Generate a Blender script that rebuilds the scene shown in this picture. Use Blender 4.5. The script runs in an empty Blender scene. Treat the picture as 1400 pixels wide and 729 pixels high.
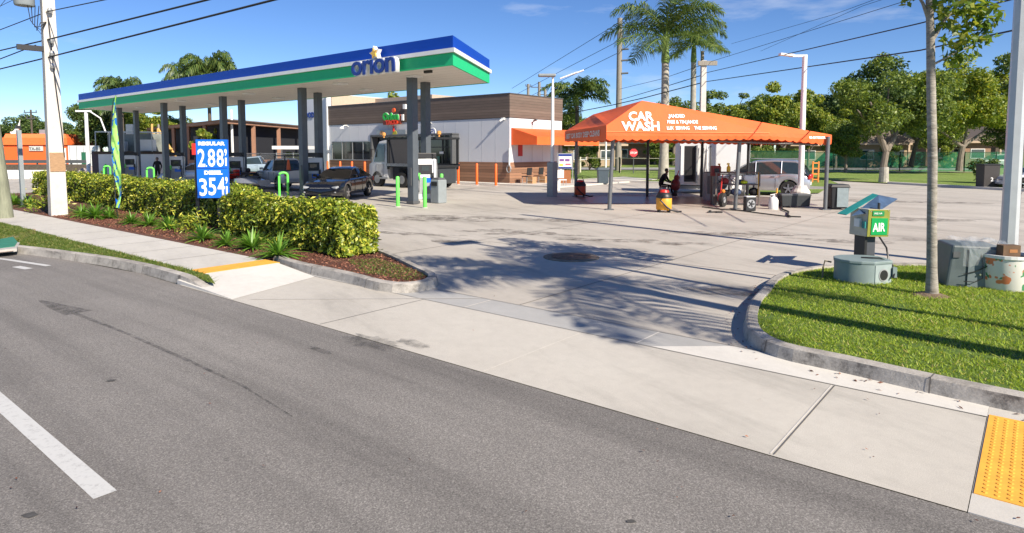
import bpy, bmesh, math, random
import numpy as np
from mathutils import Matrix, Vector
random.seed(7); rng=np.random.default_rng(7)
S=bpy.context.scene; COL=S.collection
R=math.radians
# ------------------------------------------------------------------ camera, world, sun, exposure
H=2.2; FPX=885.0; CY=272.0; PITCH=R(4.2)
cd=bpy.data.cameras.new('camera'); cam=bpy.data.objects.new('camera',cd); COL.objects.link(cam)
cam.location=(0,0,H); cam.rotation_euler=(R(90)-PITCH,0,0)
cd.sensor_width=36; cd.lens=36*FPX/1400; cd.shift_y=(CY-364.5)/1400; cd.clip_end=3000; cd.clip_start=.05
S.camera=cam
SUN_AZ=139.0; SUN_EL=35.0     # compass clockwise from +Y
w=bpy.data.worlds.new('World'); S.world=w; w.use_nodes=True
nt=w.node_tree; nt.nodes.clear()
N=nt.nodes.new; L=nt.links.new
sky=N('ShaderNodeTexSky'); sky.sky_type='NISHITA'; sky.sun_disc=False
sky.sun_elevation=R(SUN_EL); sky.sun_rotation=R(SUN_AZ); sky.air_density=.75; sky.dust_density=.05; sky.ozone_density=3.0; sky.altitude=1200
bg=N('ShaderNodeBackground'); bg.inputs[1].default_value=.092
hs=N('ShaderNodeHueSaturation'); hs.inputs['Saturation'].default_value=1.16; hs.inputs['Value'].default_value=1.0; hs.inputs['Hue'].default_value=.507
tc=N('ShaderNodeTexCoord'); mp=N('ShaderNodeMapping'); mp.inputs['Scale'].default_value=(1.2,1.2,5.5); mp.inputs['Location'].default_value=(.4,.1,.3)
nz=N('ShaderNodeTexNoise'); nz.inputs['Scale'].default_value=2.3; nz.inputs['Detail'].default_value=7; nz.inputs['Roughness'].default_value=.58
cr=N('ShaderNodeValToRGB'); cr.color_ramp.elements[0].position=.57; cr.color_ramp.elements[1].position=.80
mx=N('ShaderNodeMixRGB'); mx.inputs[2].default_value=(7.0,7.2,7.6,1)
mu=N('ShaderNodeMath'); mu.operation='MULTIPLY'; mu.inputs[1].default_value=.6
out=N('ShaderNodeOutputWorld')
L(sky.outputs[0],hs.inputs['Color']); L(tc.outputs['Generated'],mp.inputs[0]); L(mp.outputs[0],nz.inputs[0]); L(nz.outputs[0],cr.inputs[0]); L(cr.outputs[0],mu.inputs[0])
L(mu.outputs[0],mx.inputs[0]); L(hs.outputs[0],mx.inputs[1]); L(mx.outputs[0],bg.inputs[0]); L(bg.outputs[0],out.inputs[0])
ld=bpy.data.lights.new('sun','SUN'); ld.energy=5.0; ld.angle=R(.5); ld.color=(1,.90,.76)
sun=bpy.data.objects.new('sun',ld); COL.objects.link(sun)
sd=Vector((math.sin(R(SUN_AZ))*math.cos(R(SUN_EL)),math.cos(R(SUN_AZ))*math.cos(R(SUN_EL)),math.sin(R(SUN_EL))))
sun.rotation_euler=sd.to_track_quat('Z','Y').to_euler(); sun.location=(20,-20,30)
S.view_settings.view_transform='Standard'; S.view_settings.look='None'; S.view_settings.gamma=1; S.view_settings.exposure=.70
S.render.engine='CYCLES'; S.cycles.max_bounces=6; S.cycles.transparent_max_bounces=12
# ------------------------------------------------------------------ measuring helpers (metres, ground z=0)
def ray(px,py):
    x=(px-700)/FPX; z=-(py-CY)/FPX
    return (x, math.cos(PITCH)+z*math.sin(PITCH), -math.sin(PITCH)+z*math.cos(PITCH))
def G(px,py,z=0):
    r=ray(px,py); t=(z-H)/r[2]; return (r[0]*t,r[1]*t)
def D(px,py,d):
    r=ray(px,py); t=d/r[1]; return (r[0]*t,d,H+r[2]*t)
A0=R(-50.8); U=(math.sin(A0),math.cos(A0)); V=(math.cos(A0),-math.sin(A0))
RZ=R(-39.2)      # local x = along the road to the right, local y = away from the road
def W(u,v): return (u*U[0]+v*V[0],u*U[1]+v*V[1])
def onv(px,v):
    r=ray(px,272); k=r[0]/r[1]; return (k*V[1]*v-V[0]*v)/(U[0]-k*U[1])
def onu(px,u):
    r=ray(px,272); k=r[0]/r[1]; return (k*U[1]*u-U[0]*u)/(V[0]-k*V[1])
def zat(px,py,u,v):
    y=W(u,v)[1]; r=ray(px,py); return H+r[2]*y/r[1]
# ------------------------------------------------------------------ materials
MATS={}
def mat(name,col,rough=.6,metal=0,var=.12,scale=6,bump=0,bscale=40,spec=None,coat=0,col2=None,stretch=(1,1,1)):
    if name in MATS: return MATS[name]
    m=bpy.data.materials.new(name); m.use_nodes=True; t=m.node_tree; b=t.nodes['Principled BSDF']
    b.inputs['Roughness'].default_value=rough; b.inputs['Metallic'].default_value=metal
    if spec is not None: b.inputs['Specular IOR Level'].default_value=spec
    if coat: b.inputs['Coat Weight'].default_value=coat; b.inputs['Coat Roughness'].default_value=.04
    co=t.nodes.new('ShaderNodeTexCoord'); mpn=t.nodes.new('ShaderNodeMapping'); mpn.inputs['Scale'].default_value=stretch
    t.links.new(co.outputs['Object'],mpn.inputs[0])
    n=t.nodes.new('ShaderNodeTexNoise'); n.inputs['Scale'].default_value=scale; n.inputs['Detail'].default_value=5; n.inputs['Roughness'].default_value=.65
    t.links.new(mpn.outputs[0],n.inputs[0])
    r=t.nodes.new('ShaderNodeValToRGB'); r.color_ramp.elements[0].position=.3; r.color_ramp.elements[1].position=.72
    c2=col2 if col2 else tuple(min(1,c*(1+var)) for c in col)
    c1=col if col2 else tuple(c*(1-var) for c in col)
    r.color_ramp.elements[0].color=(*c1,1); r.color_ramp.elements[1].color=(*c2,1)
    t.links.new(n.outputs[0],r.inputs[0]); t.links.new(r.outputs[0],b.inputs['Base Color'])
    if bump:
        n2=t.nodes.new('ShaderNodeTexNoise'); n2.inputs['Scale'].default_value=bscale; n2.inputs['Detail'].default_value=4
        t.links.new(mpn.outputs[0],n2.inputs[0]); bp=t.nodes.new('ShaderNodeBump'); bp.inputs['Strength'].default_value=bump; bp.inputs['Distance'].default_value=.02
        t.links.new(n2.outputs[0],bp.inputs['Height']); t.links.new(bp.outputs[0],b.inputs['Normal'])
    MATS[name]=m; return m
class NB:   # small node helper
    def __init__(s,name,rough=.8):
        s.m=bpy.data.materials.new(name); s.m.use_nodes=True; s.t=s.m.node_tree; s.b=s.t.nodes['Principled BSDF']; s.b.inputs['Roughness'].default_value=rough
        s.co=s.t.nodes.new('ShaderNodeTexCoord').outputs['Object']; MATS[name]=s.m
    def n(s,kind,**kw):
        o=s.t.nodes.new(kind)
        for k,v in kw.items():
            if k.startswith('_'): setattr(o,k[1:],v)
            else: o.inputs[k.replace('__',' ')].default_value=v
        return o
    def l(s,a,b): s.t.links.new(a,b)
    def noise(s,scale,detail=4,rough=.6,stretch=None,rot=0):
        o=s.n('ShaderNodeTexNoise',Scale=scale,Detail=detail,Roughness=rough)
        src=s.co
        if stretch:
            m0=s.n('ShaderNodeMapping'); m0.inputs['Rotation'].default_value=(0,0,rot); s.l(src,m0.inputs[0]); mpn=s.n('ShaderNodeMapping'); mpn.inputs['Scale'].default_value=stretch; s.l(m0.outputs[0],mpn.inputs[0]); src=mpn.outputs[0]
        s.l(src,o.inputs[0]); return o.outputs[0]
    def ramp(s,fac,stops):
        r=s.n('ShaderNodeValToRGB'); e=r.color_ramp.elements
        while len(e)<len(stops): e.new(.5)
        for i,(p,c) in enumerate(stops): e[i].position=p; e[i].color=(*c,1) if len(c)==3 else c
        s.l(fac,r.inputs[0]); return r.outputs[0]
    def mix(s,fac,a,b,mode='MIX'):
        o=s.n('ShaderNodeMixRGB',_blend_type=mode)
        for i,x in enumerate((fac,a,b)):
            if hasattr(x,'links'): s.l(x,o.inputs[i])
            else: o.inputs[i].default_value=x if i==0 else (*x,1)
        return o.outputs[0]
    def bump(s,h,st=.3,dist=.01):
        o=s.n('ShaderNodeBump',Strength=st,Distance=dist); s.l(h,o.inputs['Height']); s.l(o.outputs[0],s.b.inputs['Normal'])
    def col(s,c): s.l(c,s.b.inputs['Base Color'])
g1=lambda v:(v,v,v)
# asphalt
a=NB('asphalt',.88)
big=a.ramp(a.noise(.35,4,.6),[(.3,(.188,.175,.162)),(.7,(.240,.225,.208))])
lane=a.ramp(a.noise(1.6,5,.62,(.05,1.2,1),-RZ),[(.28,g1(.72)),(.5,g1(1)),(.72,g1(1.13))])
gr=a.ramp(a.noise(75,4,.85),[(.30,g1(.50)),(.50,g1(1.0)),(.70,g1(1.6))])
gr2=a.ramp(a.noise(45,4,.8),[(.35,g1(.86)),(.65,g1(1.12))])
c=a.mix(1,big,lane,'MULTIPLY'); c=a.mix(1,c,gr,'MULTIPLY'); c=a.mix(1,c,gr2,'MULTIPLY')
sp=a.ramp(a.noise(3.2,5,.7),[(.64,g1(1)),(.74,g1(.66))]); c=a.mix(1,c,sp,'MULTIPLY'); sp=a.ramp(a.noise(2.4,7,.8,(.12,1,1),-RZ),[(.62,g1(1)),(.68,g1(.74))]); c=a.mix(1,c,sp,'MULTIPLY'); vo=a.n('ShaderNodeTexVoronoi',Scale=120); a.l(a.co,vo.inputs[0]); c=a.mix(1,c,a.ramp(vo.outputs['Color'],[(.2,g1(.72)),(.6,g1(1.0)),(.9,g1(1.38))]),'MULTIPLY')
a.col(c); a.bump(a.noise(150,3,.8),.6,.008)
# concrete of the forecourt
def concrete(name,c1,c2,grain=.1,joint=None,stain=1.0):
    k=NB(name,.82)
    b1=k.ramp(k.noise(.22,6,.62),[(.3,c1),(.7,c2)])
    st=k.ramp(k.noise(.5,6,.7,(.4,1.7,1),-RZ+.35),[(.30,g1(1-.30*stain)),(.5,g1(1)),(.75,g1(1.05))])
    sp=k.ramp(k.noise(7,5,.75),[(.3,g1(.94)),(.62,g1(1.02)),(.74,g1(1-.12*stain))])
    gr=k.ramp(k.noise(160,2,.8),[(.3,g1(1-grain)),(.7,g1(1+grain))])
    c=k.mix(1,b1,st,'MULTIPLY'); c=k.mix(1,c,sp,'MULTIPLY'); c=k.mix(1,c,gr,'MULTIPLY')
    k.col(c); k.bump(k.noise(90,3,.8),.25,.006); return k.m
M_lot=concrete('forecourt_concrete',(.405,.370,.320),(.51,.475,.42))
M_apron=concrete('apron_concrete',(.45,.418,.368),(.55,.52,.46),.22,stain=.8)
M_band=concrete('band_concrete',(.35,.345,.33),(.42,.415,.40),.12,stain=.5)
M_walk=concrete('sidewalk_concrete',(.50,.475,.43),(.58,.555,.505),.1,stain=.5)
M_new=concrete('pale_concrete',(.60,.57,.52),(.66,.64,.59),.08,stain=.3)
# kerb with grime on the face
k=NB('kerb_concrete',.85)
c=k.ramp(k.noise(2.2,6,.7),[(.35,(.20,.185,.165)),(.55,(.42,.39,.35)),(.75,(.55,.52,.47))]); gg=k.ramp(k.noise(60,3,.8),[(.3,g1(.8)),(.7,g1(1.15))])
k.col(k.mix(1,c,gg,'MULTIPLY')); k.bump(k.noise(30,4,.8),.5,.01); M_kerb=k.m
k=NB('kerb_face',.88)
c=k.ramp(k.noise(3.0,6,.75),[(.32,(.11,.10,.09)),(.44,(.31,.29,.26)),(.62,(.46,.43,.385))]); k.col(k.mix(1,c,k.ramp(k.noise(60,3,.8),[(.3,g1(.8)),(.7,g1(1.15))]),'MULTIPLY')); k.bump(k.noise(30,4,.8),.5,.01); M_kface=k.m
# soil under lawns, mulch
k=NB('lawn_soil',.95); k.col(k.ramp(k.noise(3,5,.7),[(.3,(.08,.14,.02)),(.6,(.13,.21,.03)),(.78,(.26,.2,.09))])); k.bump(k.noise(60,4,.8),.8,.03); M_soil=k.m
k=NB('far_lawn',.95); c=k.ramp(k.noise(.25,5,.65),[(.3,(.16,.25,.035)),(.55,(.22,.31,.055)),(.8,(.34,.33,.12))]); k.col(k.mix(1,c,k.ramp(k.noise(8,4,.8),[(.3,g1(.6)),(.7,g1(1.3))]),'MULTIPLY')); k.bump(k.noise(9,4,.8),1,.1); M_farlawn=k.m
k=NB('terrain_grass',.95); k.col(k.ramp(k.noise(.05,6,.65),[(.3,(.06,.09,.025)),(.6,(.11,.14,.045)),(.8,(.20,.18,.10))])); M_terr=k.m
k=NB('mulch',.95); c=k.ramp(k.noise(28,5,.8),[(.3,(.045,.016,.010)),(.5,(.15,.058,.036)),(.72,(.27,.115,.07))]); k.col(k.mix(k.ramp(k.noise(1.7,5,.7),[(.56,g1(0)),(.68,g1(1))]),c,(.10,.12,.03))); k.bump(k.noise(45,4,.9),1,.04); M_mulch=k.m
# leaves: colour varies leaf by leaf
def leafmat(name,stops,trans=.35,rough=.5):
    k=NB(name,rough)
    gi=k.n('ShaderNodeNewGeometry'); c=k.ramp(gi.outputs['Random Per Island'],stops)
    k.col(c); tr=k.n('ShaderNodeBsdfTranslucent'); k.l(k.mix(1,c,(1.25,1.2,.6),'MULTIPLY'),tr.inputs[0])
    ms=k.n('ShaderNodeMixShader'); ms.inputs[0].default_value=trans; k.l(k.b.outputs[0],ms.inputs[1]); k.l(tr.outputs[0],ms.inputs[2])
    k.l(ms.outputs[0],k.t.nodes['Material Output'].inputs[0]); return k.m
ML_hedge=leafmat('hedge_leaf',[(0,(.06,.10,.014)),(.36,(.17,.25,.026)),(.68,(.33,.41,.04)),(.88,(.56,.55,.06)),(1,(.75,.68,.14))],.25,.38)
ML_fern=leafmat('fern_leaf',[(0,(0.081,0.176,0.024)),(.6,(0.176,0.365,0.047)),(1,(0.311,0.513,0.081))],.3,.42)
ML_dark=leafmat('oak_leaf',[(0,(0.033,0.065,0.019)),(.6,(0.084,0.142,0.030)),(1,(0.178,0.237,0.048))],.3)
ML_mid=leafmat('tree_leaf',[(0,(0.062,0.108,0.022)),(.6,(0.145,0.216,0.036)),(1,(0.290,0.342,0.054))],.35)
ML_lite=leafmat('bright_leaf',[(0,(0.102,0.171,0.023)),(.6,(0.239,0.310,0.039)),(1,(0.443,0.434,0.062))],.4)
ML_near=leafmat('near_leaf',[(0,(0.058,0.120,0.018)),(.6,(0.149,0.240,0.030)),(1,(0.347,0.360,0.045))],.45,.4)
ML_palm=leafmat('palm_leaf',[(0,(0.041,0.085,0.027)),(.6,(0.094,0.153,0.034)),(1,(0.187,0.230,0.060))],.3,.4)
ML_grass=leafmat('grass_blade',[(0,(.15,.23,.02)),(.5,(.31,.43,.035)),(.84,(.44,.55,.07)),(.93,(.52,.50,.12)),(1,(.58,.44,.22))],.4,.5)
ML_verge=leafmat('verge_blade',[(0,(0.066,0.120,0.017)),(.5,(0.132,0.198,0.031)),(.85,(0.224,0.264,0.060)),(1,(0.422,0.324,0.144))],.4,.5)
ML_chip=leafmat('mulch_chip',[(0,(0.060,0.022,0.013)),(.6,(0.192,0.074,0.046)),(1,(0.360,0.168,0.102))],.0,.9)
M_core=mat('hedge_stems',(.02,.026,.009),.9,var=.4,scale=20)
M_bark=mat('bark',(.20,.165,.13),.9,var=.35,scale=9,bump=.6,bscale=25,stretch=(1,1,.35))
M_barkd=mat('dark_bark',(.10,.08,.06),.9,var=.35,scale=9)
M_barkp=mat('pale_bark',(.36,.33,.28),.85,var=.3,scale=3,bump=.4,bscale=20)
M_ringb=mat('ringed_bark',(.17,.15,.125),.9,var=.5,scale=7,bump=.7,bscale=18,stretch=(.6,.6,2.2),col2=(.40,.37,.32))
M_shaft=mat('palm_crownshaft',(.15,.22,.04),.5)
M_white=mat('white_paint',(.78,.78,.76),.45,var=.05,scale=3)
M_whiteb=mat('white_panel',(.72,.73,.73),.5,var=.04,scale=2)
M_steel=mat('galvanised_steel',(.42,.43,.43),.4,.6,var=.12,scale=8)
M_colm=mat('charcoal_column',(.085,.10,.115),.45,var=.12,scale=3)
M_dgrey=mat('dark_grey_metal',(.10,.105,.11),.5,.2)
M_grey=mat('grey_plastic',(.24,.27,.28),.5,var=.1,scale=4)
M_mgrey=mat('mid_grey',(.30,.31,.32),.5)
M_black=mat('black_plastic',(.018,.018,.02),.45)
M_rubber=mat('rubber',(.022,.022,.022),.85)
M_orange=mat('orange_paint',(.85,.13,.015),.45,var=.06)
M_green=mat('bright_green_paint',(.14,.70,.10),.4,var=.05)
M_blue=mat('royal_blue',(.002,.055,.40),.5,var=.04,spec=.25)
M_bluel=mat('letter_blue',(.012,.04,.25),.35,var=.05)
M_cgreen=mat('canopy_green',(.02,.50,.20),.5,var=.04,spec=.25)
M_yellow=mat('pad_yellow',(.82,.40,.05),.75,var=.12,scale=5)
M_red=mat('red_paint',(.6,.03,.02),.4)
M_soff=mat('soffit_white',(.70,.66,.60),.6,var=.06,scale=1.2)
M_signblue=mat('sign_blue',(.006,.14,.70),.35,var=.02)
M_ssign=mat('sign_white',(.95,.95,.95),.4,var=.01)
M_cone=mat('pole_concrete',(.58,.54,.49),.85,var=.14,scale=2.5,bump=.4,bscale=30)
M_wood=mat('weathered_wood',(.23,.24,.17),.9,var=.35,scale=5,stretch=(3,3,.25),bump=.5,bscale=20)
M_glass=mat('dark_glass',(.012,.014,.016),.06,var=.2,spec=.8)
M_glassb=mat('tinted_glass',(.03,.045,.05),.05,spec=.9)
M_skin=mat('skin',(.20,.105,.065),.6)
M_blackcl=mat('black_cloth',(.012,.012,.014),.9)
M_canvas=mat('orange_canvas',(.80,.115,.022),.7,scale=.9,bump=.7,bscale=2.2,col2=(.93,.145,.025))
M_canvas_in=M_canvas
M_tan=mat('tan_wall',(.50,.38,.27),.85,var=.08,scale=1)
M_roofb=mat('brown_shingle',(.20,.16,.13),.9,var=.2,scale=6)
M_conc=mat('plain_concrete',(.42,.40,.37),.85,var=.12,scale=3,bump=.3)
M_fgreen=mat('fence_green',(.02,.13,.07),.6)
M_chrome=mat('alloy',(.55,.56,.57),.25,.9)
M_lamp=mat('lens_clear',(.30,.32,.34),.12,spec=.8)
M_rlamp=mat('lens_red',(.45,.02,.015),.15,spec=.8)
# ------------------------------------------------------------------ mesh helpers
WM={}
def setp(o,label=None,cat=None,group=None,kind=None):
    if label: o['label']=label
    if cat: o['category']=cat
    if group: o['group']=group
    if kind: o['kind']=kind
    return o
def thing(name,label,cat,loc=(0,0,0),rz=0,group=None,scale=None):
    o=bpy.data.objects.new(name,None); COL.objects.link(o); o.empty_display_size=.2
    o.location=loc if len(loc)==3 else (*loc,0); o.rotation_euler=(0,0,rz)
    if scale: o.scale=(scale,)*3
    WM[o.name]=Matrix.Translation(o.location)@Matrix.Rotation(rz,4,'Z')@(Matrix.Scale(scale,4) if scale else Matrix())
    return setp(o,label,cat,group)
class MB:
    def __init__(s): s.v=[]; s.f=[]
    def add(s,vs,fs):
        k=len(s.v); s.v+=[tuple(p) for p in vs]; s.f+=[tuple(i+k for i in f) for f in fs]; return s
    def box(s,c,d,rz=0,rx=0,ry=0,taper=1):
        m=Matrix.Translation(c)@Matrix.Rotation(rz,4,'Z')@Matrix.Rotation(ry,4,'Y')@Matrix.Rotation(rx,4,'X')
        vs=[]
        for z in (-.5,.5):
            t=1 if z<0 else taper
            for x,y in ((-.5,-.5),(.5,-.5),(.5,.5),(-.5,.5)): vs.append(m@Vector((x*d[0]*t,y*d[1]*t,z*d[2])))
        return s.add(vs,[(3,2,1,0),(4,5,6,7),(0,1,5,4),(1,2,6,5),(2,3,7,6),(3,0,4,7)])
    def cyl(s,p0,p1,r0,r1=None,n=12,caps=True):
        r1=r0 if r1 is None else r1; p0=Vector(p0); p1=Vector(p1); d=(p1-p0)
        q=d.to_track_quat('Z','Y').to_matrix(); vs=[]
        for p,r in ((p0,r0),(p1,r1)):
            for i in range(n): a=2*math.pi*i/n; vs.append(p+q@Vector((r*math.cos(a),r*math.sin(a),0)))
        fs=[(i,(i+1)%n,n+(i+1)%n,n+i) for i in range(n)]
        if caps: fs+=[tuple(range(n-1,-1,-1)),tuple(range(n,2*n))]
        return s.add(vs,fs)
    def tube(s,pts,r,n=6):
        pts=[Vector(p) for p in pts]; m=len(pts); rs=r if isinstance(r,(list,tuple)) else [r]*m; vs=[]
        for j,p in enumerate(pts):
            d=(pts[min(j+1,m-1)]-pts[max(j-1,0)]).normalized()
            up=Vector((0,0,1)) if abs(d.z)<.95 else Vector((1,0,0)); a=d.cross(up).normalized(); b=a.cross(d)
            for i in range(n): t=2*math.pi*i/n; vs.append(p+a*rs[j]*math.cos(t)+b*rs[j]*math.sin(t))
        fs=[]
        for j in range(m-1):
            for i in range(n): fs.append((j*n+i,j*n+(i+1)%n,(j+1)*n+(i+1)%n,(j+1)*n+i))
        fs+=[tuple(range(n-1,-1,-1)),tuple(range((m-1)*n,m*n))]
        return s.add(vs,fs)
    def prism(s,poly,z0,z1):
        n=len(poly); vs=[(p[0],p[1],z0) for p in poly]+[(p[0],p[1],z1) for p in poly]
        return s.add(vs,[tuple(range(n-1,-1,-1)),tuple(range(n,2*n))]+[(i,(i+1)%n,n+(i+1)%n,n+i) for i in range(n)])
    def sheet(s,poly,z=0): return s.add([(p[0],p[1],z) for p in poly],[tuple(range(len(poly)))])
    def lathe(s,prof,c=(0,0,0),n=20):
        vs=[]; 
        for r,z in prof:
            for i in range(n): a=2*math.pi*i/n; vs.append((c[0]+r*math.cos(a),c[1]+r*math.sin(a),c[2]+z))
        fs=[]
        for j in range(len(prof)-1):
            for i in range(n): fs.append((j*n+i,j*n+(i+1)%n,(j+1)*n+(i+1)%n,(j+1)*n+i))
        fs+=[tuple(range(n-1,-1,-1)),tuple(range((len(prof)-1)*n,len(prof)*n))]
        return s.add(vs,fs)
    def loft(s,rings,closed=True,caps=True):
        n=len(rings[0]); vs=[p for r in rings for p in r]; fs=[]
        for j in range(len(rings)-1):
            for i in range(n if closed else n-1): fs.append((j*n+i,j*n+(i+1)%n,(j+1)*n+(i+1)%n,(j+1)*n+i))
        if caps: fs+=[tuple(range(n-1,-1,-1)),tuple(range((len(rings)-1)*n,len(rings)*n))]
        return s.add(vs,fs)
    def ball(s,c,r,n=10,sz=1,sx=1):
        prof=[(max(.001,math.sin(math.pi*i/n))*r*sx,-math.cos(math.pi*i/n)*r*sz) for i in range(n+1)]
        return s.lathe(prof,c,n+4)
    def build(s,name,m,parent=None,world=False,smooth=False,bevel=0,label=None,**kw):
        vs=s.v
        root=parent
        if world and parent is not None:
            while root.parent: root=root.parent
            im=WM[root.name].inverted(); vs=[im@Vector(p) for p in vs]
        me=bpy.data.meshes.new(name); me.from_pydata([tuple(p) for p in vs],[],s.f)
        if s.f:
            b=bmesh.new(); b.from_mesh(me); bmesh.ops.recalc_face_normals(b,faces=b.faces)
            if bevel: 
                try: bmesh.ops.bevel(b,geom=b.edges[:],offset=bevel,segments=2,affect='EDGES',profile=.5)
                except Exception: pass
            b.to_mesh(me); b.free()
        me.materials.append(m)
        if smooth:
            for p in me.polygons: p.use_smooth=True
        o=bpy.data.objects.new(name,me); COL.objects.link(o)
        if smooth:
            try: me.set_sharp_from_angle(angle=R(38))
            except Exception: pass
        if parent is not None: o.parent=parent
        if label: o['label']=label
        return setp(o,**kw) if kw else o
def fast(name,verts,faces,m,parent=None):
    me=bpy.data.meshes.new(name); nv=len(verts); nf=len(faces); k=faces.shape[1]
    me.vertices.add(nv); me.vertices.foreach_set('co',verts.astype(np.float32).ravel())
    me.loops.add(nf*k); me.loops.foreach_set('vertex_index',faces.astype(np.int32).ravel())
    me.polygons.add(nf); me.polygons.foreach_set('loop_start',(np.arange(nf)*k).astype(np.int32)); me.polygons.foreach_set('loop_total',np.full(nf,k,np.int32))
    me.materials.append(m); me.update(calc_edges=True)
    o=bpy.data.objects.new(name,me); COL.objects.link(o)
    if parent is not None: o.parent=parent
    return o
def leafset(c,n_out,length,width,fold=.25):
    """c centres (N,3); n_out outward hints (N,3) ; returns verts,faces of bent rhombus leaves"""
    Nn=len(c); d=rng.normal(size=(Nn,3))+n_out; d/=np.linalg.norm(d,axis=1)[:,None]
    t=rng.normal(size=(Nn,3)); t-= (t*d).sum(1)[:,None]*d; t/=np.linalg.norm(t,axis=1)[:,None]; b=np.cross(d,t)
    ln=length*rng.uniform(.65,1.25,(Nn,1)); wd=width*rng.uniform(.65,1.25,(Nn,1))
    v=np.stack([c-t*ln*.5, c+b*wd*.5+d*fold*wd, c+t*ln*.5, c-b*wd*.5+d*fold*wd],1).reshape(-1,3)
    return v,np.arange(Nn*4).reshape(-1,4)
def inst(root,loc,rz=0,label=None,group=None,scale=None,zs=None):
    r=root.copy(); COL.objects.link(r); r.location=loc if len(loc)==3 else (*loc,0); r.rotation_euler=(0,0,rz)
    if scale: r.scale=(scale,scale,zs or scale)
    WM[r.name]=Matrix.Translation(r.location)@Matrix.Rotation(rz,4,'Z')
    if label: r['label']=label
    if group: r['group']=group
    for ch in list(root.children):
        c=ch.copy(); COL.objects.link(c); c.parent=r
        for g in ch.children:
            d=g.copy(); COL.objects.link(d); d.parent=c
    return r
def text(name,body,size,m,parent,loc,rz=0,rx=90,extr=.01,bold=0,ax='LEFT',sx=1,shear=0,ls=1,space=1,ry=0):
    cu=bpy.data.curves.new(name,'FONT'); cu.body=body; cu.size=size; cu.extrude=extr; cu.offset=bold; cu.align_x=ax; cu.shear=shear; cu.space_character=ls; cu.space_line=space; cu.resolution_u=3
    t=bpy.data.objects.new('tmp',cu); COL.objects.link(t)
    dg=bpy.context.evaluated_depsgraph_get(); me=bpy.data.meshes.new_from_object(t.evaluated_get(dg)); bpy.data.objects.remove(t)
    me.materials.clear(); me.materials.append(m)
    mt=Matrix.Translation(loc)@Matrix.Rotation(rz,4,'Z')@Matrix.Rotation(R(ry),4,'Y')@Matrix.Rotation(R(rx),4,'X')@Matrix.Diagonal((sx,1,1,1))
    me.transform(mt); o=bpy.data.objects.new(name,me); COL.objects.link(o); o.parent=parent; return o
def struct(name,o): o.name=name; o['kind']='structure'; return o
def uvp(*pts): return [W(*p) for p in pts]
# ------------------------------------------------------------------ SETTING
struct('ground',MB().sheet([(-900,-200),(900,-200),(900,1500),(-900,1500)],-.03).build('ground',M_terr))
ROADV=4.7
road_edge=[(-90,4.7),(10,4.7),(12.5,4.72),(15,4.42),(16.5,4.12),(18.5,3.7),(24,2.6),(32,1.9),(260,1.0)]
struct('road',MB().sheet(uvp(*road_edge,(260,-14),(-90,-14)),0).build('road',a.m))
# forecourt and drive
struct('forecourt',MB().sheet(uvp((-70,7.12),(40,7.12),(75,7.1),(75,62),(26,62),(8,50),(.6,45.2),(-70,10)),.0).build('forecourt',M_lot))
struct('driveway_apron',MB().sheet(uvp((.25,4.7),(10.9,4.7),(10.9,6.52),(.25,6.52)),.006).build('driveway_apron',M_apron))
struct('gutter_band',MB().sheet(uvp((.3,6.52),(10.95,6.52),(10.95,7.14),(.3,7.14)),.006).build('gutter_band',M_band))
jo=MB()
def strip(mb,pts,wd,z):
    P=[Vector((*p,0)) for p in pts]
    for i in range(len(P)-1):
        d=(P[i+1]-P[i]).normalized(); n=Vector((-d.y,d.x,0))*wd/2
        mb.add([(*(P[i]+n).xy,z),(*(P[i]-n).xy,z),(*(P[i+1]-n).xy,z),(*(P[i+1]+n).xy,z)],[(0,1,2,3)])
M_joint=mat('joint_filler',(.13,.12,.11),.9)
M_jointl=mat('pale_joint',(.60,.57,.52),.9)
for uu in (1.4,7.0): strip(jo,uvp((uu,4.72),(uu,6.5)),.010,.011)
strip(jo,uvp((.25,6.52),(10.9,6.52)),.010,.011); strip(jo,uvp((1,7.13),(9,7.13)),.010,.012)
struct('slab_joint',jo.build('slab_joint',M_joint))
jl=MB()
for uu in (1.425,4.22,): strip(jl,uvp((uu,4.72),(uu,6.5)),.011,.010)
for uu in (3.5,6.2): strip(jl,uvp((uu,6.54),(uu,7.12)),.02,.010)
strip(jl,uvp((9.0,4.9),(6.4,7.1)),.025,.0125)
struct('pale_slab_joint',jl.build('pale_slab_joint',M_jointl))
M_crack=mat('crack_dark',(.15,.135,.12),.9)
lj=MB()
for v_ in (11.8,16.6,21.4,26.2,31.0,37,43): strip(lj,uvp((-40,v_),(60,v_)),.016,.004)
for u_ in range(-30,60,5): strip(lj,uvp((u_+.7,7.15),(u_+.7,50)),.016,.0045)
struct('forecourt_joint',lj.build('forecourt_joint',M_crack))
# left ramp of pale concrete beside the drive
rs_m=MB(); rs_m.add([(*W(9.2,4.72),.0105),(*W(11.03,4.72),.07),(*W(11.03,5.2),.108),(*W(11.03,6.56),.108),(*W(9.75,6.5),.0105)],[(0,1,2,4),(2,3,4)]); rs_m.add([(*W(11.03,4.72),.07),(*W(11.03,4.72),-.01),(*W(9.2,4.72),-.01),(*W(9.2,4.72),.0105)],[(0,1,2,3)]); struct('ramp_slab',rs_m.build('ramp_slab',M_new))
struct('ramp_edge_slab',MB().sheet(uvp((.246,6.53),(3.3,6.53),(2.6,7.12),(.246,6.95)),.0105).build('ramp_edge_slab',M_new))
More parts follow.
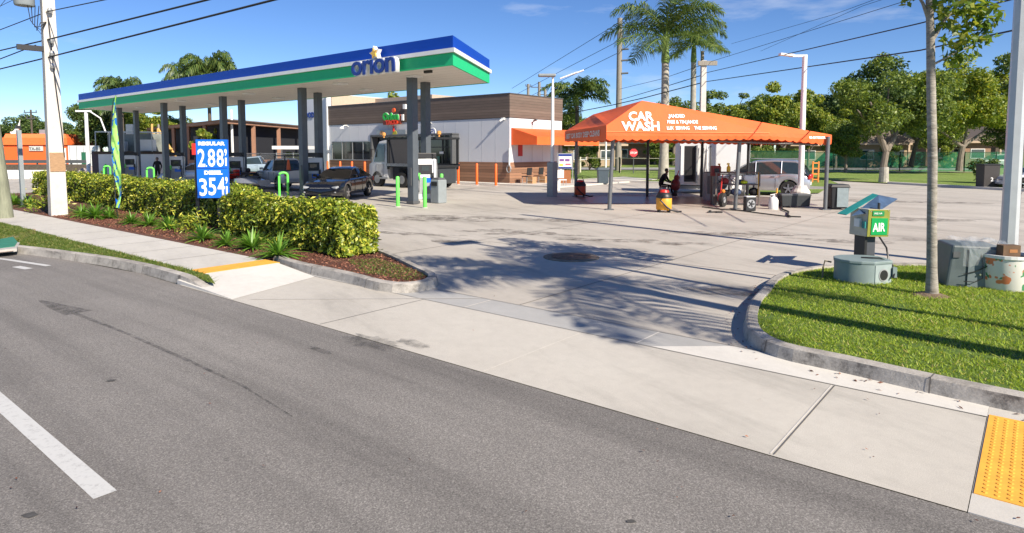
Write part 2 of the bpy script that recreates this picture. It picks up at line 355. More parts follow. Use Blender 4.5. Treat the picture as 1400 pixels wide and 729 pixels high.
# sidewalk left and right of the drive
sw=MB(); sw.prism(uvp((11.5,5.2),(60,5.2),(140,5.2),(140,6.75),(60,6.75),(11.5,6.62)),-.02,.10)
struct('sidewalk',sw.build('sidewalk',M_walk))
sj=MB()
for i in range(26): strip(sj,uvp((13+i*1.5,5.22),(13+i*1.5,6.66)),.014,.103)
struct('sidewalk_joint',sj.build('sidewalk_joint',M_joint))
struct('sidewalk_right',MB().prism(uvp((.245,4.7),(-30,4.7),(-30,6.8),(.245,6.8)),-.02,.008).build('sidewalk_right',M_walk))
# yellow tactile pads
struct('tactile_pad',MB().prism(uvp((11.04,5.18),(11.56,5.18),(11.56,6.6),(11.04,6.6)),.0,.112).build('tactile_pad',M_yellow))
tp=MB(); tp.prism(uvp((.235,4.98),(.235,6.58),(-1.5,6.58),(-1.5,4.98)),.0,.014)
for i in range(26):
    for j in range(25):
        u_=.18-i*.064; v_=5.03+j*.062
        p=W(u_,v_); tp.lathe([(.017,.013),(.015,.018),(.009,.0195)],(p[0],p[1],0),6)
struct('tactile_pad_dotted',tp.build('tactile_pad_dotted',M_yellow))
# kerbs : swept section with an outer face and a top
def kerb(path,wd=.17,h=.15,side=1,name='kerb',joints=1.5,taper=0):
    P=[Vector((*W(*p),0)) for p in path]
    # resample smooth
    Q=[]
    for i in range(len(P)-1):
        a_=P[max(i-1,0)];b_=P[i];c_=P[i+1];d_=P[min(i+2,len(P)-1)]
        k_=max(2,int((c_-b_).length/.18)); k_=min(k_,40)
        for j in range(k_):
            t=j/k_; Q.append(.5*((2*b_)+(c_-a_)*t+(2*a_-5*b_+4*c_-d_)*t*t+(3*b_-a_-3*c_+d_)*t**3))
    Q.append(P[-1]); top=[];face=[]
    hs=[]
    n=len(Q); nr=[]
    for i in range(n):
        d=(Q[min(i+1,n-1)]-Q[max(i-1,0)]).normalized(); nn=Vector((-d.y,d.x,0))*side; nr.append(nn)
    km=MB(); kf=MB(); h0=h; hh_=[h0]*n
    if taper:
        acc=0
        for i in range(n):
            if i: acc+=(Q[i]-Q[i-1]).length
            hh_[i]=h0*min(1,.12+.88*(acc/taper)**.8)
    km.loft([[Q[i]+nr[i]*.035+Vector((0,0,hh_[i]-.012)),Q[i]+nr[i]*.06+Vector((0,0,hh_[i])),Q[i]+nr[i]*wd+Vector((0,0,hh_[i])),Q[i]+nr[i]*wd+Vector((0,0,-.02))] for i in range(n)],closed=False,caps=False)
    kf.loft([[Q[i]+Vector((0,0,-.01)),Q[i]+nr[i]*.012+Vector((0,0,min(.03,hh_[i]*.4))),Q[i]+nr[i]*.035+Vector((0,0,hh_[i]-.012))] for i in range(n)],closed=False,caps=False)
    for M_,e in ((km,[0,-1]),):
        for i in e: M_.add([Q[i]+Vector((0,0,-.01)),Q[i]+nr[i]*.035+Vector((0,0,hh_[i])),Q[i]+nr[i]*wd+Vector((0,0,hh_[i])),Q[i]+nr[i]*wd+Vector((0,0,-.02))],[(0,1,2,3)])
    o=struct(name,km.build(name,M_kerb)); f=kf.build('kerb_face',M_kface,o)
    jm=MB(); acc=0
    for i in range(1,n):
        acc+=(Q[i]-Q[i-1]).length
        if acc>joints:
            acc=0; d=(Q[i]-Q[i-1]).normalized()*.006
            q=Q[i]; m_=nr[i]
            pr=[q-m_*.004+Vector((0,0,0)),q+m_*.03+Vector((0,0,h+.001)),q+m_*(wd)+Vector((0,0,h+.003))]
            jm.loft([[p-d for p in pr],[p+d for p in pr]],closed=False,caps=False)
    if jm.v: jm.build('kerb_joint',M_joint,o)
    return [tuple((Q[i]+nr[i]*wd).xy) for i in range(n)]
inL=kerb([(11.6,6.78),(11.0,6.66),(10.2,6.6),(9.0,6.56),(8.0,6.46),(7.55,6.62),(7.42,7.05),(7.75,7.55),(8.6,7.95),(10.6,8.75),(13,9.25),(17,9.95),(24,10.7),(40,12.2)],side=1,name="kerb")
inR=kerb([(-9,6.72),(-3,6.75),(.0,6.78),(1.44,6.93),(2.08,7.0),(2.5,7.35),(2.78,7.95),(3.05,8.9),(3.2,9.8),(3.36,10.8),(3.3,11.8),(2.8,12.9),(1.82,13.85),(.1,15.0),(-6,18)],side=-1,name='kerb_curved')
inV=kerb([(10.05,4.72),(11,4.74),(12.5,4.74),(14,4.6),(15.3,4.36),(16.3,4.16),(17.4,3.90),(18.5,3.66),(21,3.15),(26,2.35)],wd=.16,side=-1,name='kerb_verge',joints=2.4,taper=.8)
# orientation fix is checked below: interiors lie on the far side of each kerb
struct('planting_bed',MB().sheet(inL+uvp((40,6.70),(14,6.60),(11.6,6.58)),.092).build('planting_bed',M_mulch))
struct('lawn_soil',MB().sheet(inR+uvp((-12,18),(-12,6.9)),.11).build('lawn_soil',M_soil))
struct('verge_soil',MB().sheet(inV+uvp((32,2.2),(140,2.0),(140,5.19),(10.9,5.19)),.105).build('verge_soil',M_soil))
# debris of leaf litter along the curved kerb is scattered at the end
# road paint
M_rp=NB('road_paint',.7); M_rp.col(M_rp.mix(M_rp.ramp(M_rp.noise(14,7,.85),[(.52,g1(0)),(.70,g1(.8))]),(.56,.56,.54),(.27,.265,.26)))
rp=MB(); rp.sheet(uvp((4.55,1.385),(9.6,1.385),(9.6,1.52),(4.55,1.52)),.004); 
for k_ in (1,2,3,-1): rp.sheet(uvp((4.55+k_*12.2,1.385),(9.0+k_*12.2,1.385),(9.0+k_*12.2,1.52),(4.55+k_*12.2,1.52)),.004)
struct('lane_line',rp.build('lane_line',M_rp.m))
rp=MB(); strip(rp,uvp((14.7,3.92),(16.2,3.62),(17.6,3.25),(20,2.8),(26,1.9)),.11,.004); strip(rp,uvp((14.6,3.58),(15.1,3.5)),.14,.004)
struct('edge_line',rp.build('edge_line',M_rp.m))
# tar marks on the asphalt
M_tar=NB('tar_stain',.75); ttr=M_tar.n('ShaderNodeBsdfTransparent'); tms=M_tar.n('ShaderNodeMixShader')
M_tar.b.inputs['Base Color'].default_value=(.045,.044,.043,1)
M_tar.l(M_tar.ramp(M_tar.noise(7,7,.85),[(.38,g1(0)),(.66,g1(.55))]),tms.inputs[0]); M_tar.l(ttr.outputs[0],tms.inputs[1]); M_tar.l(M_tar.b.outputs[0],tms.inputs[2]); M_tar.l(tms.outputs[0],M_tar.t.nodes['Material Output'].inputs[0])
M_tar2=M_tar.m
M_tar3=mat('tar_solid',(.075,.072,.069),.85,var=.3,scale=20)
def blob(mb,c,rx_,ry_,z,rot=0,n=22,j=.25):
    pts=[]
    for i in range(n):
        t=2*math.pi*i/n; r_=1+random.uniform(-j,j); x=rx_*r_*math.cos(t); y=ry_*r_*math.sin(t)
        pts.append((c[0]+x*math.cos(rot)-y*math.sin(rot),c[1]+x*math.sin(rot)+y*math.cos(rot)))
    mb.sheet(pts,z)
tm=MB()
def taper(mb,pts,ws,z):
    P=[Vector(p) for p in pts]; l=[];r_=[]
    for i,p in enumerate(P):
        d=(P[min(i+1,len(P)-1)]-P[max(i-1,0)]).normalized(); n_=Vector((-d.y,d.x))*ws[i]/2; l.append(p+n_); r_.append(p-n_)
    mb.sheet([tuple(q) for q in l]+[tuple(q) for q in reversed(r_)],z)
taper(tm,[G(55,411),G(80,420),G(108,428)],[.06,.22,.34],.0042)
taper(tm,[G(100,428),G(170,455),G(250,490),G(330,527),G(400,570)],[.07,.045,.05,.03,.012],.0046)
struct('tar_mark',tm.build('tar_mark',M_tar2))
tq=MB(); blob(tq,G(510,469),.42,.20,.0155,RZ,30,.3); blob(tq,G(566,471),.25,.1,.0165,RZ,20,.3); blob(tq,G(440,480),.2,.05,.0052,RZ,20,.3); struct('tar_patch',tq.build('tar_patch',M_tar2))
tm=MB()
for p,r_ in (((151,521),.03),((40,705),.03),((862,714),.02)): blob(tm,G(*p),r_*1.5,r_,.005)
struct('tar_spot',tm.build('tar_spot',M_tar3))
# oil stains on the concrete drive
M_oil=NB('oil_stain',.7); o1=M_oil.n('ShaderNodeBsdfTransparent'); o2=M_oil.n('ShaderNodeMixShader'); M_oil.b.inputs['Base Color'].default_value=(.12,.10,.085,1)
M_oil.l(M_oil.ramp(M_oil.noise(2.2,6,.75),[(.42,g1(0)),(.7,g1(.75))]),o2.inputs[0]); M_oil.l(o1.outputs[0],o2.inputs[1]); M_oil.l(M_oil.b.outputs[0],o2.inputs[2]); M_oil.l(o2.outputs[0],M_oil.t.nodes['Material Output'].inputs[0])
om=MB()
for (px,py,rx_,ry_) in ((700,318,1.8,.5),(630,331,.6,.3),(770,313,.4,.12),(860,330,1.6,.35),(980,320,1.5,.4),(600,300,2,.6),(1150,330,1.2,.3),(1000,400,.9,.3),(560,320,1.2,.3),(1240,300,3,.6),(1300,330,1.5,.3),(1050,320,1.5,.3),(1200,275,4,.8),(700,300,3,.5)): blob(om,G(px,py),rx_,ry_,.008+.0006*len(om.f),-.3,24,.45)
struct('oil_stain',om.build('oil_stain',M_oil.m))
# manhole with rusty ring
mh=thing('manhole_cover','round rusty iron manhole cover with dark rim set in the concrete forecourt','manhole cover',G(781,352))
mh_r=mat('rust_iron',(.20,.115,.07),.85,var=.4,scale=8,bump=.6,bscale=40)
MB().lathe([(.58,.0),(.58,.014),(.55,.016)],n=40).build('rim',mat('patch_ring',(.22,.17,.12),.9,var=.35,scale=7,bump=.6),mh)
cv=MB(); cv.lathe([(.41,.0),(.41,.026),(.39,.028)],n=40)
for i in range(-4,5): cv.box((i*.085,0,.029),(.03,.62-abs(i)*.07,.006))
cv.build('cover',mh_r,mh)
# grass blades (uncountable)
def grass(name,polys,n,hmin,hmax,zb,m,wd=.012):
    # polys in uv ; rejection sampling
    P=np.array(polys); lo=P.min(0); hi=P.max(0); pts=[]
    x=P[:,0]; y=P[:,1]
    cand=rng.uniform(lo,hi,(n*3,2)); ins=np.zeros(len(cand),bool); j=len(P)-1
    for i in range(len(P)):
        cnd=((y[i]>cand[:,1])!=(y[j]>cand[:,1]))&(cand[:,0]<(x[j]-x[i])*(cand[:,1]-y[i])/(y[j]-y[i]+1e-9)+x[i]); ins^=cnd; j=i
    c=cand[ins][:n]; N_=len(c)
    q=np.zeros((N_,3)); q[:,0]=c[:,0]*U[0]+c[:,1]*V[0]; q[:,1]=c[:,0]*U[1]+c[:,1]*V[1]; q[:,2]=zb
    a_=rng.uniform(0,2*np.pi,N_); dx=np.stack([np.cos(a_),np.sin(a_),0*a_],1)*wd*rng.uniform(.7,1.4,(N_,1))
    pn=.5+.5*np.sin(q[:,0]*1.7+3*np.sin(q[:,1]*.9))*np.cos(q[:,1]*2.1)
    h=(hmin+(hmax-hmin)*rng.random(N_)*(0.55+.45*pn))[:,None]
    keep=rng.random(N_)>(.55*(np.sin(q[:,0]*2.3+1.7*np.sin(q[:,1]*1.9))*np.sin(q[:,1]*2.9+q[:,0])>.72)); h=h*np.where(keep,1,.25)[:,None]
    ln=rng.normal(size=(N_,2))*.9; lean=np.concatenate([ln*h,h],1)
    v=np.stack([q-dx,q+dx,q+dx*.7+lean*.6,q+lean],1).reshape(-1,3)
    o=fast(name,v,np.arange(N_*4).reshape(-1,4),m); o['kind']='stuff'; o['category']='grass'; return o
def to_uv(p): return (p[0]*U[0]+p[1]*U[1],p[0]*V[0]+p[1]*V[1])
RP=[to_uv(p) for p in inR]
RP=[p for p in RP if p[0]>-3.5]+[(-3.5,16.5),(-3.5,6.95)]
setp(grass('lawn_grass',RP,120000,.018,.055,.105,ML_grass,.0055),'bright green lawn grass inside the curved kerb at the right')
VP_=[to_uv(p) for p in inV]+[(26,5.18),(11.1,5.18)]
setp(grass('verge_grass',VP_,52000,.02,.07,.10,ML_verge,.007),'patchy verge grass between the road kerb and sidewalk')
# bare patch and green valve lid on the verge
struct('bare_soil',MB().sheet([G(-20,333,.11),G(22,318,.15),G(48,311,.15),G(50,316,.15),G(28,326,.15),G(18,341,.15),G(-20,345,.15)],.112).build('bare_soil',mat('bare_soil_m',(.36,.25,.17),.95,var=.2,scale=9,bump=.5)))
vl=MB(); vl.sheet([G(-30,331,.16),G(18,322,.16),G(25,331,.16),G(20,338,.16),G(-30,344,.16)],0)
gl=thing('valve_box_lid','faded green plastic valve lid lying in the verge at the left edge','lid',(*G(5,332),.0))
MB().prism([G(-30,332,.16),G(18,324,.16),G(24,331,.16),G(20,337,.16),G(-30,343,.16)],.10,.165).build('lid',mat('lid_green',(.03,.20,.12),.6,var=.2,scale=5),gl,world=True)
MB().prism([G(-30,343,.16),G(20,337,.16),G(24,331,.16),G(27,332,.15),G(23,340,.15),G(-30,345.5,.15)],.09,.157).build('lid_frame',M_conc,gl,world=True)
# mulch chips + bed weeds
bp=[to_uv(p) for p in inL]; bp=[p for p in bp if p[0]<26]+[(26,6.8),(12,6.8)]
o=grass('mulch_chips',bp,26000,.006,.03,.10,ML_chip,.016); setp(o,'reddish brown mulch chips covering the planting bed','mulch')
o=grass('bed_weeds',uvp and [(7.9,7.0),(7.9,7.5),(10.0,8.1),(10.3,7.6),(9.0,6.95)],1500,.01,.05,.10,ML_verge,.008); setp(o,'sparse low weeds at the tip of the mulch bed','weeds')
# ------------------------------------------------------------------ far ground surfaces
struct('far_lawn',MB().sheet(uvp((.8,45.7),(8,50.5),(26,62.5),(60,90),(-30,100),(-60,70)),.03).build('far_lawn',M_farlawn))
struct('back_lawn',MB().sheet(uvp((29,41.0),(14.5,41.0),(9,43),(12,52),(22,64),(44,64),(40,48)),.06).build('back_lawn',M_farlawn))
struct('side_lawn_patch',MB().sheet([G(1018,268),G(1120,265),G(1128,260),G(1030,259)],.05).build('side_lawn_patch',M_farlawn))
struct('back_kerb',MB().prism(uvp((29,40.75),(9,40.75),(9,40.95),(29,40.95)),-.01,.13).build('back_kerb',M_new))
struct('far_kerb',MB().prism(uvp((8,50.1),(.8,45.3),(-20,32),(-20.2,32.3),(.7,45.65),(7.9,50.45)),-.01,.14).build('far_kerb',M_new))
struct('far_road',MB().sheet([(-20,78),(160,70),(160,79),(-20,88)],.05).build('far_road',mat('far_road_m',(.30,.29,.28),.9)))
struct('far_yard',MB().sheet([(20,90),(260,80),(300,400),(20,400)],.045).build('far_yard',M_farlawn))
struct('sand_strip',MB().sheet([(25,69),(90,62),(90,65),(25,73)],.055).build('sand_strip',mat('sand',(.42,.33,.2),.95,var=.2,scale=.6)))
struct('store_walk',MB().prism(uvp((27.1,32.0),(60,32.0),(60,33.05),(27.1,33.05)),-.01,.10).build('store_walk',M_new))
struct('store_side_walk',MB().prism(uvp((22.5,32.0),(27.1,32.0),(27.1,33.05),(27.12,48),(22.5,45)),-.01,.09).build('store_side_walk',M_walk))
# ------------------------------------------------------------------ GAS CANOPY
def cu_(u,v): return W(u+.56*(v-16.8),v)     # the canopy is a skewed slab
CZ=5.27
can=thing('gas_canopy','long blue, white and green fuel canopy over the pumps on paired charcoal columns','canopy',W(20,19))
u0,u1,v0,v1=16.42,54.2,16.8,22.3
def cpoly(o=0): return [cu_(u0-o,v0-o),cu_(u1+o,v0-o),cu_(u1+o,v1+o),cu_(u0-o,v1+o)]
sf=MB().prism(cpoly(-.03),CZ+.02,CZ+.12).build('soffit',M_soff,can,world=True)
sj_=MB()
for i in range(1,9):
    v_=v0+i*(v1-v0)/9; P=[cu_(u0+.1,v_),cu_(u1-.1,v_)]; strip(sj_,P,.014,CZ+.017)
sj_.build('panel_seam',mat('seam_m',(.32,.29,.26),.8),sf,world=True)
def band(name,o,z0,z1,m):
    b=MB(); a_=cpoly(o); c_=cpoly(o-.08)
    for i in range(4):
        j=(i+1)%4; b.prism([a_[i],a_[j],c_[j],c_[i]],z0,z1)
    return b.build(name,m,can,world=True)
band('green_fascia',0,CZ,CZ+.45,M_cgreen); band('white_fascia',.10,CZ+.45,CZ+.60,M_white); band('blue_fascia',0,CZ+.60,CZ+1.05,M_blue)
MB().prism(cpoly(-.1),CZ+.62,CZ+.7).build('roof_deck',M_mgrey,can,world=True)
for (uu,vv) in ((19.2,18.2),(24,20.6),(24,18),(32,20.6),(32,18),(40,20.6),(40,18),(48,19)):
    p=cu_(uu,vv); MB().box((*p,CZ-.02),(.5,.5,.07),RZ).build('canopy_light',M_whiteb,can,world=True)
p=cu_(18.0,17.4); MB().box((*p,CZ-.03),(.35,.14,.10),RZ).build('camera_box',M_black,can,world=True)
# orion sign standing proud of the fascia
ou,ov=onv(489,16.6),16.5
p=W(ou,ov); zb=zat(489,104,ou,ov)
import math as _m
ln_=_m.hypot(W(onv(549,16.6),16.6)[0]-p[0],W(onv(549,16.6),16.6)[1]-p[1])
def ctext(body,size,x,z,dep,m,bold,name,ex,par):
    q=(p[0]+math.cos(RZ)*x+V[0]*(-dep)-can.location[0],p[1]+math.sin(RZ)*x+V[1]*(-dep)-can.location[1],z)
    return text(name,body,size,m,par,q,RZ,90,ex,bold,sx=OSX,ls=.93)
OSX=1.0
SZ=1.12
t0=ctext('or\u0131on',SZ,0,zb,.0,M_white,.050,'letter_backing',.09,can)
wd=max(v.co.x*math.cos(RZ)+v.co.y*math.sin(RZ) for v in t0.data.vertices)-min(v.co.x*math.cos(RZ)+v.co.y*math.sin(RZ) for v in t0.data.vertices)
OSX=ln_/wd; bpy.data.objects.remove(t0)
ctext('or\u0131on',SZ,0,zb,.0,M_white,.050,'letter_backing',.09,can)
ctext('or\u0131on',SZ,0,zb,.12,M_bluel,.018,'lettering',.02,can)
def star(parent,c,r,m,name,th,rz=RZ,o=0):
    pts=[]
    for i in range(10):
        a_=math.pi/2+i*math.pi/5+.2; rr=r if i%2==0 else r*.5; pts.append((rr*math.cos(a_),rr*math.sin(a_)))
    b=MB(); 
    b.v=[]; vs=[]
    for s_ in (-th/2,th/2):
        for x,z in pts: vs.append((c[0]+math.cos(rz)*x-math.sin(rz)*s_,c[1]+math.sin(rz)*x+math.cos(rz)*s_,c[2]+z))
    b.add(vs,[tuple(range(9,-1,-1)),tuple(range(10,20))]+[(i,(i+1)%10,10+(i+1)%10,10+i) for i in range(10)])
    return b.build(name,m,parent,world=True)
su=onv(517,16.5); sp_=W(su,16.5); sz_=zat(517,73.5,su,16.5)
star(can,(sp_[0],sp_[1],sz_),.30,M_white,'star_backing',.18)
star(can,(sp_[0]-V[0]*.11,sp_[1]-V[1]*.11,sz_),.21,mat('star_gold',(.85,.52,.08),.4,var=.04),'star_emblem',.03)
# columns (part of the canopy)
colF=[20.25,28.2,36.06,43.72,51.05]; colB=[21.58,29.83,37.74,45.61,53.42]
for i,(uf,ub) in enumerate(zip(colF,colB)):
    for uu,vv in ((uf,18.3),(ub,20.3)):
        q=W(uu,vv); c=MB(); c.box((*q,CZ/2+.05),(.34,.30,CZ+.02),RZ)
        cc=c.build('column',M_colm,can,world=True)
        MB().box((*q,.08),(.42,.38,.12),RZ).build('base_plate',M_dgrey,cc,world=True)
        if i<2 and vv==18.3: MB().box((q[0]-V[0]*.16,q[1]-V[1]*.16,1.15),(.16,.05,.75),RZ).build('conduit_box',M_dgrey,cc,world=True)
# ------------------------------------------------------------------ FUEL PUMPS on islands
def make_pump():
    t=thing('fuel_pump','','fuel pump',(0,0,0))
    MB().box((0,0,.06),(1.25,.75,.12)).build('plinth',M_conc,t,bevel=.02)
    b=MB().box((0,0,1.0),(.95,.5,1.75)).build('cabinet',M_whiteb,t,bevel=.03)
    for s in (-1,1):
        MB().box((0,s*.256,1.42),(.6,.02,.42)).build('screen_panel',M_black,b)
        MB().box((0,s*.27,1.46),(.34,.012,.2)).build('display',M_glassb,b)
        MB().box((0,s*.256,.72),(.8,.015,.7)).build('graphic_panel',M_mgrey,b); MB().box((.12,s*.268,.95),(.4,.012,.2)).build('price_panel',M_signblue,b)
        for k in (-.3,.3):
            h=MB(); h.tube([(k,s*.28,1.15),(k,s*.40,1.12),(k+.02,s*.42,.98)],.03,8); h.box((k,s*.31,1.15),(.10,.12,.24))
            h.build('nozzle',M_green if k<0 else M_black,t)
            MB().tube([(k,s*.26,2.1),(k*1.5,s*.5,1.9),(k*1.6,s*.58,1.2),(k*1.4,s*.5,.5),(k*1.1,s*.42,.45),(k,s*.36,.98)],.02,6).build('hose',M_rubber,t,smooth=True)
    MB().box((0,0,2.02),(1.0,.5,.22)).build('topper',M_black,t,bevel=.02)
    for sx in (-.5,.5): MB().box((sx,0,1.0),(.05,.54,1.7)).build('side_rail',M_steel,t)
    return t
pump=make_pump()
pl_=['white and blue fuel pump between the nearest pair of canopy columns','white fuel pump behind the black sedan beside the second pair of columns','fuel pump just right of the price sign at the third pair of columns','fuel pump left of the price sign at the fourth pair of columns','farthest fuel pump beside the feather flag at the left end of the canopy']
PRZ=RZ+R(61)
for i in range(5):
    uu=(colF[i]+colB[i])/2-.1; q=W(uu,19.3+(0.15 if i==0 else 0))
    if i==0: pump.location=(*q,0); pump.rotation_euler=(0,0,PRZ); pump['label']=pl_[0]; pump['group']='fuel pumps under the canopy'; WM[pump.name]=Matrix.Translation(pump.location)
    else: inst(pump,q,PRZ,pl_[i],'fuel pumps under the canopy')
# island hardware near the first pump
def bollard(q,h,r,m,label,group,name='bollard'):
    t=thing(name,label,'bollard',(*q,0),group=group)
    MB().lathe([(r,0),(r,h-.05),(r*.8,h-.015),(r*.3,h)],n=12).build('post',m,t,smooth=True)
    MB().lathe([(r*1.7,0),(r*1.6,.02),(r,.03)],n=12).build('footing',M_conc,t)
gb=[((544,283),'bright green bollard left of the nearest canopy column'),((581,284.5),'bright green bollard in front of the nearest fuel pump'),((604,275),'bright green bollard right of the nearest fuel pump beside the grey bin')]
for q,l_ in gb: bollard(G(*q),1.22,.075,M_green,l_,'green bollards around the pumps')
q=G(612,277); t=thing('pump_bin','dark grey waste bin with window-washing bucket between pump and right green bollard','bin',(q[0]-.35,q[1]-.3,0),RZ)
MB().box((0,0,.5),(.5,.5,1.0)).build('body',M_grey,t,bevel=.04); MB().box((0,0,1.03),(.46,.46,.12),taper=.75).build('lid',M_dgrey,t); MB().box((0,-.26,.83),(.34,.02,.16)).build('slot',M_black,t)
MB().box((-.31,0,.7),(.16,.3,.28)).build('squeegee_bucket',M_signblue,t)
def uguard(q,h,wd_,m,label,rz,group='green hoop guards at the pump islands'):
    t=thing('hoop_guard',label,'guard rail',(*q,0),rz,group=group)
    pts=[(-wd_/2,0,0),(-wd_/2,0,h-.15)]+[(-wd_/2+.15-.15*math.cos(a),0,h-.15+.15*math.sin(a)) for a in (.5,1.0,1.57)]+[(wd_/2-.15+.15*math.sin(a),0,h-.15+.15*math.cos(a)) for a in (0,.6,1.1,1.57)]+[(wd_/2,0,0)]
    MB().tube(pts,.06,10).build('hoop',m,t,smooth=True)
for i,l_ in ((1,'green hoop guard left of the second near column behind the black sedan'),(2,'green hoop guard at the third pair of columns behind the price sign'),(3,'green hoop guard by the silver hatchback at the fourth pair of columns'),(4,'green hoop guard near the far left end of the canopy')):
    uguard(W(colF[i]+.7,17.6),1.15,.4,M_green,l_,PRZ)
for i,px in enumerate((148,134)):
    q=D(px,0,50+i*1); bollard((q[0],50+i),1.2,.08,M_green,['slim green bollard in front of the white truck box','slim green bollard near the left end of the canopy by the flag'][i],'green bollards around the pumps')
# ------------------------------------------------------------------ STORE
st=thing('convenience_store','long white panel store with brown plank parapet and an orange side awning','store',W(27.2,33.1),RZ)
# local: x right (towards smaller u), y away. corner at origin; building spans x<0
def planks(name,c1,c2):
    k=NB(name,.75)
    wv=k.n('ShaderNodeSeparateXYZ'); k.l(k.co,wv.inputs[0])
    m1=k.n('ShaderNodeMath',_operation='MULTIPLY'); m1.inputs[1].default_value=5.2; k.l(wv.outputs[2],m1.inputs[0])
    fl_=k.n('ShaderNodeMath',_operation='FRACT'); k.l(m1.outputs[0],fl_.inputs[0])
    fr=k.n('ShaderNodeMath',_operation='FLOOR'); k.l(m1.outputs[0],fr.inputs[0])
    wn=k.n('ShaderNodeTexWhiteNoise',_noise_dimensions='1D'); k.l(fr.outputs[0],wn.inputs['W'])
    base=k.mix(k.noise(1.2,5,.7,(.8,.8,9)),c1,c2); base=k.mix(1,base,k.ramp(wn.outputs[0],[(0,g1(.8)),(1,g1(1.2))]),'MULTIPLY')
    base=k.mix(k.ramp(fl_.outputs[0],[(0,g1(1)),(.06,g1(1)),(.09,g1(0))]),base,(.04,.03,.025)); k.col(base); return k.m
M_plank=planks('brown_planks',(.10,.072,.056),(.20,.15,.12)); M_plank2=planks('wainscot_planks',(.21,.11,.065),(.32,.17,.10))
BW=20.0; BD=6.0; BH=6.0
MB().box((-BW/2,BD/2,2.9),(BW,BD,3.0)).build('white_wall',mat('store_white',(.62,.63,.66),.55,var=.03,scale=.6),st)
MB().box((-BW/2,BD/2,.735),(BW+.04,BD+.04,1.47)).build('wainscot',M_plank2,st)
pr=MB().box((-BW/2,BD/2,5.2),(BW+.08,BD+.08,1.55)).build('parapet',M_plank,st)
MB().box((-BW/2,BD/2,6.0),(BW+.16,BD+.16,.06)).build('coping',M_dgrey,st)
sm=MB()
for i in range(1,17): sm.box((-i*1.22,-.003,2.95),(.012,.01,2.98))
for i in range(1,5): sm.box((.003,i*1.22,2.95),(.01,.012,2.98))
sm.build('wall_seam',mat('seam_grey',(.40,.41,.43),.7),st)
# taller white tower further left
MB().box((-BW+.02,3.3,6.2),(.12,5.9,1.7)).build('tower_cladding',mat('peach_clad',(.50,.38,.28),.8),st)
MB().box((-BW-2.2,3.1,3.55),(4.3,6.2,7.1)).build('tower',mat('tower_white',(.66,.67,.69),.5,var=.03),st)
MB().box((-BW-.02,-.06,3.5),(.14,.16,7.0)).build('downpipe',M_white,st)
MB().box((-BW+2.5,7.5,6.3),(10,5,1.3)).build('rear_parapet',mat('peach_wall',(.46,.36,.28),.8),st)
text('lettering','FOOD',.62,M_bluel,st,(-BW-3.75,-.03,5.15),0,90,.03,.03)
# fascia blade over window, windows left
def win(x0,x1,z0,z1,n,name='window'):
    fr=MB(); fr.box(((x0+x1)/2,-.03,(z0+z1)/2),(x1-x0,.08,z1-z0)); f_=fr.build(name,M_dgrey,st)
    g_=MB().box(((x0+x1)/2,-.078,(z0+z1)/2),(x1-x0-.12,.02,z1-z0-.12)).build('pane',M_glass,f_)
    mu_=MB()
    for i in range(n+1): mu_.box((x0+(x1-x0)*i/n,-.10,(z0+z1)/2),(.07,.05,z1-z0))
    mu_.box(((x0+x1)/2,-.10,z1),(x1-x0+.07,.05,.07)); mu_.box(((x0+x1)/2,-.10,z0),(x1-x0+.07,.05,.07)); mu_.build('mullion',M_steel,f_)
X=lambda px:-(onv(px,33.1)-27.2)
win(X(457),X(514),1.5,3.0,4)
# entrance portal, dark framed glass
def portal(xa,xb):
    fr=MB()
    for x in (xa,xb): fr.box((x,-.35,1.75),(.16,.7,3.3))
    fr.box(((xa+xb)/2,-.35,3.4),(xb-xa+.16,.7,.14)); o=fr.build('entrance_frame',M_dgrey,st)
    MB().box(((xa+xb)/2,-.05,1.7),(xb-xa-.16,.06,3.2)).build('pane',M_glass,o)
    mu_=MB()
    for i in range(1,6): mu_.box((xa+(xb-xa)*i/6,-.1,1.7),(.08,.06,3.2))
    mu_.box(((xa+xb)/2,-.1,2.5),(xb-xa-.16,.05,.06)); mu_.build('mullion',M_black,o)
    MB().box((X(606),-.14,2.1),(.42,.01,.16)).build('door_notice',M_white,o)
    MB().box((X(601),-.14,1.6),(.35,.01,.5)).build('door_poster',mat('poster_g',(.05,.16,.12),.6),o)
portal(X(518),X(627))
win(X(560),X(590),1.3,3.1,2)
# awning on the right side wall
YB=onu(764,27.2)-33.1
aw=MB(); y0_,y1_=.15,YB+2.0; pz=2.15; zt,zf,zb_=3.75,3.15,2.62
aw.add([(0.03,y0_,zt),(pz,y0_,zf),(pz,y0_,zb_),(0.03,y0_,zb_),(0.03,y1_,zt),(pz,y1_,zf),(pz,y1_,zb_),(0.03,y1_,zb_)],[(0,1,2,3),(0,4,5,1),(1,5,6,2),(7,6,5,4)])
aw.build('awning',M_canvas,st)
MB().box((.06,5.75,1.6),(.12,.3,3.2)).build('drainpipe',M_mgrey,st)
MB().box((.035,1.1,2.25),(.03,.45,.75)).build('red_notice',mat('notice_red',(.45,.02,.03),.5),st)
# white conduit and hose reel at the corner
hr=MB(); hr.tube([(.03,-.06,2.4),(.04,-.08,1.6),(.06,-.1,1.2)],.05,8); hr.build('drain_hose',M_white,st)
hb=MB()
for k in range(4):
    hb.tube([(.08+.03*math.cos(a*.7),-.14+.015*k,1.05+.24*math.sin(a)) if False else (.06+.17*math.cos(a),-.12-.02*k,1.05+.24*math.sin(a)) for a in np.linspace(0,6.28,14)],.02,5)
hb.build('coiled_hose',M_mgrey,st)
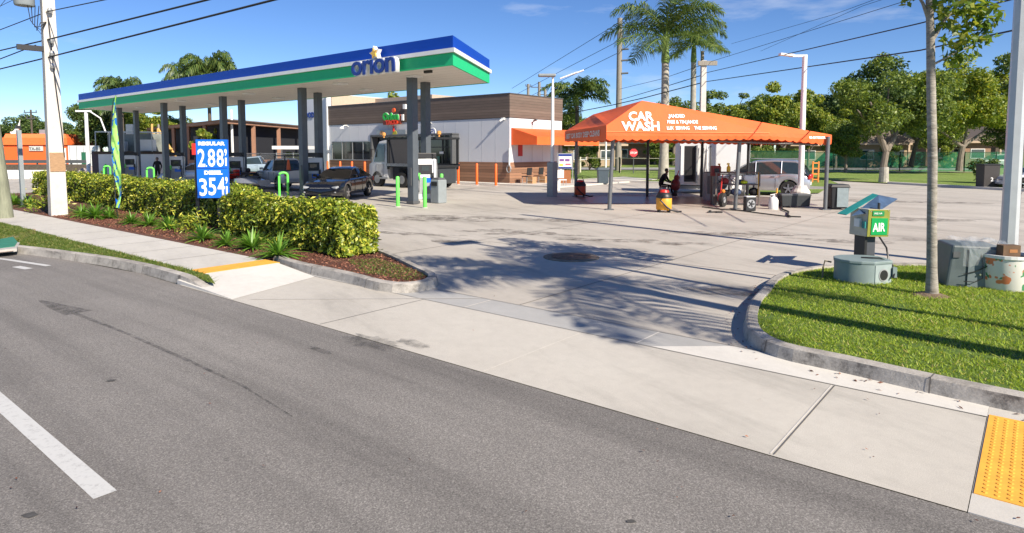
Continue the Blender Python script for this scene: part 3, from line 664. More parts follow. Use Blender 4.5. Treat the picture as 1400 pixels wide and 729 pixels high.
# gooseneck wall lamps
def lamp(x,z,on=1):
    b=MB(); b.tube([(x,0,z),(x,-.15,z+.12),(x,-.4,z+.10),(x,-.62,z-.08)],.035,8); o=b.build('wall_lamp',M_white,st,smooth=True)
    MB().lathe([(.05,.10),(.10,.06),(.20,-.06),(.19,-.06)],(x,-.66,z-.10),16).build('lamp_shade',M_white,o,smooth=True)
for px in (478,591): lamp(X(px),4.22)
b=MB(); b.box((-.45,-.12,4.35),(.2,.24,.12)); b.cyl((-.45,-.2,4.3),(-.5,-.42,4.18),.06); b.build('security_camera',M_white,st)
b=MB(); b.tube([(.02,2.4,4.15),(.25,2.4,4.3)],.04,8); b.box((.3,2.4,4.32),(.26,.16,.1),ry=-.3); b.tube([(.03,2.4,4.1),(.03,2.4,3.8)],.02,6); b.build('side_lamp',M_dgrey,st)
# blade sign (round) and taco sign
t=thing('round_sign','round white blade sign with a blue emblem over the store entrance','sign',(*W(onv(592,32.6),32.6),3.55),RZ)
MB().cyl((0,-.03,0),(0,.03,0),.36,n=28).build('disc',M_white,t); MB().cyl((0,-.045,0),(0,-.031,0),.26,n=24).build('ring',M_bluel,t); MB().cyl((0,-.055,0),(0,-.046,0),.19,n=24).build('ring_centre',M_white,t); text('lettering','C',.34,M_bluel,t,(-.11,-.058,-.12),0,90,.004,.01)
MB().cyl((0,.03,0),(0,.5,0),.03).build('bracket',M_dgrey,t)
tx=onv(530,33.0); q=W(tx,32.85); t=thing('taco_sign','green ORION and red TACO channel-letter sign on the brown store parapet','sign',(*q,4.2),RZ)
MB().box((.8,.02,.42),(2.1,.12,.75)).build('backing',mat('sign_backing',(.30,.06,.03),.5),t,bevel=.05)
text('lettering','Orion',.72,mat('taco_green',(.03,.42,.06),.4),t,(-.12,-.1,.42),0,90,.05,.045)
text('lettering','Orion',.72,M_white,t,(-.12,-.035,.42),0,90,.02,.075)
text('lettering','TACO',.44,mat('taco_red',(.75,.05,.015),.4),t,(.22,-.1,.06),0,90,.05,.035,sx=1.1)
MB().cyl((1.05,-.06,1.12),(1.05,.04,1.12),.17,n=16).build('ball_emblem',mat('taco_orange',(.85,.12,.03),.4),t); MB().box((1.0,-.02,-.28),(.12,.08,.42)).build('stem_emblem',M_red,t)
MB().box((2.05,.0,.55),(.18,.12,.45)).build('side_panel',M_white,t); MB().box((2.25,.05,1.35),(.25,.2,.35)).build('junction_box',M_white,t)
# small signs above the truck
b=thing('banner_board','pale board with two round emblems fixed above the store entrance','sign',(*W(onv(536,32.9),32.9),3.45),RZ)
MB().box((0,0,.12),(3.4,.06,.55)).build('board',M_steel,b)
for k_,m_ in ((-1.05,mat('emb_o',(.7,.35,.15),.5)),(.45,mat('emb_y',(.5,.45,.05),.5))): MB().cyl((k_,-.05,.1),(k_,-.03,.1),.25,n=20).build('emblem',m_,b)
# orange bollards along the store
obs=[(449,250.5),(466,249),(482,248.5),(499.5,248),(626.7,253),(652,253.3),(678,254.2)]
obl=['orange bollard at the far left end of the store windows','second orange bollard below the store windows','third orange bollard below the store windows','orange bollard beside the nose of the tow truck','orange bollard behind the tail of the tow truck','middle orange bollard before the blank white store wall','orange bollard nearest the right corner of the store']
for q,l_ in zip(obs,obl):
    uu=onv(q[0],31.2); bollard(W(uu,31.2),1.42,.085,M_orange,l_,'orange bollards along the store')
# chairs under the awning
def chair(name):
    t=thing(name,'','chair'); 
    MB().box((0,0,.45),(.5,.48,.06)).build('seat',M_black,t,bevel=.02); MB().box((0,.23,.78),(.5,.06,.5),rx=-.12).build('backrest',M_black,t,bevel=.02)
    for x in (-.22,.22):
        for y in (-.2,.2): MB().cyl((x,y,0),(x*.95,y*.95,.44),.02).build('leg',M_steel,t)
        MB().box((x*1.15,0,.66),(.05,.42,.04)).build('armrest',M_black,t)
    return t
ch=chair('waiting_chair'); cl=['black chair nearest the store corner under the orange awning','middle black chair under the orange awning','black chair farthest along the wall under the orange awning']
for i,(px) in enumerate((720,736,752)):
    vv=onu(px,26.3); q=W(26.3,vv)
    if i==0: ch.location=(*q,.09); ch.rotation_euler=(0,0,RZ-R(90)+math.pi*0+R(0)); ch['label']=cl[0]; ch['group']='waiting chairs under the awning'
    else: inst(ch,(*q,.09),RZ-R(90),cl[i],'waiting chairs under the awning')
# planters/boxes between chairs
for i,px in enumerate((727,744)):
    vv=onu(px,25.9); q=W(25.9,vv); t=thing('crate',['wooden crate with round front between the first two waiting chairs','wooden crate between the middle and last waiting chairs'][i],'crate',(*q,.09),RZ,group='crates by the chairs')
    MB().box((0,0,.22),(.45,.45,.44)).build('box',mat('crate_wood',(.42,.24,.12),.8),t); MB().box((0,-.235,.22),(.5,.02,.06)).build('slat',M_tan,t)
q=D(769,0,40); t=thing('white_chair','white slatted chair beside the poster board near the lamp post','chair',(q[0],40,.0),R(20))
MB().box((0,0,.45),(.5,.45,.05)).build('seat',M_white,t); MB().box((0,.22,.8),(.5,.05,.5)).build('backrest',M_white,t)
for x in (-.22,.22):
    for y in (-.2,.2): MB().cyl((x,y,0),(x,y,.44),.02).build('leg',M_steel,t)
# white tub, orange drum, poster board
q=D(764,0,36.5); t=thing('white_bucket','tall white bucket standing right of the lamp post base','bucket',(q[0]-.1,36.5,0)); MB().lathe([(.22,0),(.25,.55),(.26,.56),(.23,.56)],n=16).build('tub',M_white,t); MB().tube([(-.25,0,.5),(-.1,-.2,.35),(.1,-.2,.35),(.25,0,.5)],.01,5).build('handle',M_steel,t)
q=D(774,0,43); t=thing('poster_board','framed colour poster board with blue header on an orange stand by the store','sign',(q[0],43,0),R(-8))
MB().box((0,0,1.55),(.95,.08,1.05)).build('frame',M_steel,t); MB().box((0,-.05,1.55),(.86,.02,.96)).build('poster',M_white,t)
MB().box((0,-.062,1.95),(.86,.01,.14)).build('header',M_bluel,t); MB().box((0,-.062,1.12),(.86,.01,.10)).build('footer',M_bluel,t)
b=MB()
for x in (-.22,.15): b.box((x,-.063,1.62),(.3,.01,.16))
b.build('picture_block',mat('poster_violet',(.22,.10,.30),.6),t); b=MB(); b.box((-.25,-.063,1.3),(.25,.01,.13)); b.build('yellow_block',mat('poster_yellow',(.75,.55,.05),.6),t); b=MB(); b.box((.2,-.063,1.34),(.35,.01,.1)); b.build('pink_block',mat('poster_pink',(.6,.15,.2),.6),t)
MB().box((0,.0,.5),(.75,.3,.9)).build('stand',mat('stand_rust',(.35,.13,.05),.7),t); 
for x in (-.5,.5): MB().box((x,0,1.05),(.05,.06,2.1)).build('post',M_steel,t)
# ------------------------------------------------------------------ CAR WASH TENT
cwd=thing('car_wash_canopy','orange car wash tent with scalloped valance and white CAR WASH lettering','canopy',(7.5,27.5))
NL=(3.47,23.9); NK=(9.55,24.1); NR=(11.95,24.25); FR=(11.6,31.4); FL=(2.72,31.3)
zt_=3.02
def PZ(x,y,z): return (x,y,z)
apx=D(878,137.7,24.35); bpx=D(811,156.5,29.6)
A_=Vector(apx); B_=Vector(bpx)
c1=Vector(D(829,171.5,23.9)); c2=Vector(D(1052,182.0,24.1)); c3=Vector(D(1137,184.5,24.4)); c4=Vector((FR[0],FR[1],2.95)); c5=Vector(D(772.5,179.7,31.2))
def tri(mb,a_,b_,c_,n=7,sag=.10):
    pts={}
    k0=len(mb.v); idx={}
    for i in range(n+1):
        for j in range(n+1-i):
            k=n-i-j; p=(a_*i+b_*j+c_*k)/n; s_=sag*27*(i*j*k)/n**3; p=p+Vector((0,0,-s_)); idx[(i,j)]=len(mb.v); mb.v.append(tuple(p))
    for i in range(n):
        for j in range(n-i):
            mb.f.append((idx[(i,j)],idx[(i+1,j)],idx[(i,j+1)]))
            if j<n-i-1: mb.f.append((idx[(i+1,j)],idx[(i+1,j+1)],idx[(i,j+1)]))
rf=MB(); c1f=Vector(D(829,180.2,23.88)); tri(rf,A_,c1f,c2,sag=.0); tri(rf,A_,c1,c1f,n=2,sag=0); tri(rf,A_,c2,c3,sag=.0); tri(rf,A_,c3,c4); tri(rf,A_,c4,B_); tri(rf,B_,c4,c5); tri(rf,B_,c5,c1); tri(rf,A_,B_,c1,sag=.05)
rfo=rf.build('roof_canvas',M_canvas,cwd,world=True)
b_=bmesh.new(); b_.from_mesh(rfo.data); bmesh.ops.remove_doubles(b_,verts=b_.verts,dist=.001); bmesh.ops.recalc_face_normals(b_,faces=b_.faces); b_.to_mesh(rfo.data); b_.free()
def valance(p,q,h0,h1,name='valance',sc=.32,dep=.06):
    p=Vector(p);q=Vector(q); L_=(q-p).length; n=max(8,int(L_/sc))*8; top=[];bot=[]
    nn=Vector((q-p).y and ((q-p).y,-(q-p).x,0) or (0,-1,0)).normalized()
    for i in range(n+1):
        t=i/n; a_=p+(q-p)*t; h=h0+(h1-h0)*t; ph=(i%8)/8*math.pi; wv=.03*math.sin(i/n*L_*2.3)
        top.append(a_+nn*.01); bot.append(a_-Vector((0,0,h-dep+abs(math.sin(ph))*dep))+nn*(.01+wv*.6))
    mid=[(a_+b_)/2+nn*.012 for a_,b_ in zip(top,bot)]
    return MB().loft([top,mid,bot],closed=False,caps=False).build(name,M_canvas,cwd,world=True)
valance(c1f,c2,.33,.26); valance(c2,c3,.26,.40); valance(c3,c4,.38,.45); valance(c5,c1,.50,.60); valance(c4,c5,.45,.5)
MB().tube([c1f+Vector((0,-.02,0)),(c1f+c2)/2+Vector((0,-.03,-.01)),c2+Vector((0,-.02,0))],.014,5).build('hem_seam',mat('hem',(.92,.30,.10),.6),cwd,world=True)
# posts
M_post=mat('post_grey',(.17,.175,.18),.45,.5)
pg=[((833,287),c1,.35),((1005,286),None,0),((1128,287),c3,0),((787,268.5),c5,0)]
tops={0:2.75,1:2.72,2:2.6,3:2.75}
for i,(p_,_,_2) in enumerate(pg):
    q=G(*p_); lean=.12 if i in (0,1) else .02
    ps=MB().cyl((q[0],q[1],0),(q[0]+lean,q[1],tops[i]+.15),.075,n=14).build('post',M_post,cwd,world=True,smooth=True)
    MB().box((q[0],q[1],.015),(.32,.32,.03)).build('base_plate',M_post,ps,world=True)
for q in ((6.55,31.3),(9.2,31.4),(11.4,31.3)): MB().cyl((q[0],q[1],0),(q[0],q[1],2.8),.07,n=12).build('post',M_black,cwd,world=True)
fr_=MB()
for p_,q_ in (((3.6,24.3,2.72),(11.6,24.7,2.45)),((3.6,24.05,2.78),(2.85,31.2,2.8)),((2.85,31.2,2.8),(11.5,31.3,2.8)),((11.6,24.7,2.45),(11.3,31.2,2.7)),((6.5,24.1,2.75),(6.5,31.2,2.8)),((9.2,24.2,2.7),(9.2,31.2,2.8))): fr_.tube([p_,q_],.04,8)
fr_.build('frame_tube',M_post,cwd,world=True)
# lettering on the front slope: plane through c1,c2,A
nrm=(c2-c1f).cross(A_-c1f).normalized(); ex=nrm.cross(Vector((0,0,1))).normalized(); ex=ex if ex.x>0 else -ex; ey=nrm.cross(ex)
if ey.z<0: ey=-ey
nrm=ex.cross(ey)
if nrm.y>0: nrm=-nrm
def slope_text(body,px,py,hpx,m,bold,wpx=None,off=.022,name='lettering'):
    # place the baseline start where the ray of the pixel meets the slope
    r=Vector(ray(px,py)); o=Vector((0,0,H)); t=(c1f-o).dot(nrm)/r.dot(nrm); P=o+r*t
    dist=P.y; size=hpx/FPX*dist/.70/abs(ey.z)
    cu=bpy.data.curves.new(name,'FONT'); cu.body=body; cu.size=size; cu.extrude=.004; cu.offset=bold*size; cu.resolution_u=3
    tt=bpy.data.objects.new('tmp',cu); COL.objects.link(tt); dg=bpy.context.evaluated_depsgraph_get(); me=bpy.data.meshes.new_from_object(tt.evaluated_get(dg)); bpy.data.objects.remove(tt)
    xs=[v.co.x for v in me.vertices]; k=1
    if wpx: k=(wpx/FPX*dist)/(max(xs)-min(xs))
    for v in me.vertices:
        q=P+ex*(v.co.x*k)+ey*v.co.y+nrm*(off+v.co.z); v.co=WM[cwd.name].inverted()@q
    me.materials.clear(); me.materials.append(m); o_=bpy.data.objects.new(name,me); COL.objects.link(o_); o_.parent=cwd; return o_
M_letter=mat('letter_white',(.88,.88,.86),.5,var=.02)
slope_text('CAR',859.5,165,11.7,M_letter,.036,34); slope_text('WASH',851,178.5,11.7,M_letter,.036,52)
slope_text('.JANDED',913,161.2,4.6,M_letter,.028,23); slope_text('FREE & TIN.JANDE',912,169.2,4.4,M_letter,.028,42)
slope_text('LUX  SERVING',911.5,177.6,4.4,M_letter,.028,31); slope_text('THE SERVING',949,177.6,4.4,M_letter,.028,31)
slope_text('BB EXTERIOR',1105,191.0,3.0,M_letter,.03,22,off=.10)
# lettering on left valance
ev=(c1-c5).normalized()
tl=text('lettering','BEST CAR BODY DEEP CLEANS',.30,M_letter,cwd,(0,0,0),0,90,.004,.012)
xs=[v.co.x for v in tl.data.vertices]; kx=(c1-c5).length*.82/(max(xs)-min(xs))
nl=Vector((-ev.y,ev.x,0)).normalized()
if nl.x>0: nl=-nl
for v in tl.data.vertices:
    q=c5+ev*((c1-c5).length*.08+v.co.x*kx)+Vector((0,0,-.36+v.co.z))+nl*(.06+abs(v.co.y)*.3); v.co=WM[cwd.name].inverted()@q
# damp patch on the wash floor
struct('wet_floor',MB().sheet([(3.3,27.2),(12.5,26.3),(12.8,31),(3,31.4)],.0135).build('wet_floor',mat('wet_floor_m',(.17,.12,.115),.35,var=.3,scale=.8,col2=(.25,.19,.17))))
# ------------------------------------------------------------------ STREET POLES
def lightpole(name,px,py,ytop,r0,r1,label,base=True,head=1,headlen=.9,m=None,d=None):
    q=G(px,py); d_=q[1]; zt=D(px,ytop,d_)[2]
    t=thing(name,label,'lamp post',(*q,0)); MB().cyl((0,0,0),(0,0,zt),r0,r1,n=10).build('pole',m or M_white,t,smooth=True)
    if base: MB().lathe([(.32,0),(.30,.12),(.24,.7),(.0+.22,.75)],n=4).build('base',M_conc,t)
    return t,zt
t,zt=lightpole('parking_lamp',755,269,119,.10,.07,'slim white lot lamp post with a round head left of the car wash')
for o in list(t.children):
    if o.name.startswith('base'): bpy.data.objects.remove(o)
MB().lathe([(.26,0),(.26,1.65),(.2,1.68)],n=4).build('base',M_mgrey,t)
MB().box((-.28,0,zt+.55),(.85,.4,.14)).build('lamp_head',M_grey,t,bevel=.05); b=MB(); b.box((.75,.1,zt+.55),(.85,.3,.05),ry=-.35); b.box((1.25,.15,zt+.72),(.5,.35,.05),ry=-.35); b.build('flood_bracket',M_white,t); MB().cyl((0,0,zt-.05),(0,0,zt+.5),.05).build('neck',M_white,t)
t,zt=lightpole('parking_lamp',1094,272,76,.135,.11,'white square lot lamp post rising right of the silver minivan')
for o in list(t.children):
    if o.name.startswith('base'): bpy.data.objects.remove(o)
MB().lathe([(.42,0),(.42,.35),(.30,.5),(.26,.62)],n=16).build('base',M_new,t)
b=MB(); b.box((-.3,0,zt-.02),(.8,.12,.10)); b.box((-.85,0,zt+.03),(.6,.3,.09),ry=.1); b.build('lamp_head',M_white,t)
# tall pole by the painted planter
q=D(1377,370,12.1); t=thing('steel_pole','thick pale grey steel pole rising behind the painted planter','pole',(q[0],12.1,.1)); 
MB().cyl((0,0,0),(0,0,9.5),.145,.11,n=8).build('pole',mat('pole_paint',(.50,.52,.54),.4,.2,var=.08,scale=3),t); MB().box((0,0,.04),(.5,.5,.08)).build('base_plate',M_steel,t)
b=MB(); b.tube([(.12,-.06,0),(.12,-.06,9)],.012,5); b.build('conduit',M_rubber,t)
# big concrete utility pole at left
q=G(80,298); t=thing('utility_pole','square concrete utility pole with grey transformer and wooden patch on the left sidewalk','utility pole',(*q,0),R(46))
UPH=9.0
MB().box((0,0,UPH/2+.0),(.47,.47,UPH),taper=.66).build('shaft',M_cone,t,bevel=.02)
MB().box((0.01,-.222,1.85),(.42,.05,.62)).build('timber_patch',mat('patch_timber',(.36,.22,.12),.85,var=.25,scale=8,stretch=(1,1,4)),t)
tz=D(75,10,21.3)[2]
tr=MB(); tr.lathe([(.26,0),(.28,.05),(.28,.95),(.22,1.02)],(-.62,-.05,tz-.05),18); tro=tr.build('transformer',M_grey,t,smooth=True); MB().box((-.33,-.02,tz+.5),(.2,.1,.5)).build('bracket',M_steel,tro)
tr=MB(); tr.box((-.5,-.05,D(75,68,21.3)[2]),(.75,.16,.16)); tr.build('junction_box',M_black,t)
wr=MB()
for k in range(4): wr.tube([(-.55+.1*k,-.1,tz),(-.5+.05*k,-.15,tz-.5-.1*k),(-.25,-.2,tz-.9+.12*k),(-.1,-.22,tz-.5)],.012,4)
wr.tube([(-.05,-.25,6.5),(.05,-.27,4.4),(.16,-.25,2.9),(.2,-.24,2.0)],.016,5); wr.build('loose_wire',M_rubber,t)
for z_ in (5.75,5.35,4.95,6.7): b=MB(); b.cyl((0,-.35,z_),(0,.3,z_),.03); b.lathe([(.06,-.08),(.08,0),(.05,.08)],(-.0,-.3,z_),8); b.build('insulator',M_steel,t)
# wooden pole at the left edge
q=G(4,302); t=thing('timber_pole','greenish weathered timber pole at the left edge of the verge','utility pole',(q[0]+.02,q[1],0))
MB().cyl((0,0,0),(-.32,.0,4.25),.28,.215,n=20).build('shaft',M_wood,t,smooth=True); MB().lathe([(.215,0),(.215,1.8),(.15,1.84)],(-.32,0,4.25),20).build('top',M_wood,t,smooth=True)
# grey square post in the hedge
q=D(30,250,24.5); t=thing('steel_post','slender grey steel post standing in the hedge at the far left','post',(q[0],24.5,0),RZ)
MB().box((0,0,D(26,178,24.5)[2]/2),(.17,.13,D(26,178,24.5)[2]),ry=-.03).build('post',M_grey,t); MB().box((-.1,0,D(26,174,24.5)[2]),(.16,.15,.12)).build('cap',M_black,t)
# ------------------------------------------------------------------ PRICE SIGN
q=W(18.45,8.15); sx0=D(269.4,190.5,17.2); sx1=D(310.3,192,17.2)
pcx=(sx0[0]+sx1[0])/2; sw_=sx1[0]-sx0[0]; zt=D(290,191,17.2)[2]; zb=D(290,270.5,17.2)[2]
t=thing('price_sign','blue fuel price board reading REGULAR 2.88 and DIESEL 3.54 by the hedge','sign',(pcx,17.2,0),R(8))
pn=MB().box((0,0,(zt+zb)/2),(sw_,.10,zt-zb)).build('panel',M_signblue,t)
MB().box((0,-.055,(zt+zb)/2+.02),(sw_-.02,.01,.012)).build('divider',M_bluel,pn)
hh=zt-zb
def pt(body,size,x,z,w,bold,ax='LEFT'):
    o=text('lettering',body,size,M_ssign,pn,(0,-.055,0),0,90,.004,bold)
    xs=[v.co.x for v in o.data.vertices]; k=w/(max(xs)-min(xs)); x0=min(xs); zs=[v.co.z for v in o.data.vertices]; z0=min(zs); kz=size/(max(zs)-z0)
    for v in o.data.vertices: v.co.x=x+(v.co.x-x0)*k; v.co.z=z+(v.co.z-z0)*kz
def F(fx,fz): return (-sw_/2+sw_*fx, zt-hh*fz)
def ptf(body,fx0,fx1,fz0,fz1,bold=.02):
    x,z=F(fx0,fz1); pt(body,hh*(fz1-fz0),x,z,sw_*(fx1-fx0),bold)
ptf('REGULAR',.08,.93,.035,.10,.006)
ptf('2',.05,.28,.16,.465,.006); ptf('.',.30,.335,.44,.465,.012); ptf('8',.37,.60,.16,.465,.006); ptf('8',.65,.87,.16,.465,.006); ptf('9',.90,.975,.16,.28,.002); ptf('1',.915,.965,.31,.45,.002)
ptf('DIESEL',.24,.82,.53,.60,.006)
ptf('3',.07,.31,.665,.965,.006); ptf('5',.36,.60,.655,.955,.006); ptf('4',.65,.88,.645,.945,.006); ptf('9',.90,.975,.64,.76,.002); ptf('1',.915,.965,.80,.94,.002)
for x in (-sw_/2-.04,-sw_/2+.50): MB().box((x,.09,1.35 if x<-.3 else .55),(.09,.07,2.5 if x<-.3 else 1.0)).build('post',M_black,t)
MB().box((-sw_/2-.06,.02,zt-.25),(.10,.10,.30)).build('reflector',M_red,t)
# ------------------------------------------------------------------ FEATHER FLAG
q=G(161,303); t=thing('feather_flag','tall green and blue feather flag planted beside the sidewalk before the hedge','flag',(*q,0))
fz=lambda y:D(160,y,q[1])[2]
fx=lambda px:(px-160.5)/FPX*q[1]*1.0
rows=[(131,165,165.5),(140,162,166),(155,159,166.3),(175,157.3,166),(195,157,166.5),(215,157.5,165.5),(232,158,167),(245,159,167.5),(258,161,168.5),(268,163,168),(276,160,166),(284,159,163)]
k=NB('flag_cloth',.6); 
ds=k.ramp(k.noise(2.6,2,.5,(2.5,1,1)),[(.0,(.30,.66,.12)),(.50,(.36,.72,.16)),(.53,(.30,.66,.14)),(.545,(.01,.20,.58)),(.61,(.0,.12,.50)),(.63,(.45,.70,.20))]); k.col(ds)
fb=MB(); 
for i in range(len(rows)-1):
    y0,a0,b0=rows[i]; y1,a1,b1=rows[i+1]
    for j in range(4):
        f0=j/4;f1=(j+1)/4; w0=.05*math.sin(i*.9)
        fb.add([(fx(a0+(b0-a0)*f0),.05*math.sin(i*.9+f0*3),fz(y0)),(fx(a0+(b0-a0)*f1),.05*math.sin(i*.9+f1*3),fz(y0)),(fx(a1+(b1-a1)*f1),.05*math.sin((i+1)*.9+f1*3),fz(y1)),(fx(a1+(b1-a1)*f0),.05*math.sin((i+1)*.9+f0*3),fz(y1))],[(0,1,2,3)])
ffb=fb.build('banner',k.m,t,smooth=True)
bl=MB(); bl.add([(fx(159),-.02,fz(271)),(fx(165),-.03,fz(276)),(fx(163.5),-.02,fz(285)),(fx(160),-.01,fz(281))],[(0,1,2,3)]); bl.build('banner_tail',M_signblue,t)
MB().tube([(0.02,.02,0),(fx(158.6),.02,fz(284)),(fx(157.5),.02,fz(230)),(fx(156.6),.02,fz(190)),(fx(157.5),.02,fz(160)),(fx(161),.02,fz(138)),(fx(165),.02,fz(130))],[.02,.018,.017,.016,.013,.01,.007],8).build('pole',M_black,t,smooth=True)
# ------------------------------------------------------------------ HEDGES
def hedge(name,label,u0_,u1_,vf0,vf1,wd_,h0,h1,n,density=1.0):
    t=thing(name,label,'hedge',(*W(u0_,vf0),.1),group='hedge behind the mulch bed')
    L_=u1_-u0_
    def P(fu,fv,z):   # fu 0..1 along, fv 0..1 across
        u=u0_+fu*L_; v=vf0+(vf1-vf0)*fu+fv*wd_; return u,v,z
    # core
    m_=.14
    core=[W(*P(m_/L_,.18,0)[:2]),W(*P(1-m_/L_,.18,0)[:2]),W(*P(1-m_/L_,.82,0)[:2]),W(*P(m_/L_,.82,0)[:2])]
    MB().prism(core,.12,h0-.10).build('stems',M_core,t,world=True)
    # leaves on a rounded shell
    fr=rng.random((n,3)); c=np.zeros((n,3)); nn=np.zeros((n,3))
    a_top=L_*wd_; a_f=L_*h0; a_e=wd_*h0; tot=a_top+2*a_f*0.9+2*a_e
    sel=rng.random(n)*tot; fu=fr[:,0].copy(); fv=fr[:,1].copy(); z=fr[:,2]*h0
    top=sel<a_top; fr_m=(sel>=a_top)&(sel<a_top+a_f); bk=(sel>=a_top+a_f)&(sel<a_top+1.8*a_f); en=sel>=a_top+1.8*a_f
    z[top]=h0; fv[fr_m]=0; fv[bk]=1; e0=en&(rng.random(n)<.8 if u0_<15 else rng.random(n)<.5); fu[e0]=0; fu[en&~e0]=1
    z=np.clip(z,.10*0+.06,h0)
    u=u0_+fu*L_; v=vf0+(vf1-vf0)*fu+fv*wd_
    # round the top edges and make lumps
    lump=.03*np.sin(u*3.1+z*4)+.03*np.sin(u*7.3+v*5)+.035*np.sin(z*9+u*2)+.04*np.sin(u*17+z*13+v*11)+np.where(rng.random(n)<.04,rng.uniform(.03,.11,n),0)
    dep=np.abs(rng.normal(0,.05,n))-lump
    nu=np.where(e0,-1,np.where(en&~e0,1,0)).astype(float); nv=np.where(fr_m,-1,np.where(bk,1,0)).astype(float); nz=top.astype(float)
    ed=np.clip((z-(h0-.16))/.16,0,1)**2*.10
    v=v+np.where(fr_m,ed,0)-np.where(bk,ed,0); u=u+np.where(e0,ed,0)
    zt_=np.where(top,h0-.10*np.clip(1-np.minimum(fv,1-fv)/.18,0,1)**2-.10*np.clip(1-fu*L_/.2,0,1)**2,z)
    u=u-nu*dep; v=v-nv*dep; zt_=zt_-nz*dep*1.1
    c[:,0]=u*U[0]+v*V[0]; c[:,1]=u*U[1]+v*V[1]; c[:,2]=zt_+.1*0
    nn[:,0]=nu*U[0]+nv*V[0]; nn[:,1]=nu*U[1]+nv*V[1]; nn[:,2]=nz+.5
    c[:,0]-=t.location[0]; c[:,1]-=t.location[1]
    sz=np.where(rng.random((n,1))<.25,1.35,np.where(rng.random((n,1))<.3,.7,1.0)); vv,ff=leafset(c,nn*1.0,.095*sz,.042*sz); fast('foliage',vv,ff,ML_hedge,t)
hedge('hedge','clipped yellow green hedge nearest the drive, right of the price sign',10.55,16.1,7.62,8.0,.92,.98,.98,26000)
hedge('hedge','long clipped yellow green hedge running left behind the feather flag',16.9,39.0,8.5,9.9,1.12,1.08,1.08,42000)
# fern-like clumps
def clump(i,loc,r,label):
    t=thing('agave_clump',label,'plant',(*loc,.1),group='green strappy plants along the sidewalk')
    vs=[];fs=[]
    n=84; r*=1.15
    for k_ in range(n):
        a_=rng.uniform(0,2*math.pi); el=rng.uniform(.25,1.35); ln=r*rng.uniform(.7,1.15); wd_=.017*rng.uniform(.8,1.3)*r/.42*1.1
        d=np.array([math.cos(a_),math.sin(a_)]); sd=np.array([-d[1],d[0],0])*wd_
        pts=[]
        for q_ in range(5):
            s=q_/4; rr=ln*s*math.cos(el)*(1+.25*s); zz=ln*s*math.sin(el)-ln*.45*s*s*math.cos(el)
            pts.append(np.array([d[0]*rr,d[1]*rr,zz+.02]))
        ws=[.5,1,.9,.6,.05]; b0=len(vs)
        for q_ in range(5): vs+= [pts[q_]-sd*ws[q_],pts[q_]+np.array([0,0,-.012*ws[q_]]),pts[q_]+sd*ws[q_]]
        for q_ in range(4):
            for e in (0,1): fs.append((b0+q_*3+e,b0+q_*3+e+1,b0+q_*3+e+4,b0+q_*3+e+3))
    fast('leaves',np.array(vs),np.array(fs),ML_fern,t)
    MB().lathe([(.05,0),(.06,.05),(.02,.09)],n=8).build('root_crown',M_core,t)
cps=[(381,352,.50),(346,341,.46),(310,336,.36),(277,329,.44),(231,313,.42),(204,309,.40),(180,306,.38),(130,298,.55),(112,296,.45),(150,299,.38),(20,280,.5),(38,283,.45),(-6,280,.5)]
cn=['largest strappy plant at the right end of the mulch bed','strappy plant second from the right end of the bed','small strappy plant third from the right end of the bed','tall strappy plant just left of the price sign','strappy plant between price sign and feather flag, nearer the sign','strappy plant between price sign and feather flag, middle of the three','strappy plant just right of the feather flag foot','leafy strappy plant between concrete pole and flag, larger one','strappy plant just right of the concrete pole','strappy plant just left of the feather flag foot','strappy plant just right of the timber pole','strappy plant by the hedge left of the concrete pole','strappy plant behind the timber pole']
for i,((px,py,r),l_) in enumerate(zip(cps,cn)): clump(i,G(px,py,.1),r,l_)
# croton-like clump at price sign foot
t=thing('croton_bush','yellow leafy croton bush at the foot of the price sign','bush',(*G(262,318,.1),.1))
c=rng.normal(size=(420,3))*np.array([.22,.22,.15])+np.array([0,0,.26]); vv,ff=leafset(c,np.array([0,0,.8]),.16,.03); fast('foliage',vv,ff,ML_hedge,t); MB().cyl((0,0,0),(0,0,.3),.02).build('stem',M_core,t)
t=thing('croton_bush','yellow leafy croton bush in the shade beside the concrete pole','bush',(*G(66,290,.1),.1))
c=rng.normal(size=(420,3))*np.array([.3,.3,.18])+np.array([0,0,.35]); vv,ff=leafset(c,np.array([0,0,.8]),.18,.04); fast('foliage',vv,ff,ML_hedge,t); MB().cyl((0,0,0),(0,0,.3),.02).build('stem',M_core,t)
# ------------------------------------------------------------------ AIR STATION AND BOXES
q=D(1185,350,11.7); t=thing('air_machine','tilted olive tyre air machine with green AIR sign under a teal hood','air pump',(q[0],11.7,.1),R(14))
zz=lambda y:D(1185,y,11.7)[2]-.1
MB().box((-.03,.03,zz(335)-.25),(.27,.2,.9)).build('pedestal',mat('pedestal_slate',(.06,.065,.08),.5),t)
MB().box((-.145,-.0,zz(335)-.25),(.05,.25,.9)).build('pedestal_rail',M_black,t)
M_olive=mat('olive_yellow',(.22,.23,.03),.55,var=.15,scale=6); M_beige=mat('beige_box',(.50,.47,.38),.6)
bz=(zz(285)+zz(322))/2; bh=zz(285)-zz(322)
bx=MB().box((.02,.0,bz),(.46,.42,bh),ry=R(2)).build('cabinet',M_beige,t,bevel=.012)
MB().box((.02,-.216,bz),(.455,.014,bh-.01),ry=R(2)).build('front_panel',M_olive,bx)
MB().box((.03,-.228,bz-.06),(.345,.012,.30),ry=R(2)).build('air_panel',mat('air_green',(.0,.30,.07),.4,var=.03),bx)
o=text('lettering','AIR',.215,M_letter,bx,(-.115,-.237,bz-.145),0,90,.003,.004,sx=.78)
MB().box((.0,-.228,bz+.175),(.25,.012,.09),ry=R(2)).build('top_label',mat('label_green',(.01,.22,.06),.4),bx)
text('lettering','FREE AIR',.045,M_letter,bx,(-.10,-.237,bz+.16),0,90,.002,.0)
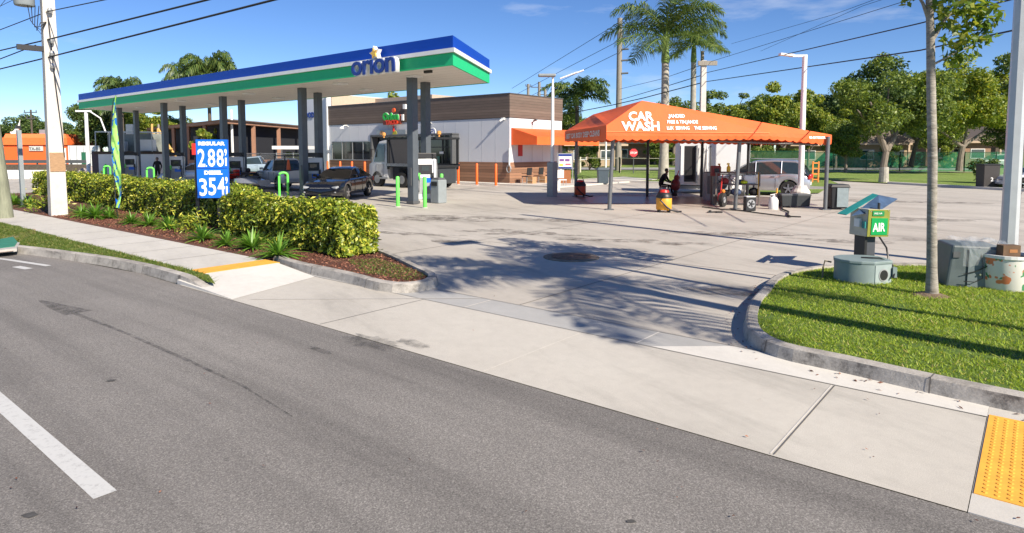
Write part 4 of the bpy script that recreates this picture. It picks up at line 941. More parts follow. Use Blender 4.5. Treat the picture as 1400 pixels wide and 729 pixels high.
MB().box((-.24,-.02,bz+.0),(.05,.13,.15)).build('coin_box',M_whiteb,bx); MB().box((-.235,-.16,bz-.03),(.03,.07,.12)).build('coin_label',mat('label_teal',(.02,.2,.2),.5),bx)
MB().box((.04,-.19,bz+.30),(.03,.03,.12)).build('lock_post',M_black,bx)
MB().tube([(.25,.0,.55),(.33,-.1,.35),(.30,-.2,.1),(.15,-.3,.02),(-.1,-.35,.02)],.016,6).build('air_hose',M_black,t,smooth=True)
for x_,z_ in ((-.17,bh/2-.03),(.20,bh/2-.03),(-.17,-bh/2+.03),(.20,-bh/2+.03)): MB().cyl((x_+.02,-.232,bz+z_),(x_+.02,-.222,bz+z_),.009,n=8).build('bolt',M_steel,bx)
# hood : tilted thin folded sheet
hz=zz(285)
hd=MB(); k_=q[1]
hp=[D(1145,291,11.55),D(1163,293,11.35),D(1206,284,11.45),D(1227,271.5,11.6),D(1197,265,12.0),D(1168,277,12.2)]
cx_=[Vector(p) for p in hp]
def slab(mb,poly,th):
    n=len(poly); mb.add([tuple(p) for p in poly]+[tuple(p-Vector((0,0,th))) for p in poly],[tuple(range(n)),tuple(range(2*n-1,n-1,-1))]+[(i,n+i,n+(i+1)%n,(i+1)%n) for i in range(n)])
P1=Vector(D(1145,291.5,11.65)); P2=Vector(D(1157,293.5,11.5)); P3=Vector(D(1201,266.5,12.0)); P4=Vector(D(1193,264.5,12.15)); P5=Vector(D(1227,271.7,12.1)); P6=Vector(D(1202,288,11.5))
hd=MB(); slab(hd,[P1,P2,P3,P4],.012); hdo=hd.build('hood',mat('hood_teal',(.02,.21,.20),.5,var=.15,scale=5),t,world=True)
hd=MB(); slab(hd,[P3,P5,P6,P2+Vector((.10,0,-.012))],.012); hd.build('hood_flap',mat('hood_slate',(.045,.085,.16),.55,var=.3,scale=7),t,world=True)
# grey meter pit box
q=W(2.05,12.05); q=((G(1155,388,.12)[0]+G(1226,390,.12)[0])/2+.05,10.42); t=thing('meter_box','low grey plastic meter box with round hole in front of the air machine','utility box',(q[0],q[1],.1),R(-6))
pts=[(.40,.08),(.36,.24),(.20,.33),(.0,.36),(-.2,.32),(-.34,.2),(-.40,.03),(-.37,-.12),(-.27,-.25),(-.12,-.33),(.06,-.36),(.39,-.20)]
bz_=D(1180,356,10.2)[2]-.10
M_box=mat('box_greygreen',(.21,.27,.27),.5,var=.1,scale=5)
b=MB(); b.prism(pts,0,bz_*.86); bo=b.build('tub',M_box,t,smooth=True)
b=MB(); b.prism([(x*1.03,y*1.03) for x,y in pts],bz_*.86,bz_); b.build('lid',M_box,t,bevel=.012)
nx=.36
fx_,fy_=.225,-.28; nx_,ny_=.436,-.90
MB().box((fx_+nx_*.004,fy_+ny_*.004,bz_*.42),(.34,.012,bz_*.82),math.atan2(.16,.33)).build('end_panel',mat('box_pale',(.30,.36,.36),.5),t)
MB().cyl((fx_+nx_*.010,fy_+ny_*.010,bz_*.40),(fx_+nx_*.018,fy_+ny_*.018,bz_*.40),.10,n=22).build('hole_ring',M_mgrey,t); MB().cyl((fx_+nx_*.015,fy_+ny_*.015,bz_*.40),(fx_+nx_*.022,fy_+ny_*.022,bz_*.40),.082,n=22).build('hole',M_black,t)
b=MB(); b.tube([(.0,.0,bz_+.01),(.25,-.1,bz_+.02),(.40,-.16,bz_-.05),(.43,-.22,.2),(.38,-.28,.1)],.013,6); b.build('cable',M_black,t,smooth=True)
b=MB(); b.box((.42,-.2,bz_*.5),(.06,.1,.16)); b.build('junction_box',M_box,t)
MB().tube([(-.42,.1,.28),(-.52,.1,.30),(-.56,.06,.20),(-.57,.05,.0)],.015,6).build('hose_stub',mat('hose_brown',(.15,.13,.08),.7),t)
# big grey box with crumpled plastic film
x0_=D(1287,392,10.55)[0]; t=thing('grey_cabinet','large dented grey plastic box with clear film crumpled over it beside the tree','utility box',(7.18,10.12,.1),R(-9))
hb_=D(1310,334,10.0)[2]-.1
M_cab=mat('cabinet_slate',(.095,.12,.125),.45,var=.12,scale=4); M_cabf=mat('cabinet_face',(.15,.185,.195),.4,var=.08,scale=4)
b=MB(); vs=[(-.42,-.28,0),(.36,-.34,0),(.40,.3,0),(-.36,.32,0),(-.34,-.27,hb_),(.35,-.32,hb_*.98),(.38,.28,hb_*1.0),(-.30,.31,hb_*1.02)]
b.add(vs,[(3,2,1,0),(4,5,6,7),(0,1,5,4),(1,2,6,5),(2,3,7,6),(3,0,4,7)]); b.build('shell',M_cab,t,bevel=.03)
b=MB(); b.add([(-.14,-.318,.015),(.345,-.352,.015),(.34,-.335,hb_*.92),(-.12,-.31,hb_*.94)],[(0,1,2,3)]); fo=b.build('front_panel',M_cabf,t)
b=MB(); b.box((-.29,-.292,hb_*.78),(.10,.015,.09)); b.build('latch',M_dgrey,t); MB().cyl((.02,-.36,hb_*.34),(.02,-.31,hb_*.34),.014).build('bolt',M_chrome,t)
b=MB(); b.tube([(.02,-.30,hb_*.95),(.06,-.34,hb_*.6),(.05,-.36,hb_*.25),(-.05,-.36,hb_*.16),(-.2,-.35,hb_*.17)],.007,5); b.tube([(.28,-.33,hb_*.8),(.12,-.36,hb_*.55),(-.02,-.35,hb_*.42),(-.2,-.33,hb_*.33)],.007,5); b.build('strap',M_black,t)
b=MB(); b.tube([(.36,-.36,0),(.37,-.35,hb_*.9)],.006,4); b.tube([(.15,-.37,.17),(.36,-.37,.16)],.008,4); b.build('pale_cord',M_white,t)
k=NB('plastic_film',.12); tr_=k.n('ShaderNodeBsdfTransparent'); ms_=k.n('ShaderNodeMixShader'); ms_.inputs[0].default_value=.13; k.b.inputs['Base Color'].default_value=(.75,.78,.8,1); k.b.inputs['Specular IOR Level'].default_value=.9
k.l(tr_.outputs[0],ms_.inputs[1]); k.l(k.b.outputs[0],ms_.inputs[2]); k.l(ms_.outputs[0],k.t.nodes['Material Output'].inputs[0])
b=MB(); gn=16; idx=[]
for i in range(gn+1):
    for j in range(gn+1):
        fx_=i/gn; fy=j/gn; x=-.22+.75*fx_; y=.30-.72*fy; z=hb_+.015+.03*abs(math.sin(fx_*9+fy*5))+.05*random.random()
        if fy>.75: z-= (fy-.75)*1.5; y=-.335-.02*random.random()
        if fx_>.85: z-=(fx_-.85)*.9
        b.v.append((x,y,z))
for i in range(gn):
    for j in range(gn):
        a_=i*(gn+1)+j; b.f+= [(a_,a_+1,a_+gn+2),(a_,a_+gn+2,a_+gn+1)]
b.build('plastic_film',k.m,t)
# painted planter
t=thing('painted_planter','white round planter painted with orange and green flowers at the foot of the steel pole','planter',(7.58,9.82,.1))
hp_=.54
k=NB('planter_paint',.6)
n1=k.noise(5.2,2,.5); n2=k.noise(7,2,.5,(1.3,1.3,1))
c=k.mix(k.ramp(n1,[(.58,g1(0)),(.60,g1(1))]),(.74,.72,.66),(.72,.22,.09)); c=k.mix(k.ramp(n2,[(.59,g1(0)),(.605,g1(1))]),c,(.08,.30,.13)); k.col(c)
MB().lathe([(.33,0),(.35,.04),(.36,hp_-.05)],n=30).build('drum',k.m,t,smooth=True); MB().lathe([(.36,hp_-.05),(.38,hp_-.045),(.38,hp_),(.33,hp_),(.32,hp_-.05)],n=30).build('rim',M_white,t)
MB().box((-.10,-.15,hp_+.07),(.26,.14,.17)).build('brown_box',mat('card_brown',(.13,.075,.04),.8,var=.2,scale=6),t); MB().box((-.08,-.223,hp_+.07),(.12,.004,.05)).build('box_label',mat('tag_rust',(.35,.15,.05),.7),t)
# ------------------------------------------------------------------ VEHICLES
def interp(pts,x):
    for (a,za),(b,zb) in zip(pts,pts[1:]):
        if (a<=x<=b) or (b<=x<=a): return za+(zb-za)*(x-a)/(b-a) if b!=a else za
    return pts[0][1] if abs(x-pts[0][0])<abs(x-pts[-1][0]) else pts[-1][1]
def vehicle(name,label,cat,loc,rz,paint,hood,roof,Lh,W2,arch,rw,zs=.24,wb=.80,wt=.58,glass=M_glassb,pillars=(),rim=M_chrome,front=None,rails=False,roofm=None,group=None,lampf=M_lamp):
    """x forward; hood: (x,z) belt line nose->tail ; roof: (x,z) top of the glasshouse ; arch: axle x positions"""
    t=thing(name,label,cat,(*loc,0) if len(loc)==2 else loc,rz,group)
    xs=sorted(set([round(x,3) for x in np.linspace(-Lh,Lh,36)]+[round(a_+rw*1.16*math.cos(k_*math.pi/10),3) for a_ in arch for k_ in range(11)]))
    rings=[]
    for x in xs:
        f=abs(x)/Lh; w_=W2*(1-.16*max(0,(f-.72)/.28)**2.2); zb_=zs
        if f>.93: zb_+= .10*(f-.93)/.07
        for a_ in arch:
            d=abs(x-a_)
            if d<=rw*1.16+1e-3: zb_=max(zb_,rw+math.sqrt(max(0,(rw*1.16)**2-d*d)))
        zt_=interp(hood,x); zb_=min(zb_,zt_-.12); h=zt_-zb_
        ring=[(x,0,zb_),(x,w_*.93,zb_),(x,w_*.985,zb_+h*.10),(x,w_,zb_+h*.45),(x,w_*.995,zb_+h*.70),(x,w_*.96,zb_+h*.88),(x,w_*.88,zb_+h*.97),(x,w_*.45,zt_+.02),(x,0,zt_+.03)]
        ring+=[(a_,-b_,c_) for a_,b_,c_ in reversed(ring[1:-1])]
        rings.append(ring)
    body=MB().loft(rings).build('body',paint,t,smooth=True)
    MB().box((0,0,zs+.22),(Lh*1.8,W2*1.45,.36)).build('underbody',M_black,t)
    # glasshouse
    xr=np.linspace(roof[0][0],roof[-1][0],26); rg=[];rr=[]
    for x in xr:
        zt_=interp(roof,x); zb_=interp(hood,x)-.02; hmax=max(z for _,z in roof); q_=max(0,min(1,(zt_-zb_)/(hmax-zb_+1e-6)))
        ww=wb+(wt-wb)*q_; zt_=max(zt_,zb_+.01)
        rg.append([(x,-wb,zb_),(x,-ww-.0,zt_-.05*q_),(x,-ww*.82,zt_),(x,ww*.82,zt_),(x,ww,zt_-.05*q_),(x,wb,zb_)])
        if zt_>hmax-.13: rr.append([(x,-ww-.012,zt_-.05*q_-.04),(x,-ww-.008,zt_-.035),(x,-ww*.82,zt_+.014),(x,0,zt_+.03),(x,ww*.82,zt_+.014),(x,ww+.008,zt_-.035),(x,ww+.012,zt_-.05*q_-.04)])
    gl_=MB().loft(rg).build('window_glass',glass,t,smooth=True)
    if len(rr)>1: MB().loft(rr).build('roof',roofm or paint,t,smooth=True)
    def side(x,s,top=True,o=.012):
        zt_=interp(roof,x); zb_=interp(hood,x); hmax=max(z for _,z in roof); q_=max(0,min(1,(zt_-zb_)/(hmax-zb_))); return (x,s*(wb+(wt-wb)*q_+o),zt_-.05*q_),(x,s*(wb+o),zb_)
    for s in (-1,1):
        for (xb,xt) in pillars:
            a_=side(xt,s)[0]; b_=(xb,s*(wb+.0),interp(hood,xb)); MB().tube([b_,a_],.028,6).build('pillar',paint,t)
    for a_ in arch:
        for s in (-1,1):
            y=s*(W2-.10); wh=MB(); wh.lathe([(rw*.62,-.1),(rw*.96,-.105),(rw,-.07),(rw,.07),(rw*.96,.105),(rw*.62,.1)],n=26)
            wh.v=[(a_+p[0],y+p[2],rw+p[1]) for p in wh.v]; ty=wh.build('wheel',M_rubber,t,smooth=True)
            rm=MB(); rm.cyl((a_,y+s*.085,rw),(a_,y+s*.10,rw),rw*.62,n=22)
            ro=rm.build('rim',M_dgrey,ty)
            sp=MB()
            for k_ in range(5):
                an=k_*2*math.pi/5+.3; sp.box((a_+rw*.32*math.cos(an),y+s*.112,rw+rw*.32*math.sin(an)),(rw*.58,.02,rw*.2),ry=-an)
            sp.cyl((a_,y+s*.09,rw),(a_,y+s*.125,rw),rw*.15,n=12); sp.cyl((a_,y+s*.10,rw),(a_,y+s*.11,rw),rw*.14)
            sp.build('spokes',rim,ty)
    for s in (-1,1):
        mx_=roof[0][0]-.35 if roof[0][0]>0 else .5
        MB().box((mx_,s*(wb+.17),interp(hood,mx_)+.10),(.14,.20,.13)).build('mirror',paint,t,bevel=.03)
        for xh in (mx_-.95,mx_-1.9): 
            if abs(xh)<Lh*.7: MB().box((xh,s*(W2+.003),interp(hood,xh)-.13),(.18,.025,.03)).build('door_handle',paint,t)
    dl=MB()
    for s in (-1,1):
        for xh in (mx_-.12,mx_-1.12,mx_-2.0):
            if abs(xh)<Lh*.62: dl.box((xh,s*(W2-.004),zs+.36),(.012,.02,.5))
    dl.build('door_seam',M_black,t)
    zh=interp(hood,Lh*.93)
    for s in (-1,1):
        MB().box((Lh*.945,s*W2*.68,zh-.10),(.20,.36,.09),rz=-s*.42,ry=.30).build('headlight',lampf,t,bevel=.03)
        MB().box((-Lh*.975,s*W2*.74,interp(hood,-Lh*.9)-.16),(.14,.30,.22),rz=s*.3).build('taillight',M_rlamp,t,bevel=.03)
        MB().box((Lh*.985,s*W2*.70,zs+.16),(.06,.22,.06),rz=-s*.35).build('fog_lamp',lampf,t,bevel=.02)
    g_=MB().box((Lh*.985,0,zh-.20),(.05,W2*.95,.16)).build('grille',M_black,t); MB().box((Lh*.985+.03,0,zh-.13),(.02,W2*1.0,.03)).build('grille_bar',M_chrome,g_)
    MB().box((Lh*.975,0,zs+.12),(.08,W2*1.1,.13)).build('air_intake',M_black,t); MB().box((-Lh*1.0,0,.62),(.03,.36,.16)).build('number_plate',M_white,t)
    if rails:
        for s in (-1,1): MB().tube([(roof[0][0]-1.15,s*wt*.9,max(z for _,z in roof)+.05),(-1.9,s*wt*.9,max(z for _,z in roof)+.04)],.02,6).build('roof_rail',M_steel,t)
    return t
P_black=mat('paint_black',(.006,.007,.011),.16,var=.02,coat=1.0); P_silver=mat('paint_silver',(.48,.49,.52),.28,.55,var=.02,coat=1); P_white=mat('paint_cream',(.66,.62,.55),.3,var=.03,coat=.6); P_sil2=mat('paint_pale_silver',(.52,.56,.62),.3,.3,var=.02,coat=1); P_tw=mat('paint_truck_white',(.62,.63,.64),.35,var=.04,coat=.5)
sed_h=[(-2.4,.80),(-2.32,.98),(-1.75,1.03),(-.5,1.0),(.85,.97),(1.5,.90),(2.1,.80),(2.32,.66),(2.4,.52)]
sed_r=[(1.0,.96),(.25,1.34),(-.1,1.43),(-.6,1.46),(-1.1,1.40),(-2.0,1.03)]
# black sedan: nose toward the viewer-left, flank to the right
cB=(-8.05,30.3); 
vehicle('parked_sedan','glossy black four door sedan parked at the second pump with its nose toward the hedge','car',(-8.15,30.75),R(-97),P_black,sed_h,sed_r,2.4,.92,(1.42,-1.38),.335,glass=M_glass,pillars=((.95,.15),(-.35,-.35),(-1.75,-1.05)))
# silver hatchback by the 4th columns
q=D(262,240,44.5); vehicle('parked_hatchback','pale silver hatchback mostly hidden behind the hedge left of the price sign','car',(-21.6,44.2),R(200),P_sil2,[(-2.2,.85),(-2.1,1.0),(.8,.98),(1.5,.88),(2.0,.74),(2.2,.55)],[(1.25,.93),(.3,1.36),(-.4,1.46),(-1.4,1.42),(-2.05,1.02)],2.2,.88,(1.35,-1.3),.33,pillars=((.95,.15),(-.35,-.35),(-1.75,-1.2)))
# silver minivan beside the car wash
van_h=[(-2.45,.80),(-2.38,1.10),(-1.6,1.13),(.9,1.06),(1.6,1.0),(2.2,.86),(2.38,.70),(2.45,.5)]
van_r=[(1.45,1.02),(.55,1.58),(.1,1.72),(-.8,1.78),(-1.8,1.74),(-2.15,1.55),(-2.40,1.10)]
vehicle('parked_minivan','silver seven seat minivan with roof rails parked behind the car wash equipment','minivan',(12.65,33.2),R(152),P_silver,van_h,van_r,2.45,.96,(1.55,-1.5),.37,zs=.26,wb=.88,wt=.70,pillars=((1.3,.5),(.05,.05),(-1.15,-1.15),(-2.25,-2.0)),rails=True)
# cream pickup seen past column two
def pickup(name,label,loc,rz,paint,rack=True):
    h_=[(-2.8,1.12),(-.55,1.12),(.9,1.1),(1.7,1.08),(2.5,.98),(2.75,.8),(2.8,.55)]
    r_=[(1.15,1.1),(.55,1.68),(-.4,1.78),(-.75,1.12)]
    t=vehicle(name,label,'pickup truck',loc,rz,paint,h_,r_,2.8,.98,(1.8,-1.7),.40,zs=.42,wb=.86,wt=.68,pillars=((1.05,.55),(-.7,-.45)))
    MB().box((-1.72,0,1.145),(1.95,1.55,.05)).build('cargo_bed',M_black,t); MB().box((-2.82,0,.62),(.16,1.8,.18)).build('bumper',M_steel,t)
    if rack:
        b=MB(); 
        for x in (-2.6,-.9):
            for s in (-.8,.8): b.cyl((x,s,1.1),(x,s,1.95),.03)
            b.cyl((x,-.8,1.95),(x,.8,1.95),.03)
        for s in (-.8,.8): b.cyl((-2.6,s,1.95),(-.9,s,1.95),.03)
        b.build('ladder_rack',M_black,t); MB().cyl((-2.3,.5,1.15),(-2.3,.5,1.75),.12,.05).build('traffic_cone',M_orange,t)
    return t
q=D(398,258,38.0); pickup('work_pickup','cream pickup with dark ladder rack and orange cone left of the second columns',(-13.4,38.0),R(128),P_white)
# blue-grey parked pickup with open gear farther back
q=D(356,240,58); pickup('parked_pickup','small light blue pickup parked facing away beyond the pumps by the chain link fence',(q[0],57,),R(190),mat('paint_lightblue',(.28,.36,.44),.3,coat=.8),rack=False)
# landscaping trailer with mowers : reddish gear + bright wheel
q=D(345,262,37.5); t=thing('equipment_trailer','small utility trailer loaded with red and yellow garden equipment behind the price sign','trailer',(-15.7,37.6,0),R(-25))
MB().box((0,0,.55),(2.6,1.3,.10)).build('deck',M_dgrey,t); b=MB()
for s in (-.65,.65):
    b.tube([(-1.3,s,.6),(-1.3,s,1.0),(1.3,s,1.0),(1.3,s,.6)],.025,6)
b.tube([(-1.3,-.65,.8),(1.3,-.65,.8)],.02,6); b.build('side_rail',M_black,t)
for s in (-.72,.72):
    w_=MB(); w_.cyl((.7,s-.08,.32),(.7,s+.08,.32),.32,n=20); wo=w_.build('wheel',M_rubber,t); MB().cyl((.7,s-.095,.32),(.7,s+.095,.32),.19,n=16).build('rim',M_green,wo)
b=MB()
b.box((-.7,-.3,.75),(.7,.5,.3)); b.box((-.2,-.2,.95),(.25,.3,.4)); b.build('mower',M_red,t,bevel=.05); b=MB(); b.box((.5,.1,.8),(.7,.5,.35)); b.ball((.3,.2,1.1),.14); b.build('grass_blower',M_black,t); b=MB(); b.box((.9,-.35,.75),(.4,.3,.25)); b.build('yellow_case',mat('case_y',(.7,.45,.03),.5),t)
MB().tube([(-1.2,0,.55),(-1.9,0,.45)],.04,6).build('tow_bar',M_dgrey,t)
# jet ski like white watercraft on stand
t=thing('watercraft','white and grey watercraft with dark windshield on a low trailer at the third columns','watercraft',(-14.3,35.2,0),R(150),scale=.8)
rings=[]
for x in np.linspace(-1.5,1.6,14):
    f=(x+1.5)/3.1; w_=.55*(1-max(0,(f-.55)/.45)**2.2)+.02; zt_=.85+.12*math.sin(f*3); zb_=.42+.22*max(0,f-.6)
    rings.append([(x,-w_*.4,zb_),(x,-w_,zb_+.2),(x,-w_*.8,zt_-.05),(x,0,zt_+.08*math.sin(f*3.1)),(x,w_*.8,zt_-.05),(x,w_,zb_+.2),(x,w_*.4,zb_)])
MB().loft(rings).build('hull',mat('hull_grey',(.26,.27,.29),.35,coat=.6),t,smooth=True); b=MB(); b.box((-.5,0,1.0),(1.1,.3,.18)); b.build('seat',M_black,t,bevel=.05); b=MB(); b.tube([(.35,-.38,1.2),(.3,0,1.16),(.35,.38,1.2)],.03,6); b.box((.35,0,1.06),(.25,.3,.25)); b.build('handlebar',M_black,t)
for s in (-.6,.6): MB().cyl((-.3,s-.06,.25),(-.3,s+.06,.25),.25,n=16).build('wheel',M_rubber,t)
b=MB(); b.box((0,0,.32),(3,.9,.08)); b.build('trailer_frame',M_dgrey,t)
# ---- tow truck / flatbed in front of store
tk=thing('flatbed_truck','white cabbed work truck with dark open-sided rack body parked along the store front','truck',(*W(onv(627,28.3),27.2),0),RZ)
UO=onv(627,28.3)
# local x right ; cab at left (-x), spans x -7.6..0
XL=-(onv(505,26.1)-UO); XC=-(onv(531,26.1)-UO)
cbm=MB(); rings=[]
for x,zt_,zb_,w_ in ((XL-.15,1.35,.75,.95),(XL,1.5,.5,1.05),(XL+.35,1.6,.5,1.1),(XL+.75,2.5,.5,1.12),(XL+1.0,2.85,.5,1.12),(XC,2.9,.5,1.12)):
    rings.append([(x,-w_,zb_),(x,-w_,1.5 if zt_>1.6 else zt_-.1),(x,-w_*.93,zt_-.06),(x,-w_*.8,zt_),(x,w_*.8,zt_),(x,w_*.93,zt_-.06),(x,w_,1.5 if zt_>1.6 else zt_-.1),(x,w_,zb_)])
cabo=cbm.loft(rings).build('cab',P_tw,tk,smooth=True)
b=MB(); b.add([(XL+.55,-1.135,1.55),(XC-.3,-1.135,1.55),(XC-.3,-1.10,2.62),(XL+.9,-1.10,2.62)],[(0,1,2,3)]); b.build('window',M_glassb,cabo)
b=MB(); b.add([(XL+.28,-.9,1.62),(XL+.28,.9,1.62),(XL+.76,.9,2.6),(XL+.76,-.9,2.6)],[(0,1,2,3)]); b.build('windscreen',M_glass,cabo)
MB().box((XL+.5,-1.32,2.1),(.12,.12,.5)).build('mirror',M_black,tk); MB().tube([(XL+.65,-1.1,2.3),(XL+.5,-1.3,2.3)],.02,5).build('mirror_arm',M_black,tk)
MB().box((XC-.7,-1.13,1.05),(.75,.02,.75)).build('door_panel',mat('door_grey',(.42,.43,.44),.4),tk)
MB().box((XL+1.35,-1.15,.55),(1.2,.14,.10)).build('step',M_steel,tk)
fm=MB()
for x in (XC+.12,-.15): 
    for y in (-1.18,1.18): fm.box((x,y,2.05),(.12,.10,1.9))
for y in (-1.18,1.18): fm.box(((XC-.6)/2,y,2.97),(-XC+.55,.10,.12)); fm.box((XC/2,y,1.38),(-XC,.12,.14))
fm.box((XC/2,0,1.3),(-XC,2.3,.14)); fm.box((-.05,0,2.97),(.14,2.4,.12)); fm.tube([(XC+2.6,-1.18,1.4),(XC+3.7,-1.18,2.9)],.05,6); fm.build('rack_frame',mat('rack_metal',(.02,.021,.022),.5,.2),tk)
MB().box((XC+.2,0,2.15),(.08,2.3,1.6)).build('headboard',M_black,tk)
b=MB(); b.box((XC/2,-1.22,1.38),(-XC,.04,.16)); b.build('deck_edge',M_steel,tk)
b=MB(); b.box((XC+1.2,0,.85),(1.6,2.1,.75)); b.box((-1.6,0,.85),(2.6,2.1,.7)); b.build('underbody_box',M_black,tk)
b=MB(); b.box((-.55,-.1,.8),(.9,2.2,1.05)); b.build('tail_box',mat('tail_grey',(.035,.04,.045),.5),tk,bevel=.05)
MB().box((-1.6,-1.12,1.0),(.9,.06,.18)).build('tail_lamp',M_rlamp,tk); MB().box((-1.75,-1.15,.9),(.5,.08,.12)).build('winch_hook',M_orange,tk)
for i,x in enumerate((XL+.85,XL+3.15,XL+3.15+.0,-1.0)):
    if i==2: continue
    for y in (-1.0,1.0):
        wo=MB().cyl((x,y-.14,.48),(x,y+.14,.48),.48,n=24).build('wheel',M_rubber,tk); MB().cyl((x,y-.15,.48),(x,y+.15,.48),.26,n=18).build('rim',M_steel,wo)
for px_,m_ in ((526,M_lamp),(601,M_lamp)):
    b=MB(); x=-(onv(px_,26.2)-UO); b.lathe([(.05,0),(.05,.12),(.12,.14),(.12,.3),(.05,.34)],(x,-1.0,3.03),10); b.build('beacon',mat('beacon_amber',(.65,.30,.08),.3),tk)
# ------------------------------------------------------------------ CAR WASH EQUIPMENT
def vac(q,s,label,col,hose=True):
    t=thing('wet_vacuum',label,'vacuum',(*q,0),group='drum vacuums at the car wash',scale=s)
    MB().lathe([(.25,.08),(.28,.12),(.28,.5),(.26,.53)],n=20).build('drum',col,t,smooth=True)
    MB().lathe([(.29,.52),(.29,.58),(.22,.70),(.12,.76),(.0+.02,.77)],n=20).build('motor_head',M_black,t,smooth=True)
    MB().lathe([(.19,.71),(.15,.80),(.03,.82)],n=16).build('cap',M_red,t,smooth=True)
    b=MB()
    for a_ in range(4): b.cyl((.24*math.cos(a_*1.57+.7),.24*math.sin(a_*1.57+.7),.0),(.24*math.cos(a_*1.57+.7),.24*math.sin(a_*1.57+.7),.10),.045)
    b.build('caster',M_black,t)
    MB().tube([(-.05,-.29,.62),(-.2,-.32,.45),(.02,-.33,.22),(.18,-.31,.10),(.45,-.25,.03),(.6,-.1,.03)],.032,8).build('hose',M_black,t,smooth=True)
    MB().tube([(-.2,0,.7),(-.1,0,.95),(.1,0,.95),(.2,0,.7)],.018,6).build('carry_handle',M_black,t)
    return t
M_vy=mat('vac_yellow',(.80,.36,.03),.45); M_vo=mat('vac_orange',(.45,.07,.02),.5)
vac(G(907.5,290),1.0,'yellow drum vacuum with a red cap on the sunlit concrete before the tent',M_vy)
vac(G(793,269),1.0,'orange-red drum vacuum in the shade beside the far left tent post',M_vo)
# trailer/shed with open door
q=D(965,255,33.5); sh=thing('white_shed','white box trailer with an open dark doorway under the tent','shed',(10.0,34.2,0),R(-8))
sx=[D(932,0,32.6)[0],D(960,0,32.6)[0],D(1030,0,34)[0]]
MB().box((.55,.4,1.55),(3.5,2.2,2.2)).build('body',mat('shed_white',(.60,.61,.62),.55,var=.04,scale=2),sh); MB().box((-.70,-.72,1.55),(.55,.06,1.85)).build('doorway',M_black,sh)
MB().box((-.36,-.82,1.55),(.07,.2,1.95)).build('door_edge',M_steel,sh); MB().box((-1.08,-.76,1.5),(.16,.12,2.0)).build('door',M_whiteb,sh)
MB().box((.3,.3,.32),(3.2,1.7,.16)).build('chassis',M_grey,sh)
for y in (-.6,1.3): MB().cyl((.9,y-.1,.32),(.9,y+.1,.32),.32,n=18).build('wheel',M_rubber,sh)
b=MB(); b.box((-.7,-.755,1.0),(.4,.02,.5)); b.build('dark_gear',M_blackcl,sh)
for i,(dx,m_) in enumerate(((-.12,mat('pole_yellow',(.75,.42,.02),.5)),(.12,M_whiteb),(.30,M_dgrey))):
    MB().cyl((dx,-1.0,.5),(dx+.02,-.85,2.5),.035).build('leaning_pole',m_,sh)
# pressure washer cart etc.
def frame_cart(name,label,cat,q,rz,w_,d_,h_,m,shelves,group=None):
    t=thing(name,label,cat,(*q,0),rz,group)
    for x in (-w_/2,w_/2):
        for y in (-d_/2,d_/2): MB().box((x,y,h_/2),(.06,.06,h_)).build('leg',m,t)
    for z in shelves: MB().box((0,0,z),(w_,d_,.04)).build('shelf',m,t)
    return t
q=G(973,268); t=frame_cart('pressure_washer','wheeled pressure washer frame with a white tank in the middle of the tent','pressure washer',(q[0]+.3,q[1]-1.6),0,1.25,.6,1.15,M_dgrey,(.35,1.13))
MB().box((.25,-.05,.72),(.55,.45,.7)).build('tank',M_whiteb,t,bevel=.06); MB().box((-.3,-.02,.55),(.4,.4,.35)).build('engine',M_mgrey,t,bevel=.05); MB().cyl((-.3,-.25,.6),(-.3,-.15,.6),.14).build('pulley',M_black,t)
MB().tube([(-.1,-.3,1.0),(.1,-.34,.75),(.0,-.33,.5),(.25,-.34,.4),(.3,-.32,.7),(.1,-.33,.95)],.02,6).build('hose_loop',M_black,t,smooth=True)
for x in (-.45,.45): MB().cyl((x,-.36,.17),(x,-.26,.17),.17,n=16).build('wheel',M_rubber,t)
q=G(957,271); t=thing('pump_cabinet','tall dark grey metal cabinet left of the pressure washer','cabinet',(q[0]+.05,q[1]-1.2,0)); MB().box((0,0,.62),(.42,.5,1.24)).build('body',M_grey,t,bevel=.01); MB().box((0,-.26,.7),(.3,.02,.8)).build('door',M_dgrey,t); MB().box((.45,-.05,1.26),(1.3,.5,.05)).build('top_shelf',M_dgrey,t)
def bottle(q,z,m,label,h=.35,r=.08):
    t=thing('spray_bottle',label,'bottle',(*q,z),group='cleaning bottles at the car wash'); MB().lathe([(r,0),(r,h*.55),(r*.4,h*.75),(r*.35,h*.85)],n=10).build('bottle',m,t,smooth=True); MB().box((-.02,0,h*.93),(.10,.05,.07)).build('trigger',m,t)
cq=G(957,271); bottle((cq[0]+.50,cq[1]-1.2),1.29,mat('bottle_amber',(.6,.25,.02),.4),'amber spray bottle on the shelf above the dark cabinet')
# tyre-shelf cart front
q=G(1030,284.5); t=frame_cart('tool_shelf','low metal shelf crammed with rags and detailing gear near the front tent post','shelf',(q[0]-.25,q[1]+1.4),0,1.75,.6,1.35,mat('shelf_brown',(.13,.11,.10),.6),(.35,.85,1.33))
b=MB(); b.box((.55,.0,1.06),(.5,.4,.36)); b.build('pale_bin',M_whiteb,t,bevel=.04); b=MB(); b.ball((-.45,-.1,.98),.16,8,.9); b.build('red_rag',mat('rag_red',(.28,.04,.04),.9),t); b=MB(); b.ball((.0,-.1,.55),.22,8,.7); b.ball((.2,-.05,.95),.14,8,.8); b.build('blue_towel',mat('rag_blue',(.05,.08,.16),.9),t)
b=MB(); b.ball((.3,-.15,.95),.16,8,.5); b.build('lime_cloth',mat('lime_cloth',(.55,.70,.03),.7),t); b=MB(); b.ball((-.4,-.05,.5),.2,8,.7); b.build('dark_rag',M_blackcl,t); b=MB(); b.ball((.75,-.05,.55),.2,8,.9); b.build('dark_rag',M_blackcl,t)
